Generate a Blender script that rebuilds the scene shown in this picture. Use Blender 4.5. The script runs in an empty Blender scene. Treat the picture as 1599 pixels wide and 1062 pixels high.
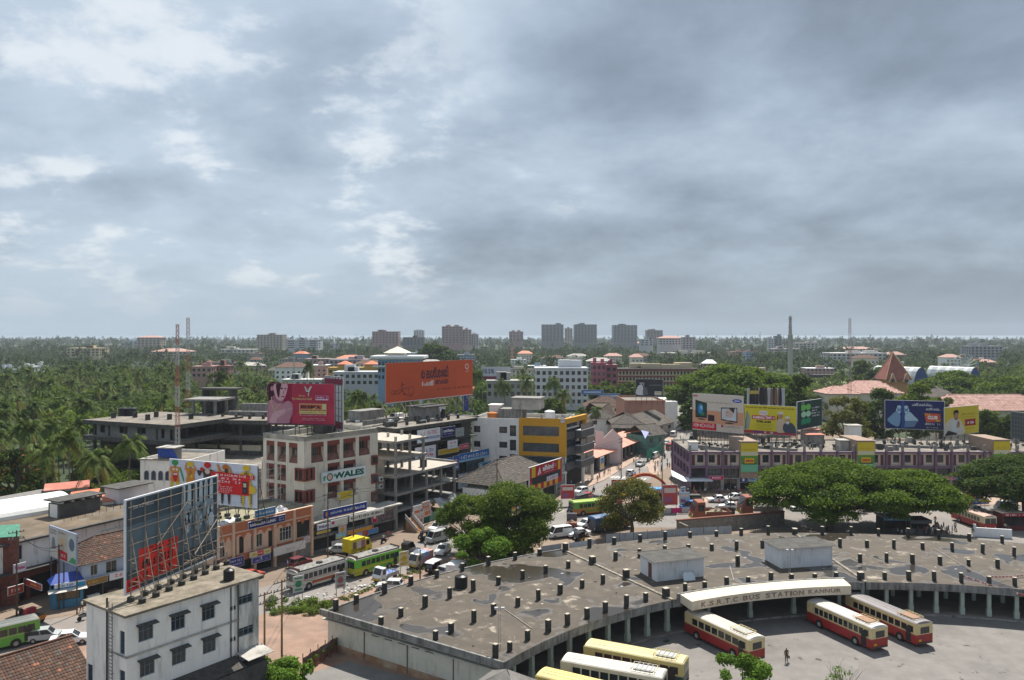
import bpy,bmesh,math,random
import numpy as np
from mathutils import Vector,Matrix,noise
R=math.radians
random.seed(7)
RNG=np.random.default_rng(11)
SC=bpy.context.scene
COL=SC.collection
HC=38.0
FPX=1220.0
HOR=523.0
cam_d=bpy.data.cameras.new('camera')
cam=bpy.data.objects.new('camera',cam_d)
COL.objects.link(cam)
cam.location=(0,0,HC)
cam.rotation_euler=(R(90),0,0)
cam_d.sensor_width=36.0
cam_d.lens=36.0*FPX/1599.0
cam_d.shift_y=-8.0/1599.0
cam_d.clip_start=0.5
cam_d.clip_end=60000
SC.camera=cam
SUN_EL,SUN_AZ=58.0,18.0
w=bpy.data.worlds.new('World')
SC.world=w
w.use_nodes=True
def build_world():
 nt=w.node_tree;N=nt.nodes;L=nt.links
 N.clear()
 out=N.new('ShaderNodeOutputWorld');bg=N.new('ShaderNodeBackground')
 sky=N.new('ShaderNodeTexSky');sky.sky_type='NISHITA';sky.sun_disc=False
 sky.sun_elevation=R(SUN_EL);sky.sun_rotation=R(SUN_AZ)
 sky.air_density=1.3;sky.dust_density=2.0
 bg.inputs['Strength'].default_value=0.1
 tc=N.new('ShaderNodeTexCoord')
 sep=N.new('ShaderNodeSeparateXYZ');L.new(tc.outputs['Generated'],sep.inputs[0])
 def mth(op,a,b=None,clamp=False):
  n=N.new('ShaderNodeMath');n.operation=op;n.use_clamp=clamp
  for i,v in enumerate((a,b)):
   if v is None:continue
   if isinstance(v,(int,float)):n.inputs[i].default_value=v
   else:L.new(v,n.inputs[i])
  return n.outputs[0]
 zc=mth('MAXIMUM',sep.outputs[2],0.0)
 den=mth('ADD',zc,0.30)
 px=mth('DIVIDE',sep.outputs[0],den);py=mth('DIVIDE',sep.outputs[1],den)
 comb=N.new('ShaderNodeCombineXYZ');L.new(px,comb.inputs[0]);L.new(py,comb.inputs[1])
 def nz(scale,detail,rough,off,dist=0.0,lac=2.0):
  mp=N.new('ShaderNodeMapping');mp.inputs['Location'].default_value=off
  L.new(comb.outputs[0],mp.inputs[0])
  n=N.new('ShaderNodeTexNoise');n.inputs['Scale'].default_value=scale
  n.inputs['Detail'].default_value=detail;n.inputs['Roughness'].default_value=rough
  n.inputs['Distortion'].default_value=dist;n.inputs['Lacunarity'].default_value=lac
  L.new(mp.outputs[0],n.inputs['Vector'])
  return n.outputs['Fac']
 big=nz(0.8,2.0,0.5,SKY_OFF1)
 mid=nz(1.7,9.0,0.55,SKY_OFF2,0.15)
 det=nz(3.4,12.0,0.62,SKY_OFF3,0.1)
 s=mth('ADD',mth('MULTIPLY',big,0.52),mth('MULTIPLY',mid,0.80))
 s=mth('ADD',s,mth('MULTIPLY',det,0.20))
 s=mth('ADD',s,mth('MULTIPLY',sep.outputs[0],-0.17))
 s=mth('MULTIPLY',mth('ADD',s,-0.47),2.25)
 ramp=N.new('ShaderNodeValToRGB');cr=ramp.color_ramp
 cr.elements[0].position=0.10;cr.elements[0].color=SKY_C[0]
 cr.elements[1].position=0.95;cr.elements[1].color=SKY_C[3]
 for p,c in((0.36,SKY_C[1]),(0.62,SKY_C[2])):
  e=cr.elements.new(p);e.color=c
 L.new(s,ramp.inputs[0])
 def smooth(v,a,c):
  n=N.new('ShaderNodeMapRange');n.interpolation_type='SMOOTHSTEP';n.inputs[1].default_value=a;n.inputs[2].default_value=c;L.new(v,n.inputs[0]);return n.outputs[0]
 bri=mth('MULTIPLY',smooth(mth('ADD',mth('MULTIPLY',det,0.6),mth('MULTIPLY',mid,0.4)),0.50,0.60),smooth(mth('ADD',big,mth('MULTIPLY',sep.outputs[0],-0.35)),0.46,0.66))
 brm=N.new('ShaderNodeMix');brm.data_type='RGBA';L.new(mth('MULTIPLY',bri,0.8),brm.inputs[0]);L.new(ramp.outputs[0],brm.inputs[6]);brm.inputs[7].default_value=SKY_C[4]
 hz=N.new('ShaderNodeMapRange');hz.inputs[1].default_value=0.0;hz.inputs[2].default_value=0.11
 hz.inputs[3].default_value=0.92;hz.inputs[4].default_value=0.0;hz.interpolation_type='SMOOTHSTEP'
 L.new(sep.outputs[2],hz.inputs[0])
 hzc=N.new('ShaderNodeMix');hzc.data_type='RGBA'
 L.new(hz.outputs[0],hzc.inputs[0]);L.new(brm.outputs[2],hzc.inputs[6])
 hcol=N.new('ShaderNodeMix');hcol.data_type='RGBA'
 mr=N.new('ShaderNodeMapRange');mr.inputs[1].default_value=-0.5;mr.inputs[2].default_value=0.55
 L.new(sep.outputs[0],mr.inputs[0]);L.new(mr.outputs[0],hcol.inputs[0])
 hcol.inputs[6].default_value=SKY_H[0];hcol.inputs[7].default_value=SKY_H[1]
 L.new(hcol.outputs[2],hzc.inputs[7])
 scl=N.new('ShaderNodeVectorMath');scl.operation='SCALE';scl.inputs['Scale'].default_value=10.0
 L.new(hzc.outputs[2],scl.inputs[0])
 mix=N.new('ShaderNodeMix');mix.data_type='RGBA';mix.inputs[0].default_value=0.93
 L.new(sky.outputs[0],mix.inputs[6]);L.new(scl.outputs[0],mix.inputs[7])
 L.new(mix.outputs[2],bg.inputs['Color']);L.new(bg.outputs[0],out.inputs[0])
SKY_OFF1=(4.9,3.1,0);SKY_OFF2=(7.6,2.6,0);SKY_OFF3=(4.6,3.1,0)
SKY_C=[(0.112,0.14,0.182,1),(0.165,0.207,0.263,1),(0.235,0.29,0.362,1),(0.345,0.412,0.49,1),(0.55,0.58,0.605,1)]
SKY_H=[(0.295,0.372,0.445,1),(0.195,0.252,0.312,1)]
build_world()
sun_d=bpy.data.lights.new('sun','SUN')
sun=bpy.data.objects.new('sun',sun_d)
COL.objects.link(sun)
sun_d.energy=5.0
sun_d.angle=R(0.6)
sun_d.color=(1.0,0.95,0.87)
_se,_sa=R(SUN_EL),R(SUN_AZ)
SUNV=Vector((math.sin(_sa)*math.cos(_se),math.cos(_sa)*math.cos(_se),math.sin(_se)))
sun.rotation_euler=SUNV.to_track_quat('Z','Y').to_euler()
sun.location=(0,0,200)
vs=SC.view_settings
vs.view_transform='Standard';vs.look='None';vs.gamma=1.0;vs.exposure=0.62
vs.use_curve_mapping=False
SC.cycles.max_bounces=5
SC.cycles.diffuse_bounces=2
SC.cycles.glossy_bounces=2
SC.cycles.transparent_max_bounces=6
SC.cycles.volume_bounces=0
def P(x,y,z=0.0):
 d=(HC-z)*FPX/(y-HOR)
 return Vector(((x-799.5)/FPX*d,d))
def along(p,d,x):
 k=(x-799.5)/FPX
 return(k*p[1]-p[0])/(d[0]-k*d[1])
def zat(d,y):
 return HC-(y-HOR)*d/FPX
def unit(a):
 return Vector(a).normalized()
U=Vector((0.58,0.8146));V=Vector((-U.y,U.x))
MATS={}
def _c4(c):return(c[0],c[1],c[2],1.0)
def mat(name,col,rough=0.8,var=0.18,scale=1.2,metal=0.0,dirt=None,dirt_amt=0.0,dirt_scale=0.5,streak=False,spots=None,bump=0.0,bump_scale=30.0,spec=0.3,col2=None,coat=0.0,detail=5.0):
 if name in MATS:return MATS[name]
 m=bpy.data.materials.new(name);m.use_nodes=True
 nt=m.node_tree;N=nt.nodes;L=nt.links
 b=N['Principled BSDF']
 b.inputs['Roughness'].default_value=rough
 b.inputs['Metallic'].default_value=metal
 b.inputs['Specular IOR Level'].default_value=spec
 b.inputs['Coat Weight'].default_value=coat
 tc=N.new('ShaderNodeTexCoord')
 src=None
 if var>0 or col2:
  n1=N.new('ShaderNodeTexNoise');n1.inputs['Scale'].default_value=scale
  n1.inputs['Detail'].default_value=detail;n1.inputs['Roughness'].default_value=0.6
  L.new(tc.outputs['Object'],n1.inputs['Vector'])
  mx=N.new('ShaderNodeMix');mx.data_type='RGBA'
  mrg=N.new('ShaderNodeMapRange');mrg.inputs[1].default_value=0.3;mrg.inputs[2].default_value=0.7
  L.new(n1.outputs['Fac'],mrg.inputs[0]);L.new(mrg.outputs[0],mx.inputs[0])
  a=[c*(1-var)for c in col];bb=[min(0.95,c*(1+var))for c in(col2 or col)]
  mx.inputs[6].default_value=_c4(a);mx.inputs[7].default_value=_c4(bb)
  src=mx.outputs[2]
 if dirt and dirt_amt>0:
  n2=N.new('ShaderNodeTexNoise');n2.inputs['Scale'].default_value=dirt_scale
  n2.inputs['Detail'].default_value=8.0;n2.inputs['Roughness'].default_value=0.65
  mp=N.new('ShaderNodeMapping')
  mp.inputs['Scale'].default_value=(2.6,2.6,0.35)if streak else(1,1,1)
  mp.inputs['Location'].default_value=(3.1,1.7,5.3)
  L.new(tc.outputs['Object'],mp.inputs[0]);L.new(mp.outputs[0],n2.inputs['Vector'])
  mr2=N.new('ShaderNodeMapRange');mr2.inputs[1].default_value=0.62-0.28*dirt_amt
  mr2.inputs[2].default_value=0.80-0.2*dirt_amt;mr2.inputs[4].default_value=min(1.0,0.5+dirt_amt*0.5)
  L.new(n2.outputs['Fac'],mr2.inputs[0])
  mx2=N.new('ShaderNodeMix');mx2.data_type='RGBA'
  L.new(mr2.outputs[0],mx2.inputs[0])
  if src is not None:L.new(src,mx2.inputs[6])
  else:mx2.inputs[6].default_value=_c4(col)
  mx2.inputs[7].default_value=_c4(dirt)
  src=mx2.outputs[2]
 if spots:
  n4=N.new('ShaderNodeTexNoise');n4.inputs['Scale'].default_value=spots[1];n4.inputs['Detail'].default_value=4;L.new(tc.outputs['Object'],n4.inputs['Vector'])
  mr4=N.new('ShaderNodeMapRange');mr4.inputs[1].default_value=spots[2];mr4.inputs[2].default_value=spots[3];L.new(n4.outputs['Fac'],mr4.inputs[0])
  mx4=N.new('ShaderNodeMix');mx4.data_type='RGBA';L.new(mr4.outputs[0],mx4.inputs[0]);L.new(src,mx4.inputs[6]);mx4.inputs[7].default_value=_c4(spots[0]);src=mx4.outputs[2]
 if src is not None:L.new(src,b.inputs['Base Color'])
 else:b.inputs['Base Color'].default_value=_c4(col)
 if bump>0:
  n3=N.new('ShaderNodeTexNoise');n3.inputs['Scale'].default_value=bump_scale
  n3.inputs['Detail'].default_value=4
  L.new(tc.outputs['Object'],n3.inputs['Vector'])
  bp=N.new('ShaderNodeBump');bp.inputs['Strength'].default_value=bump;bp.inputs['Distance'].default_value=0.05
  L.new(n3.outputs['Fac'],bp.inputs['Height']);L.new(bp.outputs[0],b.inputs['Normal'])
 MATS[name]=m
 return m
def leafmat(name,c1,c2,trans=0.35,scale=0.25):
 if name in MATS:return MATS[name]
 m=bpy.data.materials.new(name);m.use_nodes=True
 nt=m.node_tree;N=nt.nodes;L=nt.links
 N.remove(N['Principled BSDF']);out=N['Material Output']
 tc=N.new('ShaderNodeTexCoord');geo=N.new('ShaderNodeNewGeometry')
 n1=N.new('ShaderNodeTexNoise');n1.inputs['Scale'].default_value=scale;n1.inputs['Detail'].default_value=3
 L.new(geo.outputs['Position'],n1.inputs['Vector'])
 ad=N.new('ShaderNodeMath');ad.operation='ADD'
 ri=N.new('ShaderNodeMath');ri.operation='MULTIPLY';ri.inputs[1].default_value=0.55
 L.new(geo.outputs['Random Per Island'],ri.inputs[0])
 L.new(n1.outputs['Fac'],ad.inputs[0]);L.new(ri.outputs[0],ad.inputs[1])
 mr=N.new('ShaderNodeMapRange');mr.inputs[1].default_value=0.4;mr.inputs[2].default_value=1.1
 L.new(ad.outputs[0],mr.inputs[0])
 mx=N.new('ShaderNodeMix');mx.data_type='RGBA'
 mx.inputs[6].default_value=_c4(c1);mx.inputs[7].default_value=_c4(c2)
 L.new(mr.outputs[0],mx.inputs[0])
 d=N.new('ShaderNodeBsdfPrincipled');d.inputs['Roughness'].default_value=0.7;d.inputs['Specular IOR Level'].default_value=0.12
 t=N.new('ShaderNodeBsdfTranslucent')
 L.new(mx.outputs[2],d.inputs['Base Color'])
 hs=N.new('ShaderNodeHueSaturation');hs.inputs['Hue'].default_value=0.485;hs.inputs['Value'].default_value=1.25
 L.new(mx.outputs[2],hs.inputs['Color']);L.new(hs.outputs[0],t.inputs['Color'])
 ms=N.new('ShaderNodeMixShader');ms.inputs[0].default_value=trans
 L.new(d.outputs[0],ms.inputs[1]);L.new(t.outputs[0],ms.inputs[2]);L.new(ms.outputs[0],out.inputs[0])
 MATS[name]=m
 return m
def paint(col,rough=0.75,var=0.08):
 key='paint_%02x%02x%02x'%tuple(int(max(0,min(1,c))*255)for c in col)
 return mat(key,col,rough=rough,var=var,scale=3.0,spec=0.15)
def srgb(r,g,b):
 f=lambda c:((c/255.0+0.055)/1.055)**2.4 if c>10 else c/255.0/12.92
 return(f(r),f(g),f(b))
CONC=mat('concrete',(0.25,0.24,0.225),0.9,0.2,0.8,dirt=(0.06,0.058,0.052),dirt_amt=0.55,dirt_scale=0.6,streak=True,bump=0.3)
CONC_L=mat('pale concrete',(0.42,0.40,0.36),0.9,0.15,0.6,dirt=(0.13,0.125,0.11),dirt_amt=0.5,dirt_scale=0.5,bump=0.2)
CONC_D=mat('dark weathered concrete',(0.085,0.082,0.076),0.9,0.3,0.9,dirt=(0.03,0.03,0.028),dirt_amt=0.5,streak=True)
ROOFC=mat('weathered flat roof',(0.21,0.185,0.155),0.9,0.3,0.35,dirt=(0.07,0.063,0.052),dirt_amt=0.6,dirt_scale=0.35,bump=0.2)
WHITEW=mat('white wall',(0.78,0.765,0.73),0.85,0.06,0.5,dirt=(0.30,0.29,0.27),dirt_amt=0.18,dirt_scale=0.8,streak=True)
WHITEO=mat('stained white wall',(0.80,0.785,0.74),0.85,0.08,0.5,dirt=(0.17,0.165,0.15),dirt_amt=0.30,dirt_scale=0.55,streak=True)
CREAMW=mat('cream wall',(0.66,0.60,0.50),0.85,0.07,0.5,dirt=(0.22,0.20,0.17),dirt_amt=0.25,dirt_scale=0.7,streak=True)
GLASS=mat('dark window glass',(0.022,0.026,0.032),0.08,0.4,0.7,spec=0.6)
GLASSB=mat('blue window glass',(0.03,0.055,0.075),0.05,0.5,0.5,spec=0.7)
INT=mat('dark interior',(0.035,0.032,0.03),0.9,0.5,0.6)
STEEL=mat('rusty steel tube',(0.30,0.25,0.20),0.6,0.35,3.0,metal=0.2)
STEELD=mat('dark steel',(0.07,0.065,0.06),0.6,0.3,2.0)
GALV=mat('galvanised sheet',(0.42,0.44,0.46),0.5,0.15,0.8,metal=0.3,dirt=(0.2,0.17,0.14),dirt_amt=0.25)
BLACK=mat('black plastic',(0.016,0.016,0.017),0.4,0.2,2.0)
RUBBER=mat('tyre rubber',(0.022,0.021,0.02),0.85,0.3,5.0)
WOOD=mat('dark timber',(0.10,0.07,0.05),0.8,0.3,3.0)
WHITE=paint((0.75,0.76,0.77))
class MB:
 def __init__(s):s.v=[];s.f=[];s.m=[]
 def face(s,pts,m=0):
  i=len(s.v);s.v.extend([tuple(p)for p in pts]);s.f.append(tuple(range(i,i+len(pts))));s.m.append(m);return s
 def box(s,x0,y0,z0,x1,y1,z1,m=0):
  if x0>x1:x0,x1=x1,x0
  if y0>y1:y0,y1=y1,y0
  if z0>z1:z0,z1=z1,z0
  i=len(s.v)
  s.v+=[(x0,y0,z0),(x1,y0,z0),(x1,y1,z0),(x0,y1,z0),(x0,y0,z1),(x1,y0,z1),(x1,y1,z1),(x0,y1,z1)]
  for q in((0,3,2,1),(4,5,6,7),(0,1,5,4),(1,2,6,5),(2,3,7,6),(3,0,4,7)):
   s.f.append(tuple(i+k for k in q));s.m.append(m)
  return s
 def bar(s,a,b,w=0.05,h=None,m=0):
  a=Vector(a);b=Vector(b);d=(b-a)
  if d.length<1e-6:return s
  d.normalize();up=Vector((0,0,1))if abs(d.z)<0.95 else Vector((1,0,0))
  x=d.cross(up).normalized();y=x.cross(d).normalized()
  h=h or w;x*=w/2;y*=h/2
  i=len(s.v)
  for p in(a,b):
   for sx,sy in((-1,-1),(1,-1),(1,1),(-1,1)):
    s.v.append(tuple(p+x*sx+y*sy))
  for q in((0,3,2,1),(4,5,6,7),(0,1,5,4),(1,2,6,5),(2,3,7,6),(3,0,4,7)):
   s.f.append(tuple(i+k for k in q));s.m.append(m)
  return s
 def cyl(s,a,b,r0,r1=None,n=10,m=0,caps=True):
  a=Vector(a);b=Vector(b);d=(b-a).normalized();r1=r0 if r1 is None else r1
  up=Vector((0,0,1))if abs(d.z)<0.95 else Vector((1,0,0))
  x=d.cross(up).normalized();y=x.cross(d).normalized()
  i=len(s.v)
  for p,r in((a,r0),(b,r1)):
   for k in range(n):
    t=2*math.pi*k/n
    s.v.append(tuple(p+x*(r*math.cos(t))+y*(r*math.sin(t))))
  for k in range(n):
   k2=(k+1)%n
   s.f.append((i+k,i+n+k,i+n+k2,i+k2));s.m.append(m)
  if caps:
   s.f.append(tuple(i+k for k in range(n)));s.m.append(m)
   s.f.append(tuple(i+n+n-1-k for k in range(n)));s.m.append(m)
  return s
 def prism(s,pts,z0,z1,m=0,mtop=None):
  n=len(pts);i=len(s.v)
  s.v+=[(p[0],p[1],z0)for p in pts]+[(p[0],p[1],z1)for p in pts]
  s.f.append(tuple(i+n-1-k for k in range(n)));s.m.append(m)
  s.f.append(tuple(i+n+k for k in range(n)));s.m.append(m if mtop is None else mtop)
  for k in range(n):
   k2=(k+1)%n
   s.f.append((i+k,i+k2,i+n+k2,i+n+k));s.m.append(m)
  return s
 def extr(s,prof,x0,x1,axis='x',m=0):
  n=len(prof);i=len(s.v)
  for t in(x0,x1):
   s.v+=[((t,p[0],p[1])if axis=='x' else(p[0],t,p[1]))for p in prof]
  s.f.append(tuple(i+k for k in range(n)));s.m.append(m)
  s.f.append(tuple(i+n+n-1-k for k in range(n)));s.m.append(m)
  for k in range(n):
   k2=(k+1)%n
   s.f.append((i+k,i+n+k,i+n+k2,i+k2));s.m.append(m)
  return s
 def wall(s,w,h,holes,depth=0.18,z0=0.0,m=0,x0=0.0):
  xs=sorted(set([x0,w]+[v for q in holes for v in(q[0],q[2])if x0<v<w]))
  zs=sorted(set([z0,h]+[v for q in holes for v in(q[1],q[3])if z0<v<h]))
  for i in range(len(xs)-1):
   for j in range(len(zs)-1):
    cx=(xs[i]+xs[i+1])/2;cz=(zs[j]+zs[j+1])/2
    if any(q[0]<cx<q[2]and q[1]<cz<q[3]for q in holes):continue
    s.face([(xs[i],0,zs[j]),(xs[i+1],0,zs[j]),(xs[i+1],0,zs[j+1]),(xs[i],0,zs[j+1])],m)
  for a,c,b,d in holes:
   s.face([(a,0,c),(a,depth,c),(b,depth,c),(b,0,c)],m)
   s.face([(a,0,d),(b,0,d),(b,depth,d),(a,depth,d)],m)
   s.face([(a,0,c),(a,0,d),(a,depth,d),(a,depth,c)],m)
   s.face([(b,0,c),(b,depth,c),(b,depth,d),(b,0,d)],m)
  return s
 def xform(s,M,i0=0):
  for k in range(i0,len(s.v)):s.v[k]=tuple(M@Vector(s.v[k]))
  return s
 def mesh(s,name,mats,smooth=False):
  me=bpy.data.meshes.new(name)
  me.from_pydata(s.v,[],s.f)
  mats=mats if isinstance(mats,(list,tuple))else[mats]
  for m in mats:me.materials.append(m)
  if len(mats)>1:me.polygons.foreach_set('material_index',s.m)
  if smooth:me.polygons.foreach_set('use_smooth',[True]*len(me.polygons))
  me.update()
  return me
 def obj(s,name,mats,parent=None,smooth=False,kind=None,loc=None,rz=None):
  return mobj(name,s.mesh(name,mats,smooth),parent,kind,loc,rz)
def mobj(name,me,parent=None,kind=None,loc=None,rz=None):
 o=bpy.data.objects.new(name,me);COL.objects.link(o)
 if parent is not None:o.parent=parent
 if kind:o['kind']=kind
 if loc is not None:o.location=loc
 if rz is not None:o.rotation_euler=(0,0,rz)
 return o
def tag(o,label,cat,group=None):
 o['label']=label;o['category']=cat
 if group:o['group']=group
 return o
def thing(name,label,cat,loc=(0,0,0),rz=0.0,group=None):
 o=bpy.data.objects.new(name,None);COL.objects.link(o)
 o.empty_display_size=0.3
 o.location=(loc[0],loc[1],loc[2]if len(loc)>2 else 0.0);o.rotation_euler=(0,0,rz)
 return tag(o,label,cat,group)
def setmat(o,mlist):
 for i,m in enumerate(mlist):
  if i<len(o.material_slots):
   o.material_slots[i].link='OBJECT';o.material_slots[i].material=m
def copy_tree(o,parent=None):
 c=o.copy();COL.objects.link(c)
 if parent is not None:c.parent=parent
 for ch in list(o.children):copy_tree(ch,c)
 return c
_MC={}
def cached(key,fn):
 if key not in _MC:_MC[key]=fn()
 return _MC[key]
_FONT=[None]
def scrawl_mesh(n,m,bold):
 rg=random.Random(n*17+int(bold*1000));b=MB();wd=1.0/n;sw=wd*(0.16+bold*2.5);x=0.0
 for k in range(n):
  if n>6 and rg.random()<0.12:x+=wd;continue
  x0,x1=x+wd*0.08,x+wd*0.88;hh=0.14+bold*1.5;kind=rg.randrange(5);y=0.0
  R_=lambda a,c,d,e:b.face([(a,y,c),(d,y,c),(d,y,e),(a,y,e)])
  z0,z1=(0.0,1.0)if rg.random()<.35 else(0.12,0.8)
  if kind in(0,1,3):R_(x0,z0,x0+sw,z1)
  if kind in(1,2,4):R_(x1-sw,z0,x1,z1)
  if kind in(0,1,2):R_(x0+sw,z1-hh,x1-sw,z1)
  if kind in(0,2,3,4):R_(x0+sw,z0,x1-sw,z0+hh)
  if kind in(1,3,4):R_(x0+sw,.42,x1-sw,.42+hh)
  x+=wd
 b.face([(0,0,0),(.001,0,0),(0,0,.001)]);b.face([(1,0,1),(.999,0,1),(1,0,.999)]);return b.mesh('lettering',m)
def text_mesh(txt,m,bold=0.0,ext=0.0):
 if txt[0]=='~':return cached(('scr',txt,m.name,bold),lambda:scrawl_mesh(int(txt[1:]),m,bold))
 def mk():
  cu=bpy.data.curves.new('lettering','FONT');cu.body=txt;cu.size=1.0
  cu.resolution_u=2;cu.offset=bold;cu.extrude=ext;cu.fill_mode='FRONT' if ext==0 else 'BOTH'
  o=bpy.data.objects.new('lettering',cu);COL.objects.link(o)
  dg=bpy.context.evaluated_depsgraph_get()
  me=bpy.data.meshes.new_from_object(o.evaluated_get(dg))
  bpy.data.objects.remove(o);bpy.data.curves.remove(cu)
  me.name='lettering';me.materials.clear();me.materials.append(m)
  n=len(me.vertices)
  if n:
   co=np.empty(n*3);me.vertices.foreach_get('co',co);co=co.reshape(-1,3)
   lo=co[:,:2].min(0);hi=co[:,:2].max(0)
   co[:,:2]=(co[:,:2]-lo)/np.maximum(hi-lo,1e-6)
   out=np.stack([co[:,0],-co[:,2],co[:,1]],1)
   me.vertices.foreach_set('co',out.ravel());me.update()
  return me
 return cached(('txt',txt,m.name,bold,ext),mk)
def text(parent,txt,x,z,wd,ht,m,y=-0.02,bold=0.0,mirror=False,slant=0.0):
 me=text_mesh(txt,m,bold)
 o=mobj('lettering',me,parent,loc=(x+(wd if mirror else 0),y,z))
 o.scale=(-wd if mirror else wd,1.0,ht)
 return o
 # ===== ground, roads, sea
def sheet(name,pts,z,m,kind='structure',label=None):
 b=MB();b.face([(p[0],p[1],z)for p in pts]);o=b.obj(name,m,kind=kind);return o
def ribbon(name,pts,w,z,m):
 pts=[Vector(p)for p in pts];fine=[]
 n=len(pts)
 for i in range(n-1):
  p0=pts[max(0,i-1)];p1=pts[i];p2=pts[i+1];p3=pts[min(n-1,i+2)]
  for k in range(8):
   t=k/8
   fine.append(0.5*((2*p1)+(p2-p0)*t+(2*p0-5*p1+4*p2-p3)*t*t+(3*p1-p0-3*p2+p3)*t**3))
 fine.append(pts[-1]);b=MB();i0=0
 for i,p in enumerate(fine):
  d=(fine[min(i+1,len(fine)-1)]-fine[max(i-1,0)]).normalized();nrm=Vector((-d.y,d.x))
  ww=w(i/(len(fine)-1))if callable(w)else w
  b.v+=[(*(p+nrm*ww/2),z),(*(p-nrm*ww/2),z)]
  if i:b.f.append((2*i-2,2*i-1,2*i+1,2*i));b.m.append(0)
 b.obj(name,m,kind='structure');return fine
M_LAND=mat('green land',(0.035,0.055,0.022),0.95,0.5,0.02,dirt=(0.09,0.075,0.045),dirt_amt=0.25,dirt_scale=0.01)
M_EARTH=mat('red earth and worn paving',(0.265,0.175,0.13),0.95,0.22,0.35,dirt=(0.17,0.13,0.105),dirt_amt=0.5,dirt_scale=0.18,bump=0.3,bump_scale=4)
M_TOWN=mat('town ground',(0.22,0.165,0.125),0.95,0.3,0.05,dirt=(0.10,0.09,0.07),dirt_amt=0.4,dirt_scale=0.05)
M_ASPH=mat('worn asphalt',(0.20,0.185,0.172),0.9,0.14,0.10,dirt=(0.27,0.215,0.175),dirt_amt=0.4,dirt_scale=0.08,spots=((0.10,0.09,0.08),0.45,0.63,0.72),bump=0.2,bump_scale=6)
M_YARD=mat('bus yard asphalt',(0.185,0.172,0.16),0.9,0.14,0.5,dirt=(0.125,0.116,0.108),dirt_amt=0.45,dirt_scale=0.16,spots=((0.06,0.056,0.052),0.55,0.655,0.70),bump=0.25,bump_scale=5)
M_LINE=mat('worn road paint',(0.62,0.60,0.55),0.8,0.2,1.0,dirt=(0.28,0.26,0.24),dirt_amt=0.45,dirt_scale=1.5)
M_PAVE=mat('red paving',(0.36,0.26,0.20),0.9,0.15,0.3,dirt=(0.25,0.2,0.16),dirt_amt=0.4)
M_SEA=mat('sea',(0.16,0.22,0.26),0.35,0.05,0.001)
sheet('ground',[(-9000,-50),(9000,-50),(9000,4200),(-9000,4200)],-0.008,M_LAND)
sheet('sea',[(-40000,4300),(40000,4300),(40000,50000),(-40000,50000)],-1.0,M_SEA)
sheet('town_ground',[(-110,30),(150,30),(170,120),(170,225),(125,330),(110,420),(60,420),(30,330),(-20,250),(-62,200),(-110,150)],-0.004,M_TOWN)
sheet('earth_lot',[(-62,82),(-24,78),(4,84),(6,122),(-4,140),(-14,130),(-26,116),(-40,108),(-62,100)],0.0,M_EARTH)
STREET=[(-95,86),(-61,98.5),(-43,107),(-29,118),(-16.5,135),(-4,151),(10,167),(27,199),(49,252),(64,295),(80,352),(88,420)]
street_line=ribbon('main_street',STREET,11.5,0.004,M_ASPH)
ribbon('cross_road',[(0,150),(20,163),(42,165),(80,163),(140,160)],lambda t:15+9*min(1,t*2),0.008,M_ASPH)
sheet('bus_yard',[(-2,40),(118,40),(118,104),(76,104),(49,109),(22,101),(6,88),(-1,79)],0.0,M_YARD)
sheet('forecourt',[(38,177),(140,174),(140,194),(43.5,194),(42,188)],0.012,M_PAVE)
sheet('station_forecourt',[(52,133),(104,120),(140,118),(140,152),(100,153),(60,153)],0.010,M_ASPH)
sheet('service_yard',[(-38,60),(-2,60),(0,80),(-19,91),(-27,84)],0.006,mat('service yard concrete',(0.17,0.165,0.155),0.9,0.15,0.4))
def footpath(name,pts,w,z=0.14):
 b=MB();pts=[Vector(p)for p in pts]
 for i in range(len(pts)-1):
  d=(pts[i+1]-pts[i]).normalized();n=Vector((-d.y,d.x))*w
  q=[pts[i],pts[i+1],pts[i+1]+n,pts[i]+n]
  b.prism(q,-0.05,z)
 b.obj(name,M_PAVE,kind='structure')
footpath('pavement',[(14.5,187),(24,204),(42,247),(57,292),(70,345)],4.5)
footpath('pavement',[(-30.5,138),(-21,151),(-12.5,163)],2.2,0.12)
footpath('pavement',[(70,340),(58,292),(44,246),(39,225),(37.5,212)],2.8)
def dash(a,b,w=0.16,name='lane_line'):
 a=Vector(a);b=Vector(b);d=(b-a).normalized();n=Vector((-d.y,d.x))*w/2
 sheet(name,[a-n,b-n,b+n,a+n],0.016,M_LINE)
for i in range(46,len(street_line)-16,2):
 dash(street_line[i],street_line[i].lerp(street_line[i+1],0.7))
_c=Vector((30.5,207.5));_d=Vector((0.42,0.907));_n=Vector((-_d.y,_d.x))
for k in range(-5,6):
 q=_c+_n*(k*0.95);dash(q-_d*1.6,q+_d*1.6,0.5,'zebra_stripe')
for a,b in(((11,160),(24,186)),((16,158),(30,189))):dash(a,b,0.14,'edge_line')
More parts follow.
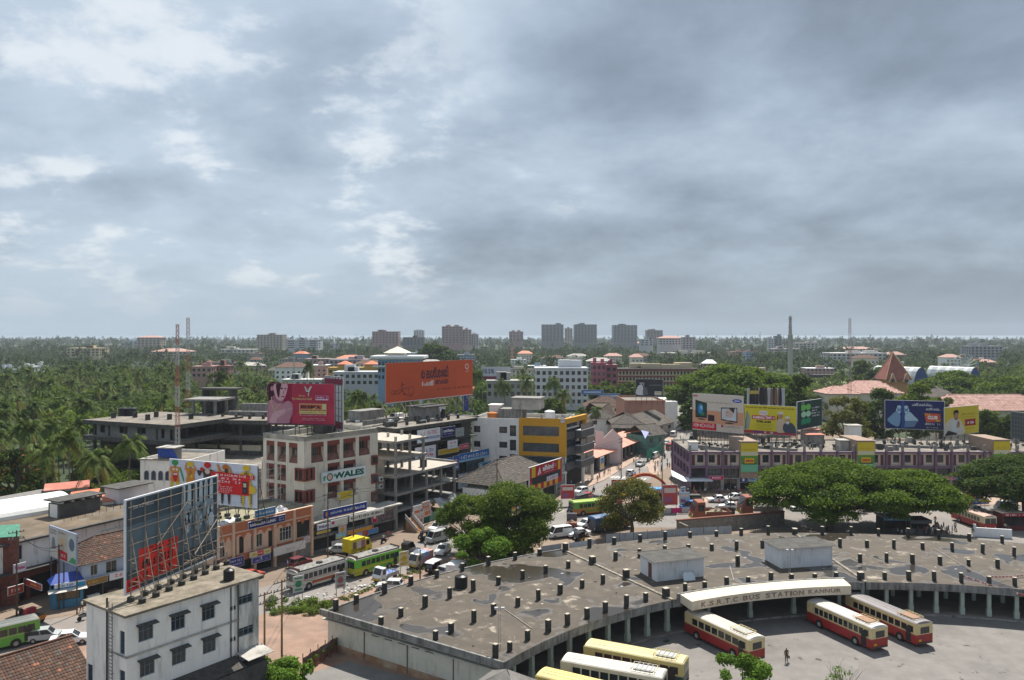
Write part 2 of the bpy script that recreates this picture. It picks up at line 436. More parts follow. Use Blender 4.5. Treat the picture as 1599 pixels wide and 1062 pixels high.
# ===== bus station
BC=Vector((48.5,46.0));BRI,BRO=59.8,86.3
SECT=[145.8,118.2,90.6,63.0,44.6]
BZ=4.5
def pol(r,a):return Vector((BC.x+r*math.cos(R(a)),BC.y+r*math.sin(R(a))))
def roof_mat():
 m=bpy.data.materials.new('wet flat roof');m.use_nodes=True
 nt=m.node_tree;N=nt.nodes;L=nt.links;b=N['Principled BSDF']
 tc=N.new('ShaderNodeTexCoord')
 def nz(s,d,r,off=(0,0,0),dist=0):
  mp=N.new('ShaderNodeMapping');mp.inputs['Location'].default_value=off;L.new(tc.outputs['Object'],mp.inputs[0])
  n=N.new('ShaderNodeTexNoise');n.inputs['Scale'].default_value=s;n.inputs['Detail'].default_value=d
  n.inputs['Roughness'].default_value=r;n.inputs['Distortion'].default_value=dist;L.new(mp.outputs[0],n.inputs['Vector']);return n.outputs['Fac']
 def mr(v,a,c,o0=0.0,o1=1.0):
  n=N.new('ShaderNodeMapRange');n.inputs[1].default_value=a;n.inputs[2].default_value=c
  n.inputs[3].default_value=o0;n.inputs[4].default_value=o1;L.new(v,n.inputs[0]);return n.outputs[0]
 def mix(f,a,c):
  n=N.new('ShaderNodeMix');n.data_type='RGBA';L.new(f,n.inputs[0])
  for k,v in((6,a),(7,c)):
   if isinstance(v,tuple):n.inputs[k].default_value=v
   else:L.new(v,n.inputs[k])
  return n.outputs[2]
 base=mix(mr(nz(0.5,6,0.65),0.3,0.7),(0.05,0.038,0.026,1),(0.098,0.077,0.056,1))
 base=mix(mr(nz(2.2,6,0.7,(5,3,0)),0.45,0.7),base,(0.075,0.06,0.044,1))
 cream=mr(nz(0.42,9,0.72,(11,7,0),0.4),0.56,0.68)
 base=mix(cream,base,(0.34,0.295,0.235,1))
 pv=nz(0.14,3,0.5,(2.0,9.0,0),0.5)
 edge=mr(pv,0.46,0.54);pud=mr(pv,0.52,0.58)
 base=mix(edge,base,(0.055,0.043,0.031,1))
 base=mix(pud,base,(0.040,0.033,0.026,1))
 L.new(base,b.inputs['Base Color'])
 L.new(mr(pud,0,1,0.85,0.14),b.inputs['Roughness'])
 b.inputs['Specular IOR Level'].default_value=0.5
 bp=N.new('ShaderNodeBump');bp.inputs['Strength'].default_value=0.3;bp.inputs['Distance'].default_value=0.03
 fl=N.new('ShaderNodeMath');fl.operation='MULTIPLY'
 L.new(nz(7,4,0.6),fl.inputs[0]);L.new(mr(pud,0,1,1,0),fl.inputs[1])
 L.new(fl.outputs[0],bp.inputs['Height']);L.new(bp.outputs[0],b.inputs['Normal'])
 return m
M_WETROOF=roof_mat()
M_FASC=mat('stained fascia',(0.22,0.22,0.21),0.9,0.25,1.0,dirt=(0.035,0.036,0.034),dirt_amt=0.62,dirt_scale=0.8,streak=True)
M_PILLAR=mat('pale green pillar',(0.36,0.42,0.36),0.85,0.1,1.0,dirt=(0.2,0.2,0.17),dirt_amt=0.3)
M_STUB=mat('shade-dark stained stub',(0.05,0.05,0.045),0.9,0.5,2.0,dirt=(0.14,0.14,0.12),dirt_amt=0.3,streak=True)  # backlit shade of the stub sides painted into the colour, plus stain streaks
M_STUBTOP=mat('sun-bright stub top',(0.40,0.36,0.29),0.9,0.2,3)  # stub tops painted brighter, as the sun from behind lights them
M_CREAM=mat('cream canopy',(0.62,0.54,0.42),0.8,0.08,0.6,dirt=(0.3,0.25,0.19),dirt_amt=0.25)
bs=thing('bus_station','curved single storey bus station with wet flat roof and rows of column stubs','bus station',(0,0,0))
def arc_prism(name,r0,r1,a0,a1,z0,z1,mats,parent,n=24,mtop=0):
 pts=[pol(r1,a0+(a1-a0)*k/n)for k in range(n+1)][::-1]+[pol(r0,a0+(a1-a0)*k/n)for k in range(n+1)]
 if sum((pts[i].x*pts[(i+1)%len(pts)].y-pts[(i+1)%len(pts)].x*pts[i].y)for i in range(len(pts)))<0:pts=pts[::-1]
 b=MB();m2=len(pts)//2
 for i in range(n):
  a=a0+(a1-a0)*i/n;c=a0+(a1-a0)*(i+1)/n
  q=[pol(r0,a),pol(r1,a),pol(r1,c),pol(r0,c)]
  if(q[1]-q[0]).cross(q[2]-q[1])<0:q=q[::-1]
  b.face([(p.x,p.y,z1)for p in q],mtop);b.face([(p.x,p.y,z0)for p in q[::-1]],0)
  for rr,fl in((r0,0),(r1,1)):
   p,s=pol(rr,a),pol(rr,c)
   w_=[(p.x,p.y,z0),(s.x,s.y,z0),(s.x,s.y,z1),(p.x,p.y,z1)]
   b.face(w_ if fl==0 else w_[::-1],0)
 for a in(a0,a1):
  p,s=pol(r0,a),pol(r1,a);b.face([(p.x,p.y,z0),(s.x,s.y,z0),(s.x,s.y,z1),(p.x,p.y,z1)],0)
 return b.obj(name,mats,parent)
for i in range(4):
 a0,a1=SECT[i]-(0.12 if i else 0),SECT[i+1]+0.12
 arc_prism('roof_slab',BRI,BRO,a0,a1,BZ-0.45,BZ,[M_FASC,M_WETROOF],bs,16,1)
 arc_prism('edge_beam',BRI+0.003,BRI+0.3,a0,a1,BZ-1.0,BZ-0.453,M_FASC,bs,16)
arc_prism('roof_kerb',BRO-0.25,BRO-0.02,145.6,118.4,BZ+0.003,BZ+0.10,M_FASC,bs,20)
for a in SECT[1:4]:
 p,q=pol(BRI-0.05,a),pol(BRO+0.05,a);d=(q-p).normalized();n=Vector((-d.y,d.x))*0.28
 b=MB()
 k=0;Lq=(q-p).length;nb=30
 for k in range(nb):
  s=p+d*(Lq*k/nb);e=p+d*(Lq*(k+0.93)/nb)
  h=0.16+random.uniform(-0.02,0.03)
  for sg in(-1,1):
   b.prism([s+n*(0.35*sg)-n*0.25,e+n*(0.35*sg)-n*0.25,e+n*(0.35*sg)+n*0.25,s+n*(0.35*sg)+n*0.25][::-1 if(d.cross(n)<0)else 1],BZ+0.003,BZ+h)
 b.obj('roof_joint',mat('worn joint tiles',(0.33,0.29,0.24),0.9,0.4,1.5),bs)
stub_me=None
def stub_mesh(w,h):
 b=MB();b.box(-w/2,-w/2,0.002,w/2,w/2,h,0);b.box(-w/2-0.004,-w/2-0.004,h,w/2+0.004,w/2+0.004,h+0.05,1)
 return b.mesh('roof_stub',[M_STUB,M_STUBTOP])
stub_ms=[stub_mesh(0.46,1.22),stub_mesh(0.46,1.05),stub_mesh(0.46,1.32)]
stub_w=stub_mesh(0.75,1.1)
CA0_,CA1_=116.5,93.0
RINGS=[61.2,69.6,77.6,85.4]
sheds=[]
for si in range(4):
 na=9 if si<3 else 6
 for k in range(na+1):
  if k==na and si<3:continue
  a=SECT[si]+(SECT[si+1]-SECT[si])*(k+(0.25 if(k==0 and si==0)else 0))/na
  for j,r in enumerate(RINGS):
   p=pol(r,a)
   if 17<p.x<29.5 and 104<p.y<113.5:continue
   if 36<p.x<48 and 110<p.y<119.5:continue
   me=stub_w if(k==0 and si)else random.choice(stub_ms)
   o=mobj('roof_stub',me,bs,loc=(p.x+random.uniform(-.15,.15),p.y+random.uniform(-.15,.15),BZ),rz=R(a)+random.uniform(-0.08,0.08));o.scale=(random.uniform(.88,1.1),random.uniform(.88,1.1),random.uniform(.8,1.1));o.rotation_euler[0]=random.uniform(-.03,.03)
 for k in range(na+1):
  if k==na and si<3:continue
  a=SECT[si]+(SECT[si+1]-SECT[si])*(k+(0.25 if(k==0 and si==0)else 0))/na
  if CA1_<a<CA0_ and k%2:continue
  for r,wd in((BRI+1.0,0.46),(BRI+7.5,0.4)):
   p=pol(r,a)
   me=cached(('pil',wd),lambda:MB().box(-wd/2,-wd/2,0.32,wd/2,wd/2,BZ-0.453).box(-wd/2-0.06,-wd/2-0.06,0.303,wd/2+0.06,wd/2+0.06,1.25).mesh('pillar',M_PILLAR))
   mobj('pillar',me,bs,loc=(p.x,p.y,0),rz=R(a))
arc_prism('platform',BRI+0.2,BRO-2,SECT[0]-0.5,SECT[4],0.02,0.30,[CONC,mat('platform floor',(0.20,0.17,0.15),0.8,0.2,0.5)],bs,40,1)
M_BACKW=mat('waiting hall back wall',(0.30,0.30,0.26),0.9,0.2,0.4,dirt=(0.1,0.09,0.08),dirt_amt=0.4)
arc_prism('back_wall',BRI+12.5,BRI+12.8,SECT[0]-0.6,SECT[4],0.303,BZ-0.455,M_BACKW,bs,48)
for k in range(26):
 a=142-k*3.6
 p=pol(BRI+12.25,a)
 b=MB();h=random.uniform(2.0,2.6);b.box(-0.2,-1.5,0.31,0.2,1.5,h)
 b.obj('stall_front',paint(random.choice([(0.10,0.09,0.08),(0.05,0.09,0.13),(0.22,0.08,0.05),(0.3,0.28,0.22)])),bs,loc=(p.x,p.y,0),rz=R(a))
for aa,dr in((103.0,7.0),):
 p0=pol(BRI+dr,106.5);p1=pol(BRI+dr,95.5);d=(p1-p0);Lw=d.length;ang=math.atan2(d.y,d.x)
 b=MB();b.wall(Lw,BZ-0.46,[(2.0,1.2,6.2,2.9),(7.4,1.2,10.4,2.9)],0.15,0.303);b.box(0.0,0.16,0.303,Lw,0.3,BZ-0.46)
 o=b.obj('ticket_office_wall',mat('pale green wall',(0.50,0.55,0.44),0.85,0.08,0.6),bs,loc=(p0.x,p0.y,0),rz=ang)
 for x0,x1 in((2.0,6.2),(7.4,10.4)):
  g=MB().box(x0,0.10,1.2,x1,0.14,2.9).obj('window',GLASS,o)
  b=MB()
  for k in range(6):xx=x0+(x1-x0)*k/5;b.box(xx-0.03,0.04,1.2,xx+0.03,0.09,2.9)
  b.box(x0,0.045,2.02,x1,0.085,2.08);b.obj('window_bars',paint((0.35,0.36,0.33)),g)
pE0,pE1=pol(BRO-0.3,SECT[0]-0.35),pol(BRI+0.6,SECT[0]-0.35)
d=pE1-pE0;Lw=d.length;angE=math.atan2(d.y,d.x)
M_ENDW=mat('dirty cream wall',(0.52,0.51,0.44),0.9,0.1,0.6,dirt=(0.27,0.20,0.14),dirt_amt=0.35,dirt_scale=0.5,streak=True)
vents=[(7.3+k*2.05,BZ-1.35,8.5+k*2.05,BZ-1.02)for k in range(5)]
ew=MB().wall(Lw,BZ-0.46,vents,0.25,0.0).obj('end_wall',M_ENDW,bs,loc=(pE0.x,pE0.y,0),rz=angE)
MB().box(0.2,0.3,0.01,Lw-0.2,0.34,BZ-0.47).obj('wall_backing',INT,ew)
MB().box(-0.6,-0.5,BZ-0.95,Lw+0.1,-0.003,BZ-0.85).obj('ledge',CONC_L,ew)
MB().box(-0.8,-0.62,BZ-0.45,Lw+0.9,-0.36,BZ+0.28).obj('parapet',M_FASC,ew)
b=MB();b.box(-0.02,-0.05,0,Lw,-0.004,0.8);b.obj('splash_band',mat('red earth splash',(0.30,0.17,0.10),0.95,0.3,0.6,dirt=(0.42,0.37,0.29),dirt_amt=0.55,dirt_scale=0.5),ew)
for xx in(6.2,12.9,19.5):MB().cyl((xx,-0.06,0.1),(xx,-0.06,BZ-1.0),0.05,n=6).obj('drain_pipe',STEELD,ew)
CA0,CA1,nC=117.0,93.6,14
b=MB()
for i in range(nC):
 a=CA0+(CA1-CA0)*i/nC;c=CA0+(CA1-CA0)*(i+1)/nC
 r0,r1=BRI-2.3,BRI-0.05
 for(ra,za),(rb,zb)in(((r0,BZ-0.85),(r0,BZ+0.30)),((r0,BZ+0.30),(r1,BZ+0.55)),((r1,BZ+0.55),(r1,BZ-0.5)),((r1,BZ-0.5),(r0,BZ-0.85))):
  p,q=pol(ra,a),pol(ra,c);s,t=pol(rb,c),pol(rb,a)
  b.face([(p.x,p.y,za),(q.x,q.y,za),(s.x,s.y,zb),(t.x,t.y,zb)])
for a in(CA0,CA1):
 r0,r1=BRI-2.3,BRI-0.05
 b.face([(*pol(r0,a),BZ-0.85),(*pol(r1,a),BZ-0.5),(*pol(r1,a),BZ+0.55),(*pol(r0,a),BZ+0.30)])
can=b.obj('name_canopy',M_CREAM,bs)
arc_prism('canopy_kerb',BRI-0.04,BRI+0.3,CA0+0.3,CA1-0.3,BZ+0.004,BZ+0.62,M_FASC,bs,14)
M_LETT=mat('faded brown lettering',(0.26,0.18,0.13),0.8,0.3,2.0,dirt=(0.4,0.33,0.25),dirt_amt=0.35,dirt_scale=3)
M_LETT2=mat('faded grey lettering',(0.24,0.18,0.14),0.8,0.3,2.0,dirt=(0.4,0.33,0.25),dirt_amt=0.3,dirt_scale=3)
def arc_text(s,a_start,step,h,mt,r,z):
 a=a_start
 wid={'I':0.35,'.':0.3,' ':0.6,'M':1.15,'W':1.25}
 for ch in s:
  wr=wid.get(ch,0.85)
  if ch!=' ':
   am=a-step*wr/2;p=pol(r,a-step*0.04)
   hh=h if ch!='.' else h*0.2
   me=text_mesh(ch,mt,0.03)
   o=mobj('letter',me,can,loc=(p.x,p.y,z),rz=R(am-90));wdm=r*R(step)*wr*0.86
   o.scale=(wdm,1,hh)
  a-=step*wr
arc_text('K.S.R.T.C BUS STATION',115.6,1.06,0.62,M_LETT,BRI-2.34,BZ-0.63)
arc_text('KANNUR',99.6,0.92,0.52,M_LETT2,BRI-2.34,BZ-0.53)
def roof_room(p0,p1,depth,h,door):
 d=p1-p0;ang=math.atan2(d.y,d.x);Lw=d.length
 M_RM=mat('roof room wall',(0.66,0.67,0.68),0.85,0.08,0.5,dirt=(0.15,0.15,0.14),dirt_amt=0.28,dirt_scale=0.8,streak=True)
 b=MB();b.box(0,0,0.003,Lw,depth,h)
 o=b.obj('roof_room',M_RM,bs,loc=(p0.x,p0.y,BZ),rz=ang)
 b=MB();b.v=[];z0,z1=h+0.02,h+0.75
 for k in range(24):
  y0=-0.5+(depth+1.0)*k/24;y1=-0.5+(depth+1.0)*(k+1)/24;ym=(y0+y1)/2
  for(ya,yb,da,db)in((y0,ym,0.0,0.05),(ym,y1,0.05,0.0)):
   b.face([(-0.5,ya,z0+da),(Lw+0.5,ya,z0+da),(Lw+0.5,yb,z0+db),(-0.5,yb,z0+db)])
 b.obj('sheet_roof',mat('grey asbestos sheet',(0.115,0.11,0.10),0.9,0.25,0.8,dirt=(0.06,0.057,0.052),dirt_amt=0.4),o)
 b=MB().box(-0.4,-0.42,h+0.002,Lw+0.4,-0.32,h+0.08).box(-0.4,depth+0.3,h+0.002,Lw+0.4,depth+0.4,h+0.08);b.obj('rafter',STEELD,o)
 if door:
  MB().box(-0.03,depth*0.28,0.05,-0.003,depth*0.28+0.95,2.1).obj('door',paint((0.16,0.07,0.06)),o)
 return o
roof_room(Vector((19.6,106.0)),Vector((26.6,108.4)),4.6,2.7,True)
roof_room(Vector((38.6,112.0)),Vector((46.6,113.6)),4.6,2.9,False)
bd=thing('fallen_board','small white signboard leaning on the roof room with the dark door','signboard',(24.0,106.9,BZ),math.atan2(2.4,7))
b=MB().bar((-0.8,-0.55,0.03),(-0.8,-0.05,1.2),0.06).bar((0.8,-0.55,0.03),(0.8,-0.05,1.2),0.06);b.obj('leg',STEELD,bd)
b=MB();b.face([(-0.9,-0.62,0.05),(0.9,-0.62,0.05),(0.9,-0.13,1.05),(-0.9,-0.13,1.05)]);b.face([(-0.9,-0.58,0.05),(-0.9,-0.09,1.05),(0.9,-0.09,1.05),(0.9,-0.58,0.05)]);b.obj('panel',paint((0.6,0.66,0.7)),bd)
def water_tank(p,z,label,r=0.62,h=1.35,m=None,group=None):
 t=thing('water_tank',label,'water tank',(p[0],p[1],z),0,group)
 b=MB();n=18
 prof=[(r*0.97,0.003),(r,0.05)]
 for k in range(6):
  zz=0.15+k*(h-0.35)/5;prof+=[(r,zz),(r*1.03,zz+0.03),(r,zz+0.07)]
 prof+=[(r*0.95,h-0.06),(r*0.45,h+0.1),(r*0.32,h+0.1)]
 for i in range(len(prof)-1):
  for k in range(n):
   a,c=2*math.pi*k/n,2*math.pi*(k+1)/n
   (r0,z0),(r1,z1)=prof[i],prof[i+1]
   b.face([(r0*math.cos(a),r0*math.sin(a),z0),(r0*math.cos(c),r0*math.sin(c),z0),(r1*math.cos(c),r1*math.sin(c),z1),(r1*math.cos(a),r1*math.sin(a),z1)])
 b.obj('drum',m or BLACK,t)
 MB().cyl((0,0,h+0.08),(0,0,h+0.18),r*0.36,n=14).obj('lid',m or BLACK,t)
 return t
water_tank(P(720,917,BZ),BZ,'black ribbed water tank on the wet bus station roof',0.85,1.55)
def lamp_mast(p,z,h,label,cross=True):
 t=thing('lamp_mast',label,'lamp mast',(p[0],p[1],z))
 b=MB();n=int(h/0.5)
 for sx in(-0.12,0.12):b.bar((sx,0,0.003),(sx,0,h),0.04)
 for k in range(n):b.bar((-0.12,0,k*h/n),(0.12,0,(k+1)*h/n),0.025)
 b.obj('lattice_post',mat('light steel',(0.35,0.33,0.31),0.6,0.2,2),t)
 for sx in(-0.35,0.35):
  MB().box(sx-0.18,-0.22,h,sx+0.18,0.02,h+0.22).obj('floodlight',paint((0.5,0.52,0.54)),t)
 MB().bar((-0.5,0,h),(0.5,0,h),0.05).obj('cross_arm',STEELD,t)
lamp_mast(P(780,1014,BZ),BZ,4.3,'lattice floodlight mast at the front edge of the wet roof')
lamp_mast(P(1233,898,BZ),BZ,3.4,'lattice floodlight mast before the right hand roof room')
def festoon(a,b_,sag,n,label,gcols,nflag):
 o=thing('festoon',label,'bunting',(a[0],a[1],a[2]),0,'strings of red bunting over the bus yard')
 s=MB();fl=MB();A=Vector((0,0,0));B=Vector(b_)-Vector(a)
 pt=lambda t:A.lerp(B,t)-Vector((0,0,sag*4*t*(1-t)))
 for k in range(n):s.bar(pt(k/n),pt((k+1)/n),0.02)
 s.obj('cord',WHITE,o)
 for k in range(nflag):
  t=(k+0.5)/nflag;p=pt(t);d=(pt(t+0.01)-pt(t-0.01)).normalized()*0.14
  fl.face([p-d,p+d,p+Vector((0,0.02,-0.34))],k%3==2)
 fl.obj('pennants',[paint((0.62,0.05,0.03)),paint((0.7,0.66,0.6))],o)
q=pol(61.2,SECT[2]-12.2)
for i,(ex,ey,ez)in enumerate(((78,97,3.4),(80,112,6.0),(84,120,6.4))):
 s0=pol(61.2,SECT[2]-12.2-(0,3.07,9.2)[i])
 festoon((s0.x,s0.y,BZ+1.1),(ex,ey,ez),0.9,24,('red and white bunting sagging down from the roof edge','red bunting strung level across the roof stubs','red bunting at the far right of the station roof')[i],None,70)
rp=MB();rr_=random.Random(31)
for k in range(3):
 a=140-k*31+rr_.uniform(-3,3);r0=rr_.uniform(62,72);q0_=pol(r0,a);q1_=pol(r0+rr_.uniform(4,12),a-rr_.uniform(-2,4));MB().cyl((*q0_,BZ+.07),(*q1_,BZ+.07),.045,n=6).obj('roof_pipe',paint((.4,.37,.33)),bs)
for k in range(90):
 p=pol(rr_.uniform(61,85.5),rr_.uniform(60,145));s_=rr_.uniform(.06,.3);rp.prism([p+Vector((s_*math.cos(t+k),s_*rr_.uniform(.4,1)*math.sin(t+k)))for t in(0,1.5,3.1,4.7)],BZ+.004,BZ+rr_.uniform(.02,.12),rr_.randrange(3))
rp.obj('roof_litter',[paint((.5,.47,.42)),paint((.12,.1,.08)),paint((.35,.25,.18))],bs)['kind']='stuff'
# ===== building helpers
class Face:
 def __init__(s,t,A,d):
  s.t=t;s.A=Vector((A[0],A[1]));s.d=unit(d);s.ang=math.atan2(s.d.y,s.d.x)
  r=s.A-Vector(t.location[:2]);c,sn=math.cos(-t.rotation_euler.z),math.sin(-t.rotation_euler.z)
  s.loc=(r.x*c-r.y*sn,r.x*sn+r.y*c,-t.location[2]);s.rz=s.ang-t.rotation_euler.z
 def u(s,x):return along(s.A,s.d,x)
 def px(s,x,y):
  t=s.u(x);p=s.A+s.d*t
  return t,zat(p.y,y)
 def rect(s,x0,y0,x1,y1):
  a,za=s.px(x0,(y0[0]if isinstance(y0,tuple)else y0));b,zb=s.px(x1,(y0[1]if isinstance(y0,tuple)else y0))
  _,zc=s.px(x0,(y1[0]if isinstance(y1,tuple)else y1));_,zd=s.px(x1,(y1[1]if isinstance(y1,tuple)else y1))
  return(a,(zc+zd)/2,b,(za+zb)/2)
 def add(s,name,mb,m,parent=None,smooth=False,off=(0,0,0)):
  if parent is not None:return mb.obj(name,m,parent,smooth)
  c,sn=math.cos(s.rz),math.sin(s.rz)
  return mb.obj(name,m,s.t,smooth,loc=(s.loc[0]+off[0]*c-off[1]*sn,s.loc[1]+off[0]*sn+off[1]*c,s.loc[2]+off[2]),rz=s.rz)
 def put(s,name,me,x,y,z,parent=None):
  c,sn=math.cos(s.rz),math.sin(s.rz)
  return mobj(name,me,s.t,loc=(s.loc[0]+x*c-y*sn,s.loc[1]+x*sn+y*c,s.loc[2]+z),rz=s.rz)
 def world(s,x,y,z):
  n=Vector((-s.d.y,s.d.x));p=s.A+s.d*x+n*y
  return(p.x,p.y,z)
def building(name,label,A,d,group=None,cat='building'):
 d=unit(d);t=thing(name,label,cat,(A[0],A[1],0),math.atan2(d.y,d.x),group)
 return t
FRAME_W=paint((0.62,0.62,0.6));FRAME_D=paint((0.10,0.07,0.06));FRAME_B=paint((0.16,0.22,0.26))
def rnd(v):return round(v,2)
def window(F,q,style='two',frame=FRAME_W,glass=GLASS,depth=0.13,shade=None,name='window'):
 w_,h_=rnd(q[2]-q[0]),rnd(q[3]-q[1])
 if w_<0.05 or h_<0.05:return None
 pm=cached(('pane',w_,h_,glass.name),lambda:MB().box(0,0,0,w_,0.03,h_).mesh('window_pane',glass))
 o=F.put(name,pm,q[0],depth,q[1])
 if style:
  def mk():
   b=MB();f=min(0.07,w_*0.09,h_*0.09)
   b.box(0,-0.05,0,f,-0.002,h_).box(w_-f,-0.05,0,w_,-0.002,h_).box(f,-0.05,0,w_-f,-0.002,f).box(f,-0.05,h_-f,w_-f,-0.002,h_)
   nx={'two':2,'grid':3,'four':4,'bars':max(3,int(w_/0.35)),'one':1,'ribbon':max(2,int(w_/1.3))}[style]
   for k in range(1,nx):b.box(w_*k/nx-f*0.4,-0.045,f,w_*k/nx+f*0.4,-0.003,h_-f)
   if style in('grid','four'):b.box(f,-0.04,h_*0.66,w_-f,-0.004,h_*0.66+f*0.7)
   return b.mesh('window_frame',frame)
  mobj('window_frame',cached(('wf',w_,h_,style,frame.name),mk),o)
 if shade is not None:
  sm=cached(('shade',w_),lambda:MB().extr([(-0.62,-0.10),(0,0.0),(0,0.10),(-0.62,-0.02)],-0.25,w_+0.25).mesh('sunshade',shade))
  F.put('sunshade',sm,q[0],-0.002,q[3]+0.16)
 return o
def wallface(F,W,H,holes,m,z0=0.0,depth=0.16,x0=0.0,backing=True,name='wall'):
 holes=[(max(x0+.02,a),max(z0+.02,b),min(W-.02,c),min(H-.02,d))for a,b,c,d in holes]
 o=F.add(name,MB().wall(W,H,holes,depth,z0,0,x0),m)
 return o,holes
def block(t,W,D,H,m,z0=0.0,roof=ROOFC,parapet=0.7,pm=None,top=True,name='wall',skip=()):
 if 'front' not in skip:MB().face([(0,0,z0),(W,0,z0),(W,0,H),(0,0,H)]).obj('front_wall',m,t)
 if 'left' not in skip:MB().face([(0,D,z0),(0,0,z0),(0,0,H),(0,D,H)]).obj('side_wall',m,t)
 if 'right' not in skip:MB().face([(W,0,z0),(W,D,z0),(W,D,H),(W,0,H)]).obj('side_wall',m,t)
 MB().face([(W,D,z0),(0,D,z0),(0,D,H),(W,D,H)]).obj('rear_wall',m,t)
 if top:
  rz=H-parapet
  MB().face([(0.02,0.02,rz),(W-0.02,0.02,rz),(W-0.02,D-0.02,rz),(0.02,D-0.02,rz)]).obj('flat_roof',roof,t)
  if parapet>0.05:
   b=MB();e=0.18;z1=H+0.003
   for(x0,y0,x1,y1)in((0,0.001,W,e),(0,D-e,W,D-0.001),(0.001,e,e,D-e),(W-e,e,W-0.001,D-e)):
    b.face([(x0,y0,z1),(x1,y0,z1),(x1,y1,z1),(x0,y1,z1)])
   b.face([(e,e,rz),(W-e,e,rz),(W-e,e,z1),(e,e,z1)][::-1]);b.face([(e,D-e,rz),(W-e,D-e,rz),(W-e,D-e,z1),(e,D-e,z1)])
   b.face([(e,e,rz),(e,D-e,rz),(e,D-e,z1),(e,e,z1)]);b.face([(W-e,e,rz),(W-e,D-e,rz),(W-e,D-e,z1),(W-e,e,z1)][::-1])
   b.obj('parapet',pm or m,t)
def tile_roof(t,name,p0,a,b,mats,tw=0.26,th=0.34,clip=None,lift=0.05,seed=1):
 p0=Vector(p0);a=Vector(a);b=Vector(b);La,Lb=a.length,b.length
 nc,nr=max(2,int(La/tw)),max(2,int(Lb/th));n=a.cross(b).normalized()
 if n.z<0:n=-n
 rg=random.Random(seed);mb=MB();da,db=a/nc,b/nr;ad=a.normalized()
 for r in range(nr):
  for c in range(nc):
   s,v=(c+0.5)/nc,(r+0.5)/nr
   if clip and not clip(s,v):continue
   q=p0+da*c+db*r;l1=n*(lift+rg.uniform(0,0.015));l0=n*0.012
   e=da*0.96;m=int(min(len(mats)-1,abs(rg.gauss(0,1.0))*1.15))
   top=q+db*1.06
   k=len(mb.v);ridge=n*0.035
   mb.v+=[tuple(q+l1),tuple(q+e*0.5+l1+ridge),tuple(q+e+l1),tuple(top+e+l0),tuple(top+e*0.5+l0+ridge),tuple(top+l0),tuple(q),tuple(q+e)]
   for f in((0,1,4,5),(1,2,3,4),(6,7,2,1,0)):mb.f.append(tuple(k+i for i in f));mb.m.append(m)
 o=mb.obj(name,mats,t);o['kind']='stuff'
 MB().face([p0-n*0.03,p0+a-n*0.03,p0+a+b-n*0.03,p0+b-n*0.03])if clip is None else None
 return o
TILE_R=[mat('clay tile dark',(0.082,0.049,0.036),0.9,0.3,2),mat('clay tile',(0.122,0.066,0.046),0.9,0.25,2),mat('clay tile grey',(0.10,0.085,0.072),0.9,0.3,2),mat('new clay tile',(0.27,0.115,0.065),0.85,0.2,2)]
TILE_G=[mat('grey tile',(0.105,0.092,0.078),0.9,0.3,2),mat('grey tile dark',(0.075,0.067,0.06),0.9,0.3,2),mat('grey tile warm',(0.14,0.108,0.085),0.9,0.3,2)]
TILE_P=[mat('pink tile',(0.42,0.25,0.21),0.9,0.15,1),mat('pink tile light',(0.47,0.30,0.25),0.9,0.15,1),mat('pink tile dark',(0.34,0.19,0.155),0.9,0.15,1)]
def hip_roof(t,W,D,z,rise,mats,x0=0.0,y0=0.0,over=0.5,hip=None,tw=0.4,th=0.45,seed=1,under=WOOD,gable=False):
 X0,X1,Y0,Y1=x0-over,x0+W+over,y0-over,y0+D+over;ym=(Y0+Y1)/2
 hp=0.0 if gable else(hip if hip is not None else(Y1-Y0)/2)
 w_=X1-X0;k=hp/w_
 cl=(lambda s,v:v*k<=s<=1-v*k)
 tile_roof(t,'roof_tiles',(X0,Y0,z),(w_,0,0),(0,ym-Y0,rise),mats,tw,th,cl,seed=seed)
 tile_roof(t,'roof_tiles',(X1,Y1,z),(-w_,0,0),(0,ym-Y1,rise),mats,tw,th,cl,seed=seed+1)
 b=MB()
 b.face([(X0,Y0,z-0.03),(X1,Y0,z-0.03),(X1-hp,ym,z+rise-0.03),(X0+hp,ym,z+rise-0.03)])
 b.face([(X1,Y1,z-0.03),(X0,Y1,z-0.03),(X0+hp,ym,z+rise-0.03),(X1-hp,ym,z+rise-0.03)])
 if not gable:
  tri=(lambda s,v:v/2<=s<=1-v/2)
  tile_roof(t,'roof_tiles',(X0,Y1,z),(0,Y0-Y1,0),(hp,0,rise),mats,tw,th,tri,seed=seed+2)
  tile_roof(t,'roof_tiles',(X1,Y0,z),(0,Y1-Y0,0),(-hp,0,rise),mats,tw,th,tri,seed=seed+3)
  b.face([(X0,Y1,z-0.03),(X0,Y0,z-0.03),(X0+hp,ym,z+rise-0.03)]);b.face([(X1,Y0,z-0.03),(X1,Y1,z-0.03),(X1-hp,ym,z+rise-0.03)])
 b.obj('roof_deck',under,t)
 rb=MB();zr=z+rise+0.05
 rb.bar((X0+hp,ym,zr),(X1-hp,ym,zr),0.3,0.16)
 if not gable:
  for(xa,ya,xb)in((X0,Y0,X0+hp),(X0,Y1,X0+hp),(X1,Y0,X1-hp),(X1,Y1,X1-hp)):rb.bar((xa,ya,z+0.05),(xb,ym,zr),0.26,0.14)
 rb.obj('ridge_cap',mats[-1]if gable else mats[0],t)
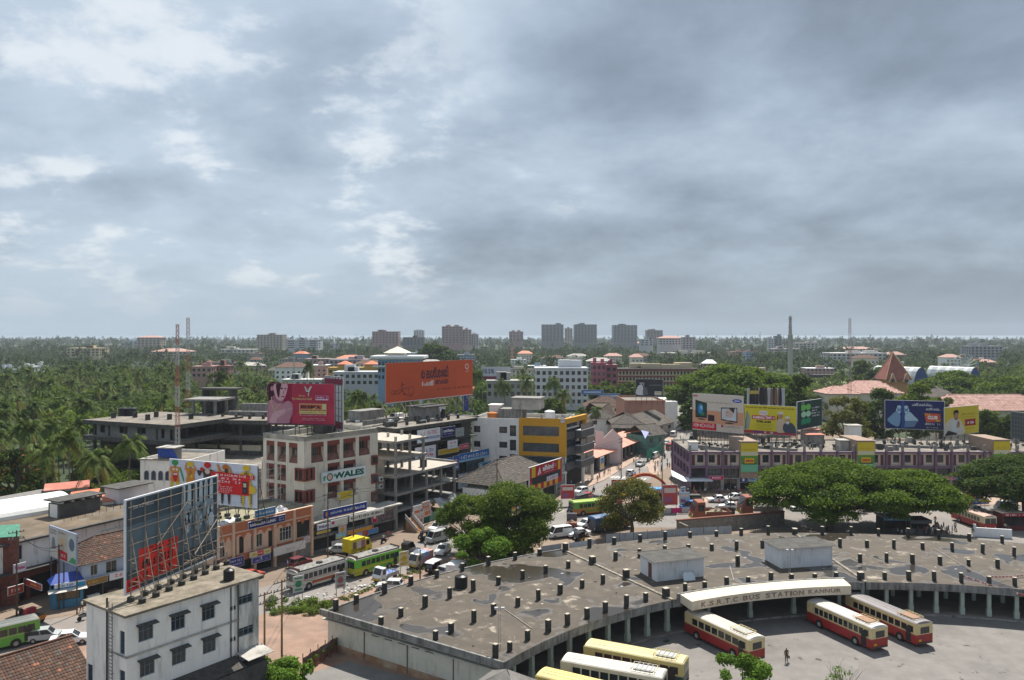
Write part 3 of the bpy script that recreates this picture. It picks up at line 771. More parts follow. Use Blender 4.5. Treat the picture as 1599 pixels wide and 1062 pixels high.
class Board:
 def __init__(s,name,label,A,d,W,H,z0,bg,thick=0.14,frame=None,cat='billboard',group=None,back=None,yoff=0.0,edge=0.06):
  d=unit(d);s.t=thing(name,label,cat,(A[0],A[1],z0),math.atan2(d.y,d.x),group)
  s.W,s.H=W,H;s.k=0;s.bg=bg;s.pr=MB();s.mats=[];s.yf=yoff-thick/2
  b=MB().box(0,yoff-thick/2,0,W,yoff+thick/2,H);b.m=[0]*6;b.m[4]=1
  b.obj('panel',[bg,back or GALV],s.t)
  if edge:
   e=edge;f=MB()
   f.box(-e,yoff-thick/2-0.03,-e,W+e,yoff+thick/2+0.01,-0.002).box(-e,yoff-thick/2-0.03,H+0.002,W+e,yoff+thick/2+0.01,H+e)
   f.box(-e,yoff-thick/2-0.03,-0.001,-0.002,yoff+thick/2+0.01,H+0.001).box(W+0.002,yoff-thick/2-0.03,-0.001,W+e,yoff+thick/2+0.01,H+0.001)
   f.obj('edge_frame',frame or paint((0.55,0.56,0.58)),s.t)
 def _y(s):s.k+=1;return s.yf-0.004*s.k
 def _mi(s,m):
  if m not in s.mats:s.mats.append(m)
  return s.mats.index(m)
 def poly(s,pts,m,smooth=False):
  if not isinstance(m,bpy.types.Material):m=paint(m)
  if smooth:pts=spline(pts)
  y=s._y();q=[(p[0]*s.W,y,p[1]*s.H)for p in pts]
  ar=sum(q[i][0]*q[(i+1)%len(q)][2]-q[(i+1)%len(q)][0]*q[i][2]for i in range(len(q)))
  s.pr.face(q if ar>0 else q[::-1],s._mi(m));return s
 def rect(s,a,b,c,d,m):return s.poly([(a,b),(c,b),(c,d),(a,d)],m)
 def ell(s,cx,cy,rx,ry,m,n=20,rot=0.0):
  pts=[]
  for k in range(n):
   t=2*math.pi*k/n;x,z=rx*math.cos(t),ry*math.sin(t)
   pts.append((cx+(x*math.cos(rot)-z*math.sin(rot)*s.H/s.W),cy+(x*math.sin(rot)*s.W/s.H+z*math.cos(rot))))
  return s.poly(pts,m)
 def ring(s,cx,cy,rx,ry,wd,m,n=24,a0=0.0,a1=360.0):
  if not isinstance(m,bpy.types.Material):m=paint(m)
  y=s._y();mi=s._mi(m);wx,wz=wd/s.W,wd/s.H
  for k in range(n):
   t,u=R(a0+(a1-a0)*k/n),R(a0+(a1-a0)*(k+1)/n)
   q=[((cx+rx*math.cos(t))*s.W,y,(cy+ry*math.sin(t))*s.H),((cx+(rx+wx)*math.cos(t))*s.W,y,(cy+(ry+wz)*math.sin(t))*s.H),((cx+(rx+wx)*math.cos(u))*s.W,y,(cy+(ry+wz)*math.sin(u))*s.H),((cx+rx*math.cos(u))*s.W,y,(cy+ry*math.sin(u))*s.H)]
   s.pr.face(q,mi)
  return s
 def line(s,pts,wd,m):
  if not isinstance(m,bpy.types.Material):m=paint(m)
  y=s._y();mi=s._mi(m)
  for i in range(len(pts)-1):
   a=Vector((pts[i][0]*s.W,pts[i][1]*s.H));b=Vector((pts[i+1][0]*s.W,pts[i+1][1]*s.H));d=(b-a)
   if d.length<1e-5:continue
   n=Vector((-d.y,d.x)).normalized()*wd/2
   s.pr.face([(a.x-n.x,y,a.y-n.y),(b.x-n.x,y,b.y-n.y),(b.x+n.x,y,b.y+n.y),(a.x+n.x,y,a.y+n.y)],mi)
  return s
 def text(s,txt,x,z,wd,ht,col,bold=0.0,mirror=False,tilt=0.0,flip=False):
  m=col if isinstance(col,bpy.types.Material)else paint(col)
  o=text(s.t,txt,x*s.W,z*s.H,wd*s.W,ht*s.H,m,y=s._y(),bold=bold,mirror=mirror)
  if flip:o.scale[2]*=-1;o.location[2]+=ht*s.H
  if tilt:o.rotation_euler=(0,-R(tilt),0)
  return s
 def done(s):
  if s.pr.f:s.pr.obj('print',s.mats,s.t)
  return s.t
 def posts(s,xs,zb,w=0.12,depth=1.6,y=0.1,m=STEEL,rails=(0.1,0.5,0.9),foot=None,brace=True):
  for x in xs:
   b=MB();b.bar((x,y,zb+0.003),(x,y,s.H*0.98),w)
   if brace:
    b.bar((x,y+depth,zb+0.003),(x,y+0.05,s.H*0.75),w*0.8)
    b.bar((x,y+depth*0.65,zb+(s.H*.75-zb)*0.35),(x,y,zb+(s.H*.75-zb)*0.2),w*0.7)
   b.obj('post',m,s.t)
   if foot:
    for yy in((y,y+depth)if brace else(y,)):
     MB().box(x-foot,yy-foot,zb,x+foot,yy+foot,zb+foot*1.3).obj('footing',M_STUB,s.t)
  b=MB()
  for r in rails:b.bar((xs[0]-0.2,y+w,s.H*r),(xs[-1]+0.2,y+w,s.H*r),w*0.7)
  b.obj('rail',m,s.t)
def spline(pts,n=5):
 out=[];N_=len(pts);pts=[Vector(p)for p in pts]
 for i in range(N_):
  p0,p1,p2,p3=pts[i-1],pts[i],pts[(i+1)%N_],pts[(i+2)%N_]
  for k in range(n):
   t=k/n
   out.append(0.5*((2*p1)+(p2-p0)*t+(2*p0-5*p1+4*p2-p3)*t*t+(3*p1-p0-3*p2+p3)*t**3))
 return out
def board_px(name,label,xl,ytl,ybl,xr,ytr,ybr,zt,zb,bg,**kw):
 dl=((HC-zt)/(ytl-HOR)+(HC-zb)/(ybl-HOR))/2*FPX
 dr=((HC-zt)/(ytr-HOR)+(HC-zb)/(ybr-HOR))/2*FPX
 A=Vector(((xl-799.5)/FPX*dl,dl));B=Vector(((xr-799.5)/FPX*dr,dr))
 bd=Board(name,label,A,B-A,(B-A).length,zt-zb,zb,bg,**kw)
 bd.A,bd.B=A,B
 return bd
def sign(F,label,q,bg,items=(),y=-0.25,thick=0.12,name='shop_sign',group=None,edge=0.04):
 p=F.world(q[0],y,q[1])
 b=Board(name,label,(p[0],p[1]),F.d,q[2]-q[0],q[3]-q[1],q[1],bg if isinstance(bg,bpy.types.Material)else paint(bg),thick=thick,cat='shop sign',group=group,edge=edge)
 for it in items:
  if it[0]=='#':b.rect(it[1],it[2],it[3],it[4],it[5])
  elif it[0]=='@':b.ell(it[1],it[2],it[3],it[4],it[5])
  else:b.text(it[0],it[1],it[2],it[3],it[4],it[5],it[6]if len(it)>6 else 0.02)
 if y<-0.2:
  br=MB()
  for x in(b.W*0.08,b.W*0.92):br.bar((x,thick/2,b.H*0.5),(x,-y,b.H*0.5),0.06)
  br.obj('bracket',STEELD,b.t)
 b.done();return b
 # ===== white house at the lower left
S1=420/1232.0
def z1(x,y):return(x*S1,700+y*S1)
ZW=12.6
cW,rW,lW=P(198,959,ZW),P(404,898,ZW),P(135,937,ZW)
wh=building('white_house','white four storey house with hooded windows and a billboard frame on its roof',cW,rW-cW)
F=Face(wh,cW,rW-cW);WW=(rW-cW).length;WD=(lW-cW).length
def qz(F,a,b,c,d):
 (x0,y0),(x1,y1)=z1(a,b),z1(c,d);return F.rect(x0,y0,x1,y1)
raw=[(637,785,700,862),(787,737,845,812),(925,695,985,766),(1095,665,1150,712),(642,936,708,1014),(787,890,852,965),(930,840,988,910),(1100,820,1155,872)]
hl=[]
for i,(a,b,c,d)in enumerate(raw):
 q=qz(F,a,b,c,d);cx=(q[0]+q[2])/2;cz=(q[1]+q[3])/2
 zc=10.35 if i<4 else 7.05
 hl.append((cx-0.72,zc-0.72,cx+0.72,zc+0.72)if i%4<3 else(cx-0.9,zc-0.3,cx+0.9,zc+0.6))
hl+=[(q[0],3.0,q[2],4.4)for q in hl[:3]]
MOULD=mat('mouldy white wall',(0.62,0.61,0.57),0.9,0.15,0.6,dirt=(0.07,0.07,0.062),dirt_amt=0.62,dirt_scale=0.45,streak=True);xm_=WW*0.79
for q in(1,):wallface(F,xm_,ZW-0.22,[h for h in hl if h[2]<xm_],WHITEO);wallface(F,WW,ZW-0.22,[h for h in hl if h[0]>xm_],MOULD,x0=xm_+.002)
for i,q in enumerate(hl):window(F,q,'grid',FRAME_B,GLASS,shade=CONC_D if(i%4<3 or i>7)else None)
block(wh,WW,WD,ZW-0.22,WHITEO,parapet=0.0,top=False,skip=('front','left'))
MB().box(-0.4,-0.4,ZW-0.22,WW+0.4,WD+0.4,ZW).obj('roof_slab',[mat('mossy roof slab',(0.22,0.19,0.15),0.95,0.35,0.9,dirt=(0.075,0.068,0.035),dirt_amt=0.55,dirt_scale=0.45)],wh)
b=MB();b.box(-0.12,-0.12,8.55,WW*0.83,-0.003,8.72);b.box(-0.12,-0.119,8.55,-0.003,WD,8.72);b.obj('floor_band',CONC_L,wh)
FL=Face(wh,lW,cW-lW);LD=WD
_,h2=wallface(FL,LD,ZW-0.22,[(WD-1.15,8.75,WD-0.35,10.9),(WD-1.2,4.9,WD-0.3,7.3),(0.2,4.6,1.1,6.6)],WHITEO)
for q in h2:window(FL,q,'one',FRAME_B,mat('dark blue door',(0.03,0.05,0.07),0.6,0.3),name='door')
MB().cyl((-0.16,3.2,0),(-0.16,3.2,ZW+0.9),0.09,n=8).obj('waste_pipe',BLACK,wh)
b=MB()
for yy in(1.9,2.5):b.bar((-0.35,yy,4.2),(-0.35,yy,ZW+0.7),0.05)
for k in range(26):b.bar((-0.35,1.9,4.4+k*0.33),(-0.35,2.5,4.4+k*0.33),0.035)
for k in range(5):b.bar((-0.05,2.2,5+k*1.7),(-0.35,2.2,5+k*1.7),0.04)
b.obj('iron_ladder',STEELD,wh)
for xx in(WW*0.76,WW*0.82):MB().cyl((xx,-0.08,0),(xx,-0.08,ZW-0.4),0.06,n=6).obj('waste_pipe',STEELD,wh)
for k in range(2):
 MB().box(WW*0.755,-0.03,6.6+k*3.2,WW*0.775,-0.005,7.0+k*3.2).obj('ventilator',BLACK,wh)
 MB().box(WW*0.785,-0.03,6.6+k*3.2,WW*0.80,-0.005,7.0+k*3.2).obj('ventilator',BLACK,wh)
b=MB().extr([(-1.9,4.35),(0,5.0),(0,5.06),(-1.9,4.41)],WW*0.02,WW*0.8);b.obj('tiled_lean_to',TILE_G[1],wh)
b=MB().extr([(-2.2,4.95),(0.0,5.25),(0,5.31),(-2.2,5.01)],WW*0.80,WW*1.02);b.obj('sheet_lean_to',CONC_L,wh)
MB().box(WW*0.02,-1.8,0,WW*0.98,-0.01,4.2).obj('lean_to_wall',CONC_D,wh)
water_tank(F.world(WW*0.80,1.1,0),ZW,'small black water tank on the white house roof',0.55,1.1)
M_BBD=mat('billboard back dark',(0.055,0.085,0.11),0.6,0.15,0.4)
bb=board_px('roof_billboard','dark blue roof billboard seen from behind with red panel and mirrored lettering',196,785,924,338,746,864,22.2,13.45,M_BBD,frame=paint((0.7,0.72,0.76)),edge=0.16)
slate=mat('billboard slate blue',(0.10,0.15,0.185),0.6,0.15,0.4)
bb.rect(0.0,0.22,0.985,0.72,slate)
bb.rect(0.0,0.0,0.14,0.14,(0.74,0.05,0.035));bb.poly([(0.12,0.06),(0.52,0.06),(0.53,0.43),(0.12,0.43)],(0.74,0.05,0.035))
bk=(0.03,0.03,0.032)
bb.text('~10',0.14,0.195,0.37,0.12,bk,0.045,mirror=True);bb.text('~9',0.15,0.075,0.35,0.10,bk,0.05,mirror=True);bb.text('~3',0.01,0.02,0.11,0.10,bk,0.045,mirror=True)
bb.text('~7',0.24,0.33,0.27,0.055,bk,0.04,mirror=True);bb.text('~12',0.2,0.395,0.31,0.028,bk,0.03,mirror=True)
bb.text('~18',0.06,0.89,0.22,0.045,(0.6,0.62,0.65),0.01,mirror=True)
pale=(0.45,0.54,0.60);greyb=(0.24,0.30,0.34)
for cx in(0.625,0.755,0.875):
 bb.poly([(cx-0.05,0.98),(cx-0.015,0.98),(cx-0.02,0.72),(cx-0.055,0.72)],pale,True);bb.poly([(cx+0.015,0.98),(cx+0.05,0.98),(cx+0.05,0.72),(cx+0.015,0.72)],pale,True)
 bb.poly([(cx-0.06,0.74),(cx+0.055,0.74),(cx+0.05,0.5),(cx+0.02,0.42),(cx-0.04,0.44),(cx-0.065,0.58)],greyb,True)
 rg=random.Random(int(cx*1000))
 for k in range(16):
  x,z=cx+rg.uniform(-0.05,0.045),rg.uniform(0.44,0.72)
  bb.ell(x,z,rg.uniform(0.006,0.014),rg.uniform(0.015,0.05),rg.choice([bk,pale,pale,(0.12,0.14,0.16)]),8,rg.uniform(-0.6,0.6))
bb.ell(0.90,0.5,0.035,0.09,pale,14)
bb.done()
b_d=(bb.B-bb.A).normalized()
nP=8
for k in range(nP):
 x=bb.W*(0.03+0.95*k/(nP-1));zf=ZW-13.45
 b=MB().bar((x,-0.25,zf),(x,-0.25,bb.H*0.99),0.085)
 dp=1.55
 b.bar((x,-dp,zf),(x,-0.3,bb.H*0.62),0.07).bar((x,-dp,zf),(x,-dp,zf+1.4),0.08)
 b.bar((x,-dp+0.25,bb.H*0.12),(x,-0.25,bb.H*0.12),0.07).bar((x,-dp*0.55,bb.H*0.32),(x,-0.25,bb.H*0.32),0.07)
 if k%2:b.bar((x,-dp,zf+0.2),(x-bb.W*0.13,-0.3,bb.H*0.3),0.06)
 b.obj('scaffold_post',STEEL,bb.t)
 for yy in(-0.25,-dp):MB().cyl((x,yy,zf+0.003),(x,yy,zf+0.42),0.36,0.34,n=12).obj('footing',M_STUB,bb.t)
for zr in(0.06,0.2,0.36,0.52,0.68,0.8,0.93):MB().bar((0,-0.34,bb.H*zr),(bb.W,-0.34,bb.H*zr),0.06).obj('scaffold_rail',STEEL,bb.t)
MB().bar((bb.W*0.28,-0.42,bb.H*0.42),(bb.W*0.62,-0.42,bb.H*0.82),0.07).bar((bb.W*0.62,-1.2,bb.H*0.18),(bb.W*0.99,-0.42,bb.H*0.5),0.08).bar((bb.W*0.55,-0.42,bb.H*0.08),(bb.W*0.99,-1.0,bb.H*0.12),0.08).obj('diagonal_brace',STEEL,bb.t)
th_=building('tiled_house','old house with rows of mottled clay roof tiles at the lower left corner',(-49.5,71.5),unit(U))
LT=14.0;x_off=-5.0
t_end=along(Vector((-49.5,71.5)),U,112)
tile_roof(th_,'roof_tiles',(t_end-LT,-6.2,4.1),(LT,0,0),(0,6.2,3.6),TILE_R,0.27,0.36,seed=3)
MB().face([(t_end-LT,-6.2,4.06),(t_end,-6.2,4.06),(t_end,0,7.66),(t_end-LT,0,7.66)]).obj('roof_deck',WOOD,th_)
tile_roof(th_,'roof_tiles',(t_end,6.2,4.1),(-LT,0,0),(0,-6.2,3.6),TILE_R,0.5,0.6,seed=4)
MB().bar((t_end-LT,0,7.76),(t_end,0,7.76),0.3,0.18).obj('ridge_cap',TILE_R[1],th_)
MB().prism([(t_end-LT+.3,-5.6),(t_end-0.4,-5.6),(t_end-0.4,5.6),(t_end-LT+.3,5.6)],0,4.05).face([(t_end-0.4,-5.6,4.05),(t_end-0.4,5.6,4.05),(t_end-0.4,0,7.5)]).obj('wall',WHITEO,th_)
cT=P(128,881,5.5)
ts=building('tiled_shop_house','tiled shop house with pale blue upper wall behind the kiosk',cT,U)
FT=Face(ts,cT,U);LTs=14.5
BLUEW=mat('pale blue wall',(0.42,0.50,0.62),0.85,0.08,0.6,dirt=(0.2,0.2,0.2),dirt_amt=0.2,streak=True)
hs=[(1.2,3.5,2.2,5.0),(3.4,3.3,5.0,5.0),(6.4,3.5,7.6,5.0),(9.5,3.5,10.7,5.0),(12,3.5,13.2,5.0)]
_,hs=wallface(FT,LTs,5.4,hs,BLUEW,z0=2.9)
for q in hs:window(FT,q,'two',paint((0.45,0.42,0.3)),GLASS)
ops=[(0.3+k*2.8,0.1,2.8+k*2.8,2.5)for k in range(5)]
wallface(FT,LTs,2.9,ops,CONC_D,depth=0.8)
MB().box(0.1,0.82,0.05,LTs-0.1,0.9,2.88).obj('shop_interior',INT,ts)
block(ts,LTs,7.4,5.4,BLUEW,top=False,skip=('front',))
hip_roof(ts,LTs,7.4,5.45,2.7,TILE_R,over=0.7,tw=0.3,th=0.36,seed=9)
sign(FT,'white shop sign with red script under the blue wall',(3.6,2.35,7.6,3.35),(0.68,0.68,0.7),[('~10',0.08,0.3,0.82,0.45,(0.5,0.03,0.03))],-0.6)
sign(FT,'narrow white shop sign with red lettering next to the script sign',(7.8,2.45,10.0,3.3),(0.7,0.68,0.66),[('~3',0.15,0.3,0.7,0.45,(0.5,0.03,0.03))],-0.6)
sign(FT,'brown and yellow shop sign at the kiosk end of the blue house',(0.3,2.35,3.3,3.2),(0.28,0.17,0.06),[('~4',0.1,0.3,0.5,0.4,(0.6,0.45,0.1))],-0.5)
for k,m in enumerate([(0.6,0.6,0.6),(0.15,0.1,0.08),(0.55,0.5,0.45),(0.2,0.25,0.4)]):
 MB().box(0.6+k*2.8,-0.6,0.02,2.2+k*2.8,-0.05,0.9).obj('goods_rack',paint(m),ts)
cL=P(0,851,8.7);eL=P(194,807,8.7);dL=unit(eL-cL);sL=cL-dL*22
lb=building('market_building','long white market building with brown flat roof at the left edge',sL,dL)
FLb=Face(lb,sL,dL);WLb=(eL-sL).length+9
u0=FLb.u(8);hsl=[(FLb.u(9),6.0,FLb.u(18),7.6),(FLb.u(22),6.0,FLb.u(34),8.0)]+[(FLb.u(9)-4-4*k,6.0,FLb.u(9)-2.5-4*k,7.6)for k in range(3)]
_,hsl=wallface(FLb,WLb,8.7,hsl,WHITEO,z0=4.6)
for q in hsl:window(FLb,q,'bars',paint((0.05,0.06,0.2)),GLASS)
wallface(FLb,WLb,4.5,[(1+4.2*k,0.1,4.6+4.2*k,3.2)for k in range(int(WLb/4.2)-1)],paint((0.20,0.07,0.05)),depth=0.6)
MB().box(0.1,0.65,0,WLb-0.1,0.7,4.5).obj('shop_interior',INT,lb)
MB().box(-0.2,-1.5,4.5,WLb,-0.003,4.62).obj('sunshade_slab',CONC_D,lb)
M_BROWNROOF=mat('brown ponded roof',(0.13,0.10,0.068),0.9,0.35,0.3,dirt=(0.22,0.20,0.17),dirt_amt=0.4,dirt_scale=0.3)
block(lb,WLb,30,8.7,WHITEO,parapet=0.35,roof=M_BROWNROOF,pm=CONC_D,skip=('front',))
MB().box(-0.5,-0.6,8.45,WLb+0.2,-0.003,8.72).obj('eave_slab',CONC_D,lb)
def lbx(x,y,z=8.4):p=P(x,y,z)-sL;return p.dot(dL),p.dot(Vector((-dL.y,dL.x)))
a0=lbx(86,808);a1=lbx(164,797)
sx0,sy=a0[0],(a0[1]+a1[1])/2;sx1=a1[0]
MB().box(sx0,sy,8.36,sx1,sy+3.0,10.6).obj('roof_shed',mat('black stained wall',(0.09,0.088,0.084),0.9,0.3,0.6),lb)
MB().box(sx0-0.02,sy+0.6,8.37,sx0-0.003,sy+2.6,10.5).obj('shed_side',WHITEW,lb)
MB().box(sx0-0.5,sy-0.6,11.0,sx1+0.5,sy+3.6,11.2).obj('shed_roof',CONC_D,lb)
for k in range(4):MB().box(sx0+0.3+k*(sx1-sx0)/4,sy+0.1,10.6,sx0+(k+0.45)*(sx1-sx0)/4,sy+2.8,11.0).obj('shed_pier',WHITEW,lb)
a0=lbx(186,787);a1=lbx(232,783)
MB().box(a0[0],a0[1],8.36,a1[0]+2.0,a0[1]+4,11.0).obj('roof_room',mat('lilac room wall',(0.60,0.58,0.60),0.85,0.05),lb)
MB().box(a0[0]-0.6,a0[1]-0.6,11.003,a1[0]+2.6,a0[1]+4.6,11.18).obj('room_roof',CONC_D,lb)
b=MB()
for k in range(10):
 a=lbx(100+k*11,815-k*2.6);b.bar((a[0],a[1],8.36),(a[0],a[1],9.4),0.05)
b.obj('rod_row',STEELD,lb)
p0,p1=P(0,792,9.0),P(118,766,10.5);dB=unit((0.60,0.80));sB=Vector((-93,108))
bh=building('barrel_hall','hall with a long white barrel vaulted sheet roof at the left',sB,dB)
b=MB();r=4.4;n=14;LB=along(sB,dB,116)
for k in range(n):
 a,c=math.pi*k/n,math.pi*(k+1)/n
 b.face([(0,r-r*math.cos(a),8.4+2.5*math.sin(a)),(LB,r-r*math.cos(a),8.4+2.5*math.sin(a)),(LB,r-r*math.cos(c),8.4+2.5*math.sin(c)),(0,r-r*math.cos(c),8.4+2.5*math.sin(c))])
b.face([(LB,r-r*math.cos(math.pi*k/n),8.4+2.5*math.sin(math.pi*k/n))for k in range(n+1)])
b.obj('barrel_roof',mat('white painted sheet',(0.74,0.74,0.72),0.6,0.06,0.3,dirt=(0.5,0.49,0.46),dirt_amt=0.3),bh)
MB().box(0,0.05,0,LB-0.05,2*r-0.05,8.38).obj('wall',WHITEO,bh)
def shed(name,label,corners,z0,z1,roofm,wallm,cat='shed',rise=0.6):
 A,B,C_,D_=[Vector(c)for c in corners];t=thing(name,label,cat,(A.x,A.y,0))
 q=[c-A for c in(A,B,C_,D_)]
 MB().prism(q,0,z0).obj('wall',wallm,t)
 cen=sum(q,Vector((0,0)))/4;q2=[cen+(c-cen)*1.06 for c in q]
 zz=[z0+0.02,z0+0.02,z0+rise,z0+rise]
 b=MB();b.face([(*q2[i],zz[i]+0.1)for i in range(4)]);b.face([(*q2[i],zz[i])for i in(3,2,1,0)])
 for i in range(4):
  j=(i+1)%4;b.face([(*q2[i],zz[i]),(*q2[j],zz[j]),(*q2[j],zz[j]+0.1),(*q2[i],zz[i]+0.1)])
 b.obj('lean_to_roof',roofm,t);return t
ORS=mat('orange roof sheet',(0.55,0.17,0.09),0.7,0.12,0.4,dirt=(0.35,0.14,0.09),dirt_amt=0.3)
PKS=mat('faded red roof sheet',(0.42,0.15,0.11),0.75,0.15,0.4,dirt=(0.5,0.3,0.25),dirt_amt=0.3)
shed('orange_roof_shed','shed with bright orange sheet roof beside the barrel hall',[P(108,783,9.3),P(150,777,9.3),P(155,766,9.3),P(112,772,9.3)],9.0,9.3,ORS,WHITEO)
shed('orange_roof_shed','small orange sheet roof sticking out behind the dark roof shed',[P(160,783,9.0),P(178,781,9.0),P(176,774,9.0),P(160,775,9.0)],8.8,9.3,ORS,WHITEO)
shed('red_roof_shed','shed with faded red sheet roof behind the barrel hall',[P(70,764,9.0),P(138,758,9.0),P(138,752,9.0),P(72,758,9.0)],8.6,9.3,PKS,CONC)
shed('long_shed','long grey shed roof beneath the trees at the left',[P(-10,785,8),P(75,768,8),P(78,764,8),P(-10,780,8)],7.6,9.3,mat('grey sheet',(0.2,0.19,0.18),0.9,0.2),CONC)
shed('mint_roof_shed','narrow mint green sheet roof over the gap behind the tiled shop house',[P(160,826,7.6),P(200,816,7.6),P(200,811,7.6),P(163,820,7.6)],7.2,9.3,mat('mint sheet',(0.42,0.62,0.55),0.6,0.1),WHITEO,rise=0.3)
shed('green_roof_hut','brick hut with torn green roof at the left edge',[P(0,838,9.8),P(30,836,9.8),P(30,824,9.8),P(0,826,9.8)],9.6,9.3,mat('green tarpaulin',(0.06,0.20,0.14),0.7,0.3,2),mat('brick red wall',(0.17,0.06,0.045),0.9,0.3,2))
ck=P(118,948);dk=unit((0.75,0.66))
kk=building('kiosk','blue painted roadside kiosk under a blue tarpaulin roof',P(82,953),P(130,944)-P(82,953),cat='kiosk')
FK=Face(kk,P(82,953),P(130,944)-P(82,953));WK=(P(130,944)-P(82,953)).length
KB=mat('kiosk blue',(0.05,0.20,0.34),0.5,0.2,1.5)
_,hk=wallface(FK,WK,2.7,[(0.5,1.1,WK-0.4,2.3)],KB,depth=0.3)
MB().box(0.5,0.32,1.1,WK-0.4,0.4,2.3).obj('display',mat('kiosk goods',(0.25,0.17,0.10),0.7,0.7,6,dirt=(0.05,0.04,0.04),dirt_amt=0.5,dirt_scale=4),kk)
block(kk,WK,3.0,2.7,KB,top=False,skip=('front',))
b=MB();b.face([(-0.6,-1.0,2.5),(WK+0.4,-1.0,2.5),(WK+0.4,0,2.8),(-0.6,0,2.8)]).face([(-0.6,0,2.79),(WK+.4,0,2.79),(WK+.4,-1,2.49),(-0.6,-1,2.49)]);b.obj('awning',mat('awning sheet',(0.5,0.48,0.44),0.8,0.15),kk)
b=MB();b.face([(-0.3,-0.2,3.5),(WK+.2,-0.2,3.5),(WK-0.5,1.6,4.5),(0.6,1.6,4.5)]).face([(WK+.2,-0.2,3.5),(WK+.2,3.2,3.4),(WK-.5,1.6,4.5)]).face([(-0.3,3.2,3.4),(-0.3,-0.2,3.5),(0.6,1.6,4.5)]).face([(WK+.2,3.2,3.4),(-.3,3.2,3.4),(.6,1.6,4.5),(WK-.5,1.6,4.5)])
b.obj('tarpaulin',mat('blue tarpaulin',(0.02,0.06,0.30),0.55,0.25,2.0),kk)
sign(FK,'blue and white ice cream sign on the kiosk front',(0.2,2.75,WK+0.2,3.5),(0.62,0.68,0.72),[('#',0,0.0,1,0.25,(0.03,0.2,0.42)),('#',0.7,0.2,1.0,0.8,(0.03,0.25,0.45)),('~5',0.2,0.35,0.42,0.45,(0.03,0.1,0.3))],-0.15)
FK2=Face(kk,P(38,905,3.2),P(82,922,3.2)-P(38,905,3.2))
sign(FK2,'red banner on the left side of the kiosk',(0,2.6,5.2,3.4),(0.45,0.06,0.05),[('~8',0.4,0.3,0.5,0.4,(0.7,0.55,0.15))],0.0)
kb=board_px('small_billboard','weathered three panel billboard on black posts above the kiosk',78,822,866,120,838,881,10.9,6.6,paint((0.50,0.50,0.47)),frame=paint((0.25,0.3,0.45)))
kb.rect(0.02,0.04,0.30,0.98,(0.55,0.53,0.5)).rect(0.33,0.04,0.68,0.98,(0.47,0.44,0.38)).rect(0.70,0.04,0.98,0.98,(0.46,0.52,0.5))
kb.poly([(0.33,0.04),(0.68,0.04),(0.68,0.3),(0.33,0.36)],(0.48,0.03,0.04)).ell(0.84,0.62,0.1,0.2,(0.12,0.15,0.2)).poly([(0.72,0.04),(0.98,0.04),(0.98,0.2),(0.85,0.24)],(0.08,0.3,0.14)).ell(0.5,0.6,0.1,0.16,(0.55,0.4,0.25)).poly([(0.08,0.3),(0.24,0.3),(0.2,0.66),(0.12,0.66)],(0.2,0.22,0.26))
kb.text('MULTIMEDIA',0.04,0.86,0.24,0.06,(0.08,0.08,0.1));kb.text('ANIMATION',0.04,0.77,0.24,0.06,(0.08,0.08,0.1));kb.text('~4',0.36,0.12,0.28,0.13,(0.65,0.6,0.55),0.02);kb.text('~5',0.36,0.86,0.26,0.06,(0.15,0.12,0.1))
kb.posts([0.2,kb.W*0.5,kb.W-0.2],-6.6,0.14,0.8,m=STEELD,brace=False);kb.done()
W1=Face(lb,sL,dL)
sign(W1,'small white sign with magenta lettering on the market building',(W1.u(10),4.75,W1.u(29),5.9),(0.68,0.66,0.68),[('Wales',0.08,0.28,0.84,0.5,(0.55,0.03,0.2),0.04)],-1.7)
sign(W1,'tilted red and white shop boards at the left edge of the street',(W1.u(-2),2.0,W1.u(22),3.1),(0.35,0.06,0.04),[('~7',0.1,0.25,0.75,0.45,(0.7,0.62,0.5),0.03)],-2.2)
cA=P(219,760,6.0);cA=Vector(((219-799.5)/FPX*163,163));dA=unit((1,-0.16))
ar=building('arched_window_house','white stained house with three small arched windows behind the body paint billboard',cA,dA)
FA=Face(ar,cA,dA);wA=FA.u(296);zt=zat(163,716)
block(ar,wA,14,zt,WHITEO,parapet=0.6)
MB().box(-0.3,-0.35,zt-0.25,wA,-0.003,zt).obj('cornice',CONC,ar)
for xx in(229,240,251,262,274):
 u=FA.u(xx);zc=zat(163,742)
 b=MB();pts=[(u-0.5,zc-0.9),(u+0.5,zc-0.9),(u+0.5,zc+0.4)]+[(u+0.5*math.cos(R(a)),zc+0.4+0.6*math.sin(R(a)))for a in range(20,180,20)]+[(u-0.5,zc+0.4)]
 b.face([(x,-0.02,z)for x,z in pts]);o=FA.add('arched_window',b,GLASSB)
 fr=MB()
 for i in range(len(pts)):
  a,c=pts[i],pts[(i+1)%len(pts)];fr.bar((a[0],-0.04,a[1]),(c[0],-0.04,c[1]),0.1)
 fr.obj('window_frame',paint((0.2,0.22,0.28)),o)
MB().box(wA*0.3,1,zt-0.6,wA*0.62,4,zt+2.0).obj('stair_head',CONC,ar)
b=MB().box(wA*0.28,0.6,zt+2.1,wA*0.66,4.4,zt+2.3);b.obj('stair_head_roof',CONC_L,ar)
b=MB();b.face([(wA*.3-.05,0.9,zt+2.0),(wA*.62,0.9,zt+2.0),(wA*.6,0.8,zt+0.2),(wA*.33,0.7,zt+.3)]).face([(wA*.62,.9,zt+2),(wA*.75,0.9,zt-0.5),(wA*.6,.8,zt+.2)]);b.obj('tarpaulin',MATS['blue tarpaulin'],ar)
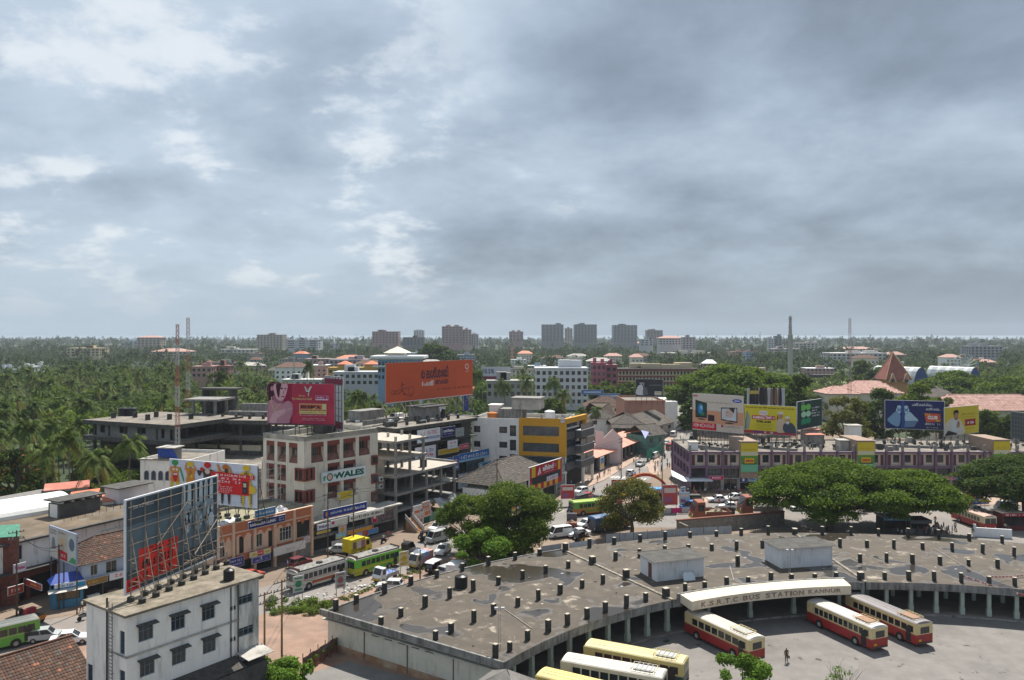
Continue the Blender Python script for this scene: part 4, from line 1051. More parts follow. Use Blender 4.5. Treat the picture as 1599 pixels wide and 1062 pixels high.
# ===== body paint billboard, on the clinic roof
ORANGE=mat('orange clinic wall',(0.46,0.155,0.075),0.85,0.08,0.6,dirt=(0.25,0.09,0.05),dirt_amt=0.2,streak=True)
PEACH=mat('peach trim',(0.62,0.42,0.30),0.85,0.08,0.6)
ZC=8.6
cC=P(424,804,ZC);t0=along(cC,U,322);t1=along(cC,U,488);aC=cC+U*t0
cl=building('clinic_building','orange two storey clinic building with arched balcony openings',aC,U)
FC=Face(cl,aC,U);WC=t1-t0;DC=11.0
cu=FC.u
bays=[cu(340),cu(363.5),cu(397),cu(428.5),cu(458.5),WC-0.25]
holes=[(cu(343),3.7,cu(351.5),6.1),(cu(367),3.6,cu(369.5),6.1),(cu(373.5),3.6,cu(381),6.3),(cu(392),3.7,cu(395.5),6.0),(cu(400),3.9,cu(410),6.0),(cu(419),3.5,cu(426),6.1),(cu(437),3.9,cu(455.5),6.1),(cu(463.5),3.7,cu(484),6.4)]
holes=[h for h in holes]
_,hh=wallface(FC,WC,7.0,holes,PEACH,z0=3.2)
for i,q in enumerate(hh):
 if i in(2,5):window(FC,q,None,name='doorway',glass=INT)
 elif i==7:
  window(FC,q,None,glass=INT,depth=0.15,name='balcony_opening')
 else:window(FC,q,'four' if i==6 else 'two',FRAME_W,GLASS)
for i in range(len(bays)-1):
 x0,x1=bays[i]+0.3,bays[i+1]-0.3;xm=(x0+x1)/2
 b=MB()
 for(a,c)in((x0,xm),(xm,x1)):
  n=8;top=7.0
  for k in range(n):
   ta,tb=k/n,(k+1)/n
   za=5.85+0.8*math.sin(math.pi*ta);zb=5.85+0.8*math.sin(math.pi*tb)
   b.face([(a+(c-a)*ta,-0.06,za),(a+(c-a)*tb,-0.06,zb),(a+(c-a)*tb,-0.06,top),(a+(c-a)*ta,-0.06,top)])
   b.face([(a+(c-a)*ta,-0.06,za),(a+(c-a)*ta,0.1,za),(a+(c-a)*tb,0.1,zb),(a+(c-a)*tb,-0.06,zb)])
 FC.add('scalloped_arch',b,ORANGE)
 FC.add('balcony_front',MB().box(x0-0.1,-0.12,2.55,x1+0.1,-0.002,3.55),ORANGE)
 FC.add('parapet_panel',MB().box(x0-0.1,-0.12,7.2,x1+0.1,-0.003,8.55),ORANGE)
for x in bays:FC.add('pilaster',MB().box(x-0.22,-0.3,0.0,x+0.22,-0.001,ZC+0.02),PEACH)
FC.add('string_course',MB().box(0,-0.2,6.98,WC,-0.002,7.2).box(0,-0.2,8.56,WC,0.25,8.66),PEACH)
sh=[(bays[i]+0.3,0.05,bays[i+1]-0.3,2.45)for i in range(4)]+[(0.1,0.05,bays[0]-0.3,2.45)]
wallface(FC,WC,3.2,sh,CONC,depth=0.5)
for i,q in enumerate(sh):
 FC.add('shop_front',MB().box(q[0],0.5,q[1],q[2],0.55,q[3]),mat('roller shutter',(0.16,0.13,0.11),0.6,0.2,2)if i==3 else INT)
block(cl,WC,DC,ZC,CONC,parapet=0.5,skip=('front',),roof=mat('mossy roof',(0.26,0.235,0.16),0.95,0.25,0.4,dirt=(0.10,0.14,0.03),dirt_amt=0.45,dirt_scale=0.3))
sign(FC,'dark blue clinic sign with white capitals on the orange parapet',(cu(385.5),7.2,cu(443),8.3),(0.03,0.035,0.15),[('RASHEEDA CLINIC',0.04,0.3,0.7,0.4,(0.75,0.75,0.78),0.035),('~10',0.80,0.56,0.17,0.22,(0.7,0.7,0.75)),('~10',0.80,0.22,0.17,0.22,(0.7,0.7,0.75))],-0.35)
sign(FC,'light blue clinic sign with white Malayalam script on the roof edge',(cu(397.5),8.75,cu(429),9.85),(0.04,0.20,0.42),[('റഷീദ ക്ലിനിക്ക്',0.06,0.28,0.88,0.46,(0.75,0.78,0.8),0.03)],-0.1)
sign(FC,'dark blue bank sign over the left shops of the clinic building',(cu(345),1.9,cu(377),3.35),(0.05,0.055,0.2),[('~9',0.25,0.55,0.65,0.25,(0.6,0.6,0.7)),('~17',0.2,0.2,0.7,0.2,(0.6,0.6,0.7))],-0.55)
sign(FC,'navy awning sign with a round emblem beside the photo shop sign',(cu(388),1.75,cu(416),2.65),(0.06,0.065,0.24),[('@',0.5,0.72,0.04,0.2,(0.6,0.6,0.6)),('~11',0.15,0.2,0.7,0.3,(0.4,0.42,0.55))],-0.9)
sign(FC,'yellow and red photo shop sign under the clinic balcony',(cu(386),2.75,cu(418),3.5),(0.62,0.55,0.22),[('#',0.36,0,0.66,1,(0.55,0.03,0.04)),('~6',0.08,0.25,0.22,0.5,(0.2,0.15,0.05)),('~6',0.40,0.3,0.22,0.4,(0.75,0.7,0.7),0.03),('~5',0.72,0.3,0.22,0.4,(0.2,0.15,0.05))],-0.65)
sign(FC,'long white shop sign with faded lettering under the clinic balcony',(cu(423),1.95,cu(472),3.3),(0.66,0.64,0.6),[('~10',0.35,0.25,0.32,0.35,(0.35,0.33,0.32))],-0.75)
sign(FC,'small pale notice on the right balcony front of the clinic',(cu(473.5),2.6,cu(483),3.6),(0.6,0.5,0.5),[('~5',0.2,0.5,0.6,0.25,(0.4,0.1,0.1)),('~3',0.3,0.2,0.4,0.2,(0.4,0.1,0.1))],-0.2)
rub=thing('plastic_sheets','white and blue plastic sheeting heaped on the clinic roof','plastic sheets',FC.world(cu(440),1.0,ZC-0.5))
def crumple(w,d,h,seed,nx=14,ny=8):
 b=MB();rg=random.Random(seed)
 g=[[(w*(i/nx-0.5),d*(j/ny-0.5),max(0.02,h*math.exp(-((i/nx-.5)**2+(j/ny-.5)**2)*7)*rg.uniform(0.4,1.15)-0.12*h))for j in range(ny+1)]for i in range(nx+1)]
 for i in range(nx):
  for j in range(ny):b.face([g[i][j],g[i+1][j],g[i+1][j+1],g[i][j+1]])
 return b
crumple(6.0,2.2,1.7,4).obj('sheet_heap',mat('plastic sheet white',(0.68,0.69,0.70),0.5,0.12,1.2),rub,rz=math.atan2(U.y,U.x))
r2=thing('plastic_sheets','pale plastic sheet lying flat on the left of the clinic roof','plastic sheets',FC.world(cu(372),3.5,ZC-0.5))
crumple(7.0,1.8,0.5,5).obj('flat_sheet',MATS['plastic sheet white'],r2,rz=math.atan2(U.y,U.x)+0.5)
bp=board_px('body_paint_billboard','white billboard with five painted figures and a red text panel on the clinic roof',266,718,778,401,726.5,794,17.2,10.6,paint((0.60,0.63,0.72)),frame=paint((0.7,0.72,0.76)),edge=0.12)
o1,o2,yl,gn,rd,bk=(0.62,0.26,0.05),(0.48,0.16,0.03),(0.66,0.48,0.04),(0.05,0.30,0.10),(0.55,0.03,0.03),(0.06,0.05,0.04)
skin=(0.40,0.20,0.10)
def figure(bd,cx,top,sc,body,arm_l,arm_r,head,legs):
 X=lambda x,z:(cx+x*sc*0.27,top-z*sc)
 for sx in(-1,1):bd.poly([X(sx*0.03,0.5),X(sx*0.20,0.5),X(sx*0.21,0.75),X(sx*0.19,1.0),X(sx*0.12,1.0),X(sx*0.08,0.75)],legs,True)
 bd.poly([X(-0.22,0.2),X(0.0,0.17),X(0.22,0.2),X(0.17,0.36),X(0.2,0.55),X(-0.2,0.55),X(-0.17,0.36)],body,True)
 bd.poly([X(-0.2,0.2),X(-0.28,0.22)]+[X(*p)for p in arm_l],body,True);bd.poly([X(0.2,0.2),X(0.28,0.22)]+[X(*p)for p in arm_r],gn if arm_r[0][1]>0.4 else body,True)
 bd.poly([X(-0.05,0.1),X(0.05,0.1),X(0.05,0.2),X(-0.05,0.2)],skin);bd.ell(cx,top-0.07*sc,0.042*sc,0.075*sc,head,16)
figure(bp,0.062,1.0,0.98,o1,[(-0.3,0.5),(-0.24,0.5)],[(0.42,0.5),(0.36,0.52)],gn,yl)
bp.ell(0.045,0.76,0.014,0.03,(0.7,0.7,0.6)).ell(0.085,0.76,0.014,0.03,(0.7,0.7,0.6)).poly([(0.035,0.66),(0.095,0.66),(0.085,0.5),(0.065,0.45),(0.045,0.5)],rd,True).rect(0.042,0.62,0.09,0.66,(0.7,0.7,0.68))
figure(bp,0.25,0.99,0.95,o1,[(-0.22,0.05),(-0.16,0.06)],[(0.2,0.1),(0.16,0.14)],yl,yl)
bp.ell(0.25,0.7,0.02,0.08,o2).ell(0.262,0.62,0.014,0.05,yl)
figure(bp,0.45,1.0,0.98,bk,[(-0.46,0.22),(-0.36,0.36)],[(0.26,0.45),(0.22,0.46)],rd,o2)
bp.ell(0.45,0.78,0.03,0.07,(0.6,0.5,0.4)).ell(0.385,0.82,0.02,0.05,rd)
figure(bp,0.66,0.98,0.94,o1,[(-0.4,0.05),(-0.34,0.0)],[(0.2,0.06),(0.15,0.1)],o2,bk)
bp.ell(0.67,0.83,0.02,0.06,bk)
figure(bp,0.895,1.0,0.98,yl,[(-0.36,0.3),(-0.3,0.32)],[(0.36,0.28),(0.3,0.3)],yl,yl)
for k in range(7):bp.ell(0.875+0.007*k,0.80-0.03*(k%3),0.006,0.02,bk,8)
for sx in(-1,1):
 for k in range(5):bp.ell(0.895+sx*0.055,0.1+0.05*k,0.012,0.012,bk,8)
bp.ell(0.955,0.42,0.05,0.1,yl)
bp.poly([(0.497,0.27),(0.93,0.27),(0.93,0.66),(0.985,0.66),(0.985,0.76),(0.497,0.80)],(0.60,0.025,0.03))
wt=(0.75,0.72,0.72)
bp.text('~17',0.505,0.70,0.40,0.055,wt,0.02).text('~10',0.505,0.62,0.33,0.055,wt,0.02).text('~11',0.505,0.54,0.33,0.055,wt,0.02)
for k,(s,wd)in enumerate((('~8',0.11),('~14',0.24),('~10',0.24),('~8',0.24),('~8',0.20))):bp.text(s,0.505,0.475-0.043*k,wd,0.025,wt,0.005)
bp.ring(0.957,0.735,0.011,0.022,0.06,wt,16).rect(0.94,0.685,0.975,0.693,wt)
bp.rect(0.858,0.31,0.912,0.60,(0.02,0.02,0.025)).rect(0.868,0.47,0.902,0.57,(0.45,0.5,0.35)).rect(0.868,0.33,0.902,0.44,(0.07,0.07,0.09))
bp.rect(0.5,0.075,0.98,0.08,(0.3,0.32,0.4))
bp.posts([bp.W*k/9+0.2 for k in range(10)],ZC-0.5-10.6,0.1,2.0,m=STEELD,foot=0.35);bp.done()
# ===== tall cream and red office building
ZT=20.0
cX,rX,lX=P(475,682,ZT),P(590,668,ZT),P(411,676,ZT)
RED=mat('brick red panel',(0.20,0.055,0.04),0.85,0.12,0.8,dirt=(0.09,0.03,0.025),dirt_amt=0.3,streak=True)
wa=building('office_building','tall cream office building with brick red window bays and a large shop sign',cX,rX-cX)
FR=Face(wa,cX,rX-cX);WR=(rX-cX).length;FLx=Face(wa,lX,cX-lX);WL=(cX-lX).length
fu=FR.u;cu2=FLx.u
bx=[(fu(486),fu(505.5)),(fu(511),fu(530.5)),(fu(536),fu(555.5)),(fu(560.5),fu(578))]
hT=[(a,15.1,c,18.7)for a,c in bx]
hM=[(a,zb,c,zb+3.0)for a,c in bx[1:3]for zb in(11.6,8.1)]
_,q1=wallface(FR,WR,ZT,hT,CREAMW,z0=14.6,depth=0.9,name='top_storey_wall')
_,q2=wallface(FR,WR*0.965,14.6,hM,CREAMW,z0=4.2,depth=0.8)
for q in q1+q2:
 FR.put('bay_back',cached(('bb',rnd(q[2]-q[0]),rnd(q[3]-q[1])),lambda:MB().box(0,0,0,q[2]-q[0],0.06,q[3]-q[1]).mesh('bay_back',RED)),q[0],0.78,q[1])
 w_=q[2]-q[0];hb=q[3]-q[1]
 window(FR,(q[0]+w_*0.12,q[1]+hb*0.33,q[0]+w_*0.74,q[1]+hb*0.74),'bars',paint((0.22,0.16,0.13)),GLASS,depth=0.72)
 FR.put('bay_head',cached(('bh',rnd(w_),rnd(hb)),lambda:MB().box(0,0,0,w_,0.3,hb*0.2).box(-0.02,-0.08,-0.1,w_+0.02,0.3,-0.003,0).mesh('bay_head',RED)),q[0],0.06,q[3]-hb*0.2)
 FR.put('sill_hood',cached(('sh',rnd(w_),rnd(hb)),lambda:MB().extr([(0.05,0.0),(0.72,0.05),(0.72,hb*0.33),(0.5,hb*0.30)],0.02,w_-0.02).mesh('sill_hood',mat('faded red hood',(0.19,0.09,0.07),0.9,0.2,1))),q[0],0,q[1]+0.01)
FR.add('pilaster',MB().box(bx[0][1]+0.1,-0.25,4.2,bx[1][0]-0.1,-0.002,15.0),CREAMW)
FR.add('pilaster',MB().box(bx[1][1]+0.1,-0.25,4.2,bx[2][0]-0.1,-0.002,15.0),CREAMW)
bl=[(cu2(416),cu2(428.5)),(cu2(433),cu2(446.5)),(cu2(451),cu2(464.5))]
hL=[(a,15.1,c,18.7)for a,c in bl];hL2=[(a,zb,c,zb+2.9)for a,c in bl[:2]for zb in(11.7,8.2,4.7)]
_,q3=wallface(FLx,WL,ZT,hL,CREAMW,z0=14.6,depth=0.9,name='top_storey_wall')
_,q4=wallface(FLx,WL,14.6,hL2,CREAMW,z0=0,depth=0.8)
for q in q3+q4:
 w_=q[2]-q[0];hb=q[3]-q[1]
 FLx.put('bay_back',cached(('bb',rnd(w_),rnd(hb)),lambda:MB().box(0,0,0,w_,0.06,hb).mesh('bay_back',RED)),q[0],0.78,q[1])
 window(FLx,(q[0]+w_*0.15,q[1]+hb*0.33,q[0]+w_*0.85,q[1]+hb*0.74),'bars',paint((0.22,0.16,0.13)),GLASS,depth=0.72)
 FLx.put('bay_head',cached(('bh',rnd(w_),rnd(hb)),lambda:MB().box(0,0,0,w_,0.3,hb*0.2).box(-0.02,-0.08,-0.1,w_+0.02,0.3,-0.003,0).mesh('bay_head',RED)),q[0],0.06,q[3]-hb*0.2)
 FLx.put('sill_hood',cached(('sh',rnd(w_),rnd(hb)),lambda:MB().extr([(0.05,0.0),(0.72,0.05),(0.72,hb*0.33),(0.5,hb*0.30)],0.02,w_-0.02).mesh('sill_hood',MATS['faded red hood'])),q[0],0,q[1]+0.01)
cang=(FR.d+Vector((-FR.d.y,FR.d.x))*0)
for zb in(12.1,8.2):
 for sgn in(0,1):
  b=MB()
  for(x0,x1,za,zc)in((0.0,2.1,zb,zb+0.25),(0.0,2.1,zb+2.0,zb+2.25),(0.0,0.22,zb+0.25,zb+2.0),(1.88,2.1,zb+0.25,zb+2.0),(0.95,1.15,zb+0.25,zb+2.0)):
   if sgn==0:b.box(x0-0.32,-0.32,za,x1,-0.003,zc)
   else:b.box(WL-x1,-0.30,za,WL-x0-0.003,-0.003,zc)
  g=MB()
  if sgn==0:g.box(0.1,-0.12,zb+0.25,1.9,-0.004,zb+2.0);o=FR.add('corner_window',g,GLASS);b.obj('window_frame',RED,o)
  else:g.box(WL-1.9,-0.12,zb+0.25,WL-0.1,-0.004,zb+2.0);o=FLx.add('corner_window',g,GLASS);b.obj('window_frame',RED,o)
for zb in(13.0,9.4,6.0):
 FR.add('end_window_box',MB().box(WR*0.90,-0.35,zb,WR*0.985,-0.003,zb+1.8),RED)
 FR.add('end_window',MB().box(WR*0.91,-0.37,zb+0.3,WR*0.975,-0.352,zb+1.5),GLASS)
for zb in(9.6,8.2):
 o=FR.add('air_conditioner',MB().box(WR+0.1,-0.4,zb,WR+1.0,0.2,zb+0.8),paint((0.5,0.5,0.48)))
 MB().cyl((WR+0.55,-0.405,zb+0.4),(WR+0.55,-0.43,zb+0.4),0.3,n=14).obj('fan',BLACK,o)
nX=Vector((-FR.d.y,FR.d.x));bk1=rX+nX*WL;bk0=cX+nX*WL
t_loc=lambda p:((p-cX).dot(FR.d),(p-cX).dot(nX))
lx=t_loc(lX)
b=MB();poly=[(0,0),(WR,0),(WR,WL),lx]
b.face([(*p,ZT-0.9)for p in poly]);b.obj('flat_roof',mat('black mossy roof',(0.14,0.13,0.105),0.95,0.3,0.5,dirt=(0.10,0.13,0.04),dirt_amt=0.4,dirt_scale=0.6),wa)
b=MB()
for i in range(4):
 p,q=Vector(poly[i]),Vector(poly[(i+1)%4]);d=(q-p).normalized();n=Vector((-d.y,d.x))*0.2
 b.prism([p,q,q+n,p+n],ZT-0.9,ZT+0.02)
b.obj('parapet',mat('stained parapet',(0.60,0.57,0.50),0.9,0.1,0.5,dirt=(0.10,0.10,0.09),dirt_amt=0.5,dirt_scale=0.9),wa)
MB().face([(WR,0,0),(WR,WL,0),(WR,WL,ZT-.9),(WR,0,ZT-.9)]).face([(WR,WL,0),(*lx,0),(*lx,ZT-.9),(WR,WL,ZT-.9)]).obj('rear_wall',CREAMW,wa)
MB().box(9.0,6.5,ZT-0.85,12.0,9.5,ZT+1.6).obj('stair_head',CONC_D,wa)
zp=5.2
FP=Face(wa,cX+FR.d*(-1.0)-nX*3.2,FR.d);WP=WR+3.2
wallface(FP,WP,zp,[(0.4,0.3,WP*0.33,2.4),(WP*0.36,0.3,WP*0.62,2.4),(WP*0.65,0.3,WP*0.98,2.4),(0.4,2.9,WP*0.3,4.4),(WP*0.36,2.9,WP*0.6,4.6),(WP*0.64,2.6,WP*0.95,4.5)],CONC,depth=0.5)
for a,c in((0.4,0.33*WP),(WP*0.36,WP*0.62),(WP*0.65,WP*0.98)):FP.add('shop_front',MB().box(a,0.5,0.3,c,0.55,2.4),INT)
FP.add('show_window',MB().box(0.4,0.3,2.9,WP*0.3,0.35,4.4),GLASS);FP.add('show_window',MB().box(WP*0.36,0.3,2.9,WP*0.6,0.35,4.6),GLASS)
FP.add('show_window',MB().box(WP*0.64,0.3,2.6,WP*0.95,0.35,4.5),mat('dress display',(0.16,0.10,0.13),0.4,0.9,2.5,dirt=(0.04,0.12,0.08),dirt_amt=0.5,dirt_scale=2))
FP.add('podium_roof',MB().box(-0.4,-0.8,zp,WP+0.6,3.2,zp+0.25),CONC_L)
FP.add('podium_side',MB().box(WP-0.1,0.56,0,WP,3.2,zp).box(0,0.56,0,0.1,3.19,zp),CONC)
WQ=FR.rect(499,(739,730),568,(754,745))
ws=sign(FR,'large white shop sign with a dark green name in heavy capitals',(fu(499),11.25,fu(567.5),13.25),(0.62,0.68,0.68),[('WALES',0.25,0.22,0.71,0.58,(0.012,0.11,0.085),0.055)],-0.6,thick=0.2)
ws2=Board('shop_emblem','ring emblem with two leaves at the left end of the green name sign',FR.world(fu(499),-0.78,0)[:2],FR.d,3.0,1.7,11.4,paint((0.62,0.68,0.68)),thick=0.04,cat='emblem',edge=0)
ws2.ell(0.56,0.5,0.24,0.42,(0.012,0.11,0.085)).ell(0.56,0.5,0.17,0.30,(0.60,0.38,0.34)).ell(0.16,0.55,0.12,0.16,(0.08,0.3,0.22),10,0.5).ell(0.14,0.3,0.08,0.16,(0.08,0.3,0.22),10,-0.5).ell(0.92,0.62,0.08,0.16,(0.08,0.3,0.22),10,-0.5);ws2.done()
sign(FR,'small yellow sign with a phone mark under the big shop sign',(fu(523),7.75,fu(546.5),9.15),(0.62,0.44,0.03),[('~13',0.25,0.55,0.6,0.2,(0.3,0.2,0.02)),('~13',0.25,0.25,0.6,0.2,(0.3,0.2,0.02)),('@',0.12,0.5,0.06,0.25,(0.5,0.5,0.5))],-0.7)
fpu=FP.u
sign(FP,'long blue bank sign in three scripts above the podium shops',(fpu(502),5.75,fpu(570),7.15),(0.025,0.05,0.27),[('ബാങ്ക് ഓഫ് ഇന്ത്യ',0.16,0.3,0.26,0.4,(0.7,0.72,0.75),0.02),('बैंक ऑफ़ इंडिया',0.46,0.3,0.22,0.42,(0.7,0.72,0.75),0.02),('Bank of India',0.72,0.3,0.24,0.42,(0.7,0.72,0.75),0.02),('@',0.08,0.5,0.03,0.3,(0.6,0.25,0.1)),('#',0,0,1,0.06,(0.55,0.16,0.04))],-0.4)
sign(FP,'white sign with violet capitals at the left of the podium',(fpu(490),4.15,fpu(510),5.05),(0.66,0.64,0.68),[('PHILIPS',0.1,0.25,0.8,0.5,(0.08,0.04,0.25),0.05)],-1.0)
sign(FP,'pale sign with a magenta mark over the middle podium shop',(fpu(511.5),4.1,fpu(537),5.25),(0.62,0.6,0.58),[('#',0.04,0.4,0.2,0.85,(0.5,0.02,0.2)),('~7',0.05,0.1,0.6,0.18,(0.2,0.2,0.2))],-0.95)
sign(FP,'white sign with black stencilled capitals over the dress shop',(fpu(538.5),4.45,fpu(592),5.45),(0.68,0.66,0.60),[('~17',0.03,0.25,0.94,0.5,(0.03,0.03,0.03),0.05)],-1.3)
sign(FP,'yellow and black strip sign below the violet lettering',(fpu(490),3.45,fpu(510),3.85),(0.6,0.4,0.03),[('~4',0.3,0.2,0.4,0.5,(0.4,0.03,0.03))],-0.9)
sign(FP,'red and yellow strip sign beneath the dress shop window',(fpu(537),2.0,fpu(578),2.65),(0.55,0.04,0.04),[('#',0.05,0.15,0.95,0.85,(0.62,0.42,0.03)),('~22',0.08,0.25,0.84,0.45,(0.5,0.03,0.03),0.04)],-0.8)
sign(FP,'blue and red cola banner at the foot of the podium',(fpu(545),1.1,fpu(586),1.95),(0.42,0.05,0.07),[('#',0.0,0,0.16,1,(0.55,0.03,0.04)),('#',0.18,0.05,0.4,0.95,(0.35,0.4,0.55)),('#',0.62,0.0,1.0,1.0,(0.10,0.25,0.5)),('~7',0.42,0.3,0.2,0.4,(0.65,0.5,0.05),0.03)],-0.7)
sign(FP,'pale pink poster with a gold crest between the podium shops',(fpu(525.5),2.3,fpu(537),3.95),(0.60,0.42,0.42),[('@',0.5,0.5,0.25,0.25,(0.5,0.35,0.05))],-0.6)
sign(FP,'light blue and yellow phone card sign',(fpu(520.5),1.75,fpu(535.5),2.6),(0.20,0.5,0.62),[('#',0,0,1,0.3,(0.62,0.5,0.1)),('~8',0.15,0.45,0.7,0.35,(0.7,0.7,0.7))],-0.75)
sign(FP,'white strip sign along the foot of the middle shop',(fpu(514.5),0.65,fpu(536.5),1.45),(0.6,0.58,0.58),[('~18',0.05,0.3,0.9,0.35,(0.4,0.2,0.2))],-0.6)
sign(FP,'upright red poster with a white swirl by the stairs',(fpu(578),3.0,fpu(585.5),4.6),(0.42,0.02,0.06),[('@',0.55,0.6,0.25,0.2,(0.65,0.6,0.6))],-0.5)
st=thing('outside_stair','open concrete street stair with white side rails beside the office building','stair',FP.world(WP+1.6,-3.8,0),FP.ang)
for k in range(11):MB().box(0,0.3*k,0.0,1.8,0.3*k+0.3,0.2*(k+1)-0.04).obj('step',mat('orange step',(0.40,0.22,0.12),0.9,0.2),st)
for sx in(-0.08,1.8):
 b=MB();b.face([(sx,0,0.9),(sx,3.3,3.1),(sx,3.3,2.3),(sx,0,0.1)]).face([(sx+0.08,0,0.1),(sx+0.08,3.3,2.3),(sx+0.08,3.3,3.1),(sx+0.08,0,0.9)]).face([(sx,0,0.9),(sx+.08,0,0.9),(sx+.08,3.3,3.1),(sx,3.3,3.1)])
 b.obj('side_panel',paint((0.5,0.5,0.5)),st)
sc=thing('bamboo_scaffold','white pole scaffold in front of the left face of the office building','scaffold',(lX.x,lX.y,0),FLx.ang)
b=MB()
for k in range(4):b.bar((0.3+1.6*k,-0.5,0),(0.3+1.6*k,-0.5,15.0),0.08)
b.obj('pole',paint((0.5,0.5,0.48)),sc)
b=MB()
for k in range(8):b.bar((-1.5,-0.6,5.2+k*1.25),(5.6,-0.6,6.9+k*1.25+random.uniform(-0.1,0.1)),0.06)
b.obj('raking_pole',paint((0.55,0.55,0.53)),sc)
PK=mat('crimson print',(0.40,0.02,0.06),0.5,0.2,0.25)
pb=board_px('jewellery_billboard','crimson jewellery billboard with a portrait on the cream office building roof',419.5,599,662,522,600.5,664,zat(146,599.5),zat(146,663),PK,frame=paint((0.35,0.1,0.15)))
sk1,sk2,sk3,hair=(0.46,0.22,0.27),(0.30,0.11,0.17),(0.58,0.34,0.38),(0.05,0.012,0.025)
pb.rect(0.0,0.02,0.36,1.0,(0.25,0.015,0.045))
pb.poly([(0.0,1.0),(0.0,0.60),(0.05,0.52),(0.10,0.66),(0.24,0.9),(0.28,1.0)],hair,True)
pb.poly([(0.0,0.03),(0.0,0.52),(0.05,0.60),(0.10,0.58),(0.2,0.5),(0.30,0.58),(0.365,0.5),(0.37,0.3),(0.33,0.12),(0.30,0.03)],sk1,True)
pb.poly([(0.06,0.68),(0.1,0.55),(0.18,0.5),(0.23,0.52),(0.22,0.62),(0.14,0.72)],sk2,True)
pb.poly([(0.085,0.98),(0.1,0.72),(0.15,0.6),(0.20,0.58),(0.245,0.64),(0.285,0.82),(0.28,1.0)],sk3,True)
pb.poly([(0.12,0.99),(0.135,0.74),(0.165,0.66),(0.18,0.86),(0.2,1.0)],hair,True)
pb.ell(0.205,0.885,0.022,0.022,(0.10,0.03,0.05)).ell(0.262,0.88,0.014,0.02,(0.10,0.03,0.05)).poly([(0.235,0.86),(0.245,0.76),(0.225,0.755)],sk2).ell(0.225,0.685,0.028,0.018,(0.35,0.05,0.09)).ell(0.055,0.88,0.022,0.06,sk1)
pb.poly([(0.02,0.05),(0.08,0.28),(0.2,0.36),(0.33,0.42),(0.345,0.36),(0.25,0.27),(0.14,0.14),(0.12,0.03)],sk3,True)
for k in range(4):pb.poly([(0.26,0.40-0.035*k),(0.345,0.43-0.045*k),(0.345,0.41-0.045*k),(0.26,0.375-0.035*k)],sk1)
pb.line([(0.05,0.68),(0.055,0.5),(0.09,0.33),(0.1,0.3),(0.13,0.42),(0.19,0.52)],0.22,(0.48,0.36,0.26)).line([(0.1,0.14),(0.13,0.1)],0.3,(0.5,0.4,0.3))
pb.poly([(0.555,0.93),(0.565,0.95),(0.60,0.84),(0.645,0.95),(0.67,0.945),(0.625,0.80),(0.62,0.68),(0.605,0.76),(0.58,0.82)],(0.55,0.54,0.5));pb.ell(0.605,0.87,0.018,0.03,(0.25,0.2,0.2)).ell(0.60,0.79,0.016,0.02,hair)
gold=(0.60,0.47,0.22)
pb.text('Bhima',0.47,0.69,0.09,0.045,gold).text('916 Hallmarked Gold',0.365,0.61,0.30,0.055,gold,0.01)
pb.rect(0.725,0.61,0.915,0.72,(0.62,0.5,0.55)).rect(0.73,0.64,0.91,0.715,(0.35,0.02,0.14));pb.text('~8',0.745,0.65,0.15,0.05,(0.7,0.55,0.6),0.02)
pb.rect(0.478,0.27,0.888,0.52,(0.62,0.5,0.22)).rect(0.485,0.385,0.82,0.505,(0.50,0.10,0.08)).rect(0.485,0.345,0.88,0.375,(0.3,0.02,0.03)).rect(0.485,0.28,0.88,0.335,(0.62,0.53,0.2)).rect(0.83,0.385,0.88,0.505,(0.6,0.55,0.25))
pb.text('BHIMA',0.50,0.405,0.30,0.075,(0.03,0.02,0.02),0.04).text('~9',0.50,0.347,0.36,0.024,(0.6,0.45,0.2)).text('~16',0.50,0.292,0.36,0.03,(0.2,0.1,0.03),0.01).poly([(0.66,0.37),(0.70,0.37),(0.755,0.46),(0.72,0.43)],(0.65,0.5,0.1))
pb.text('The most trusted jeweller since 1925',0.48,0.215,0.41,0.04,(0.66,0.5,0.5)).text('~27',0.53,0.15,0.32,0.025,(0.66,0.5,0.5)).text('~31',0.51,0.11,0.36,0.025,(0.66,0.5,0.5))
pb.rect(0,0,1,0.025,(0.1,0.05,0.07))
pb.posts([0.4+(pb.W-0.8)*k/5 for k in range(6)],ZT-0.9-zat(146,663),0.12,2.0,m=STEELD);pb.done()
pB2=board_px('edge_on_billboard','steel billboard seen edge on behind the crimson billboard',507,586,672,536,590,673,zat(152,588),zat(152,672.5),paint((0.50,0.52,0.55)),frame=paint((0.6,0.6,0.62)))
pB2.rect(0,0.86,1,0.96,(0.25,0.03,0.07)).rect(0,0.05,1,0.18,(0.25,0.03,0.07));pB2.done()
for k in range(7):
 x=pB2.W*k/6;MB().bar((x,-0.35,-0.2),(x,-0.35,pB2.H),0.1).obj('scaffold_post',STEELD,pB2.t)
for k in range(8):MB().bar((0,-0.3,pB2.H*k/7),(pB2.W,-0.3,pB2.H*k/7),0.08).obj('scaffold_rail',STEELD,pB2.t)
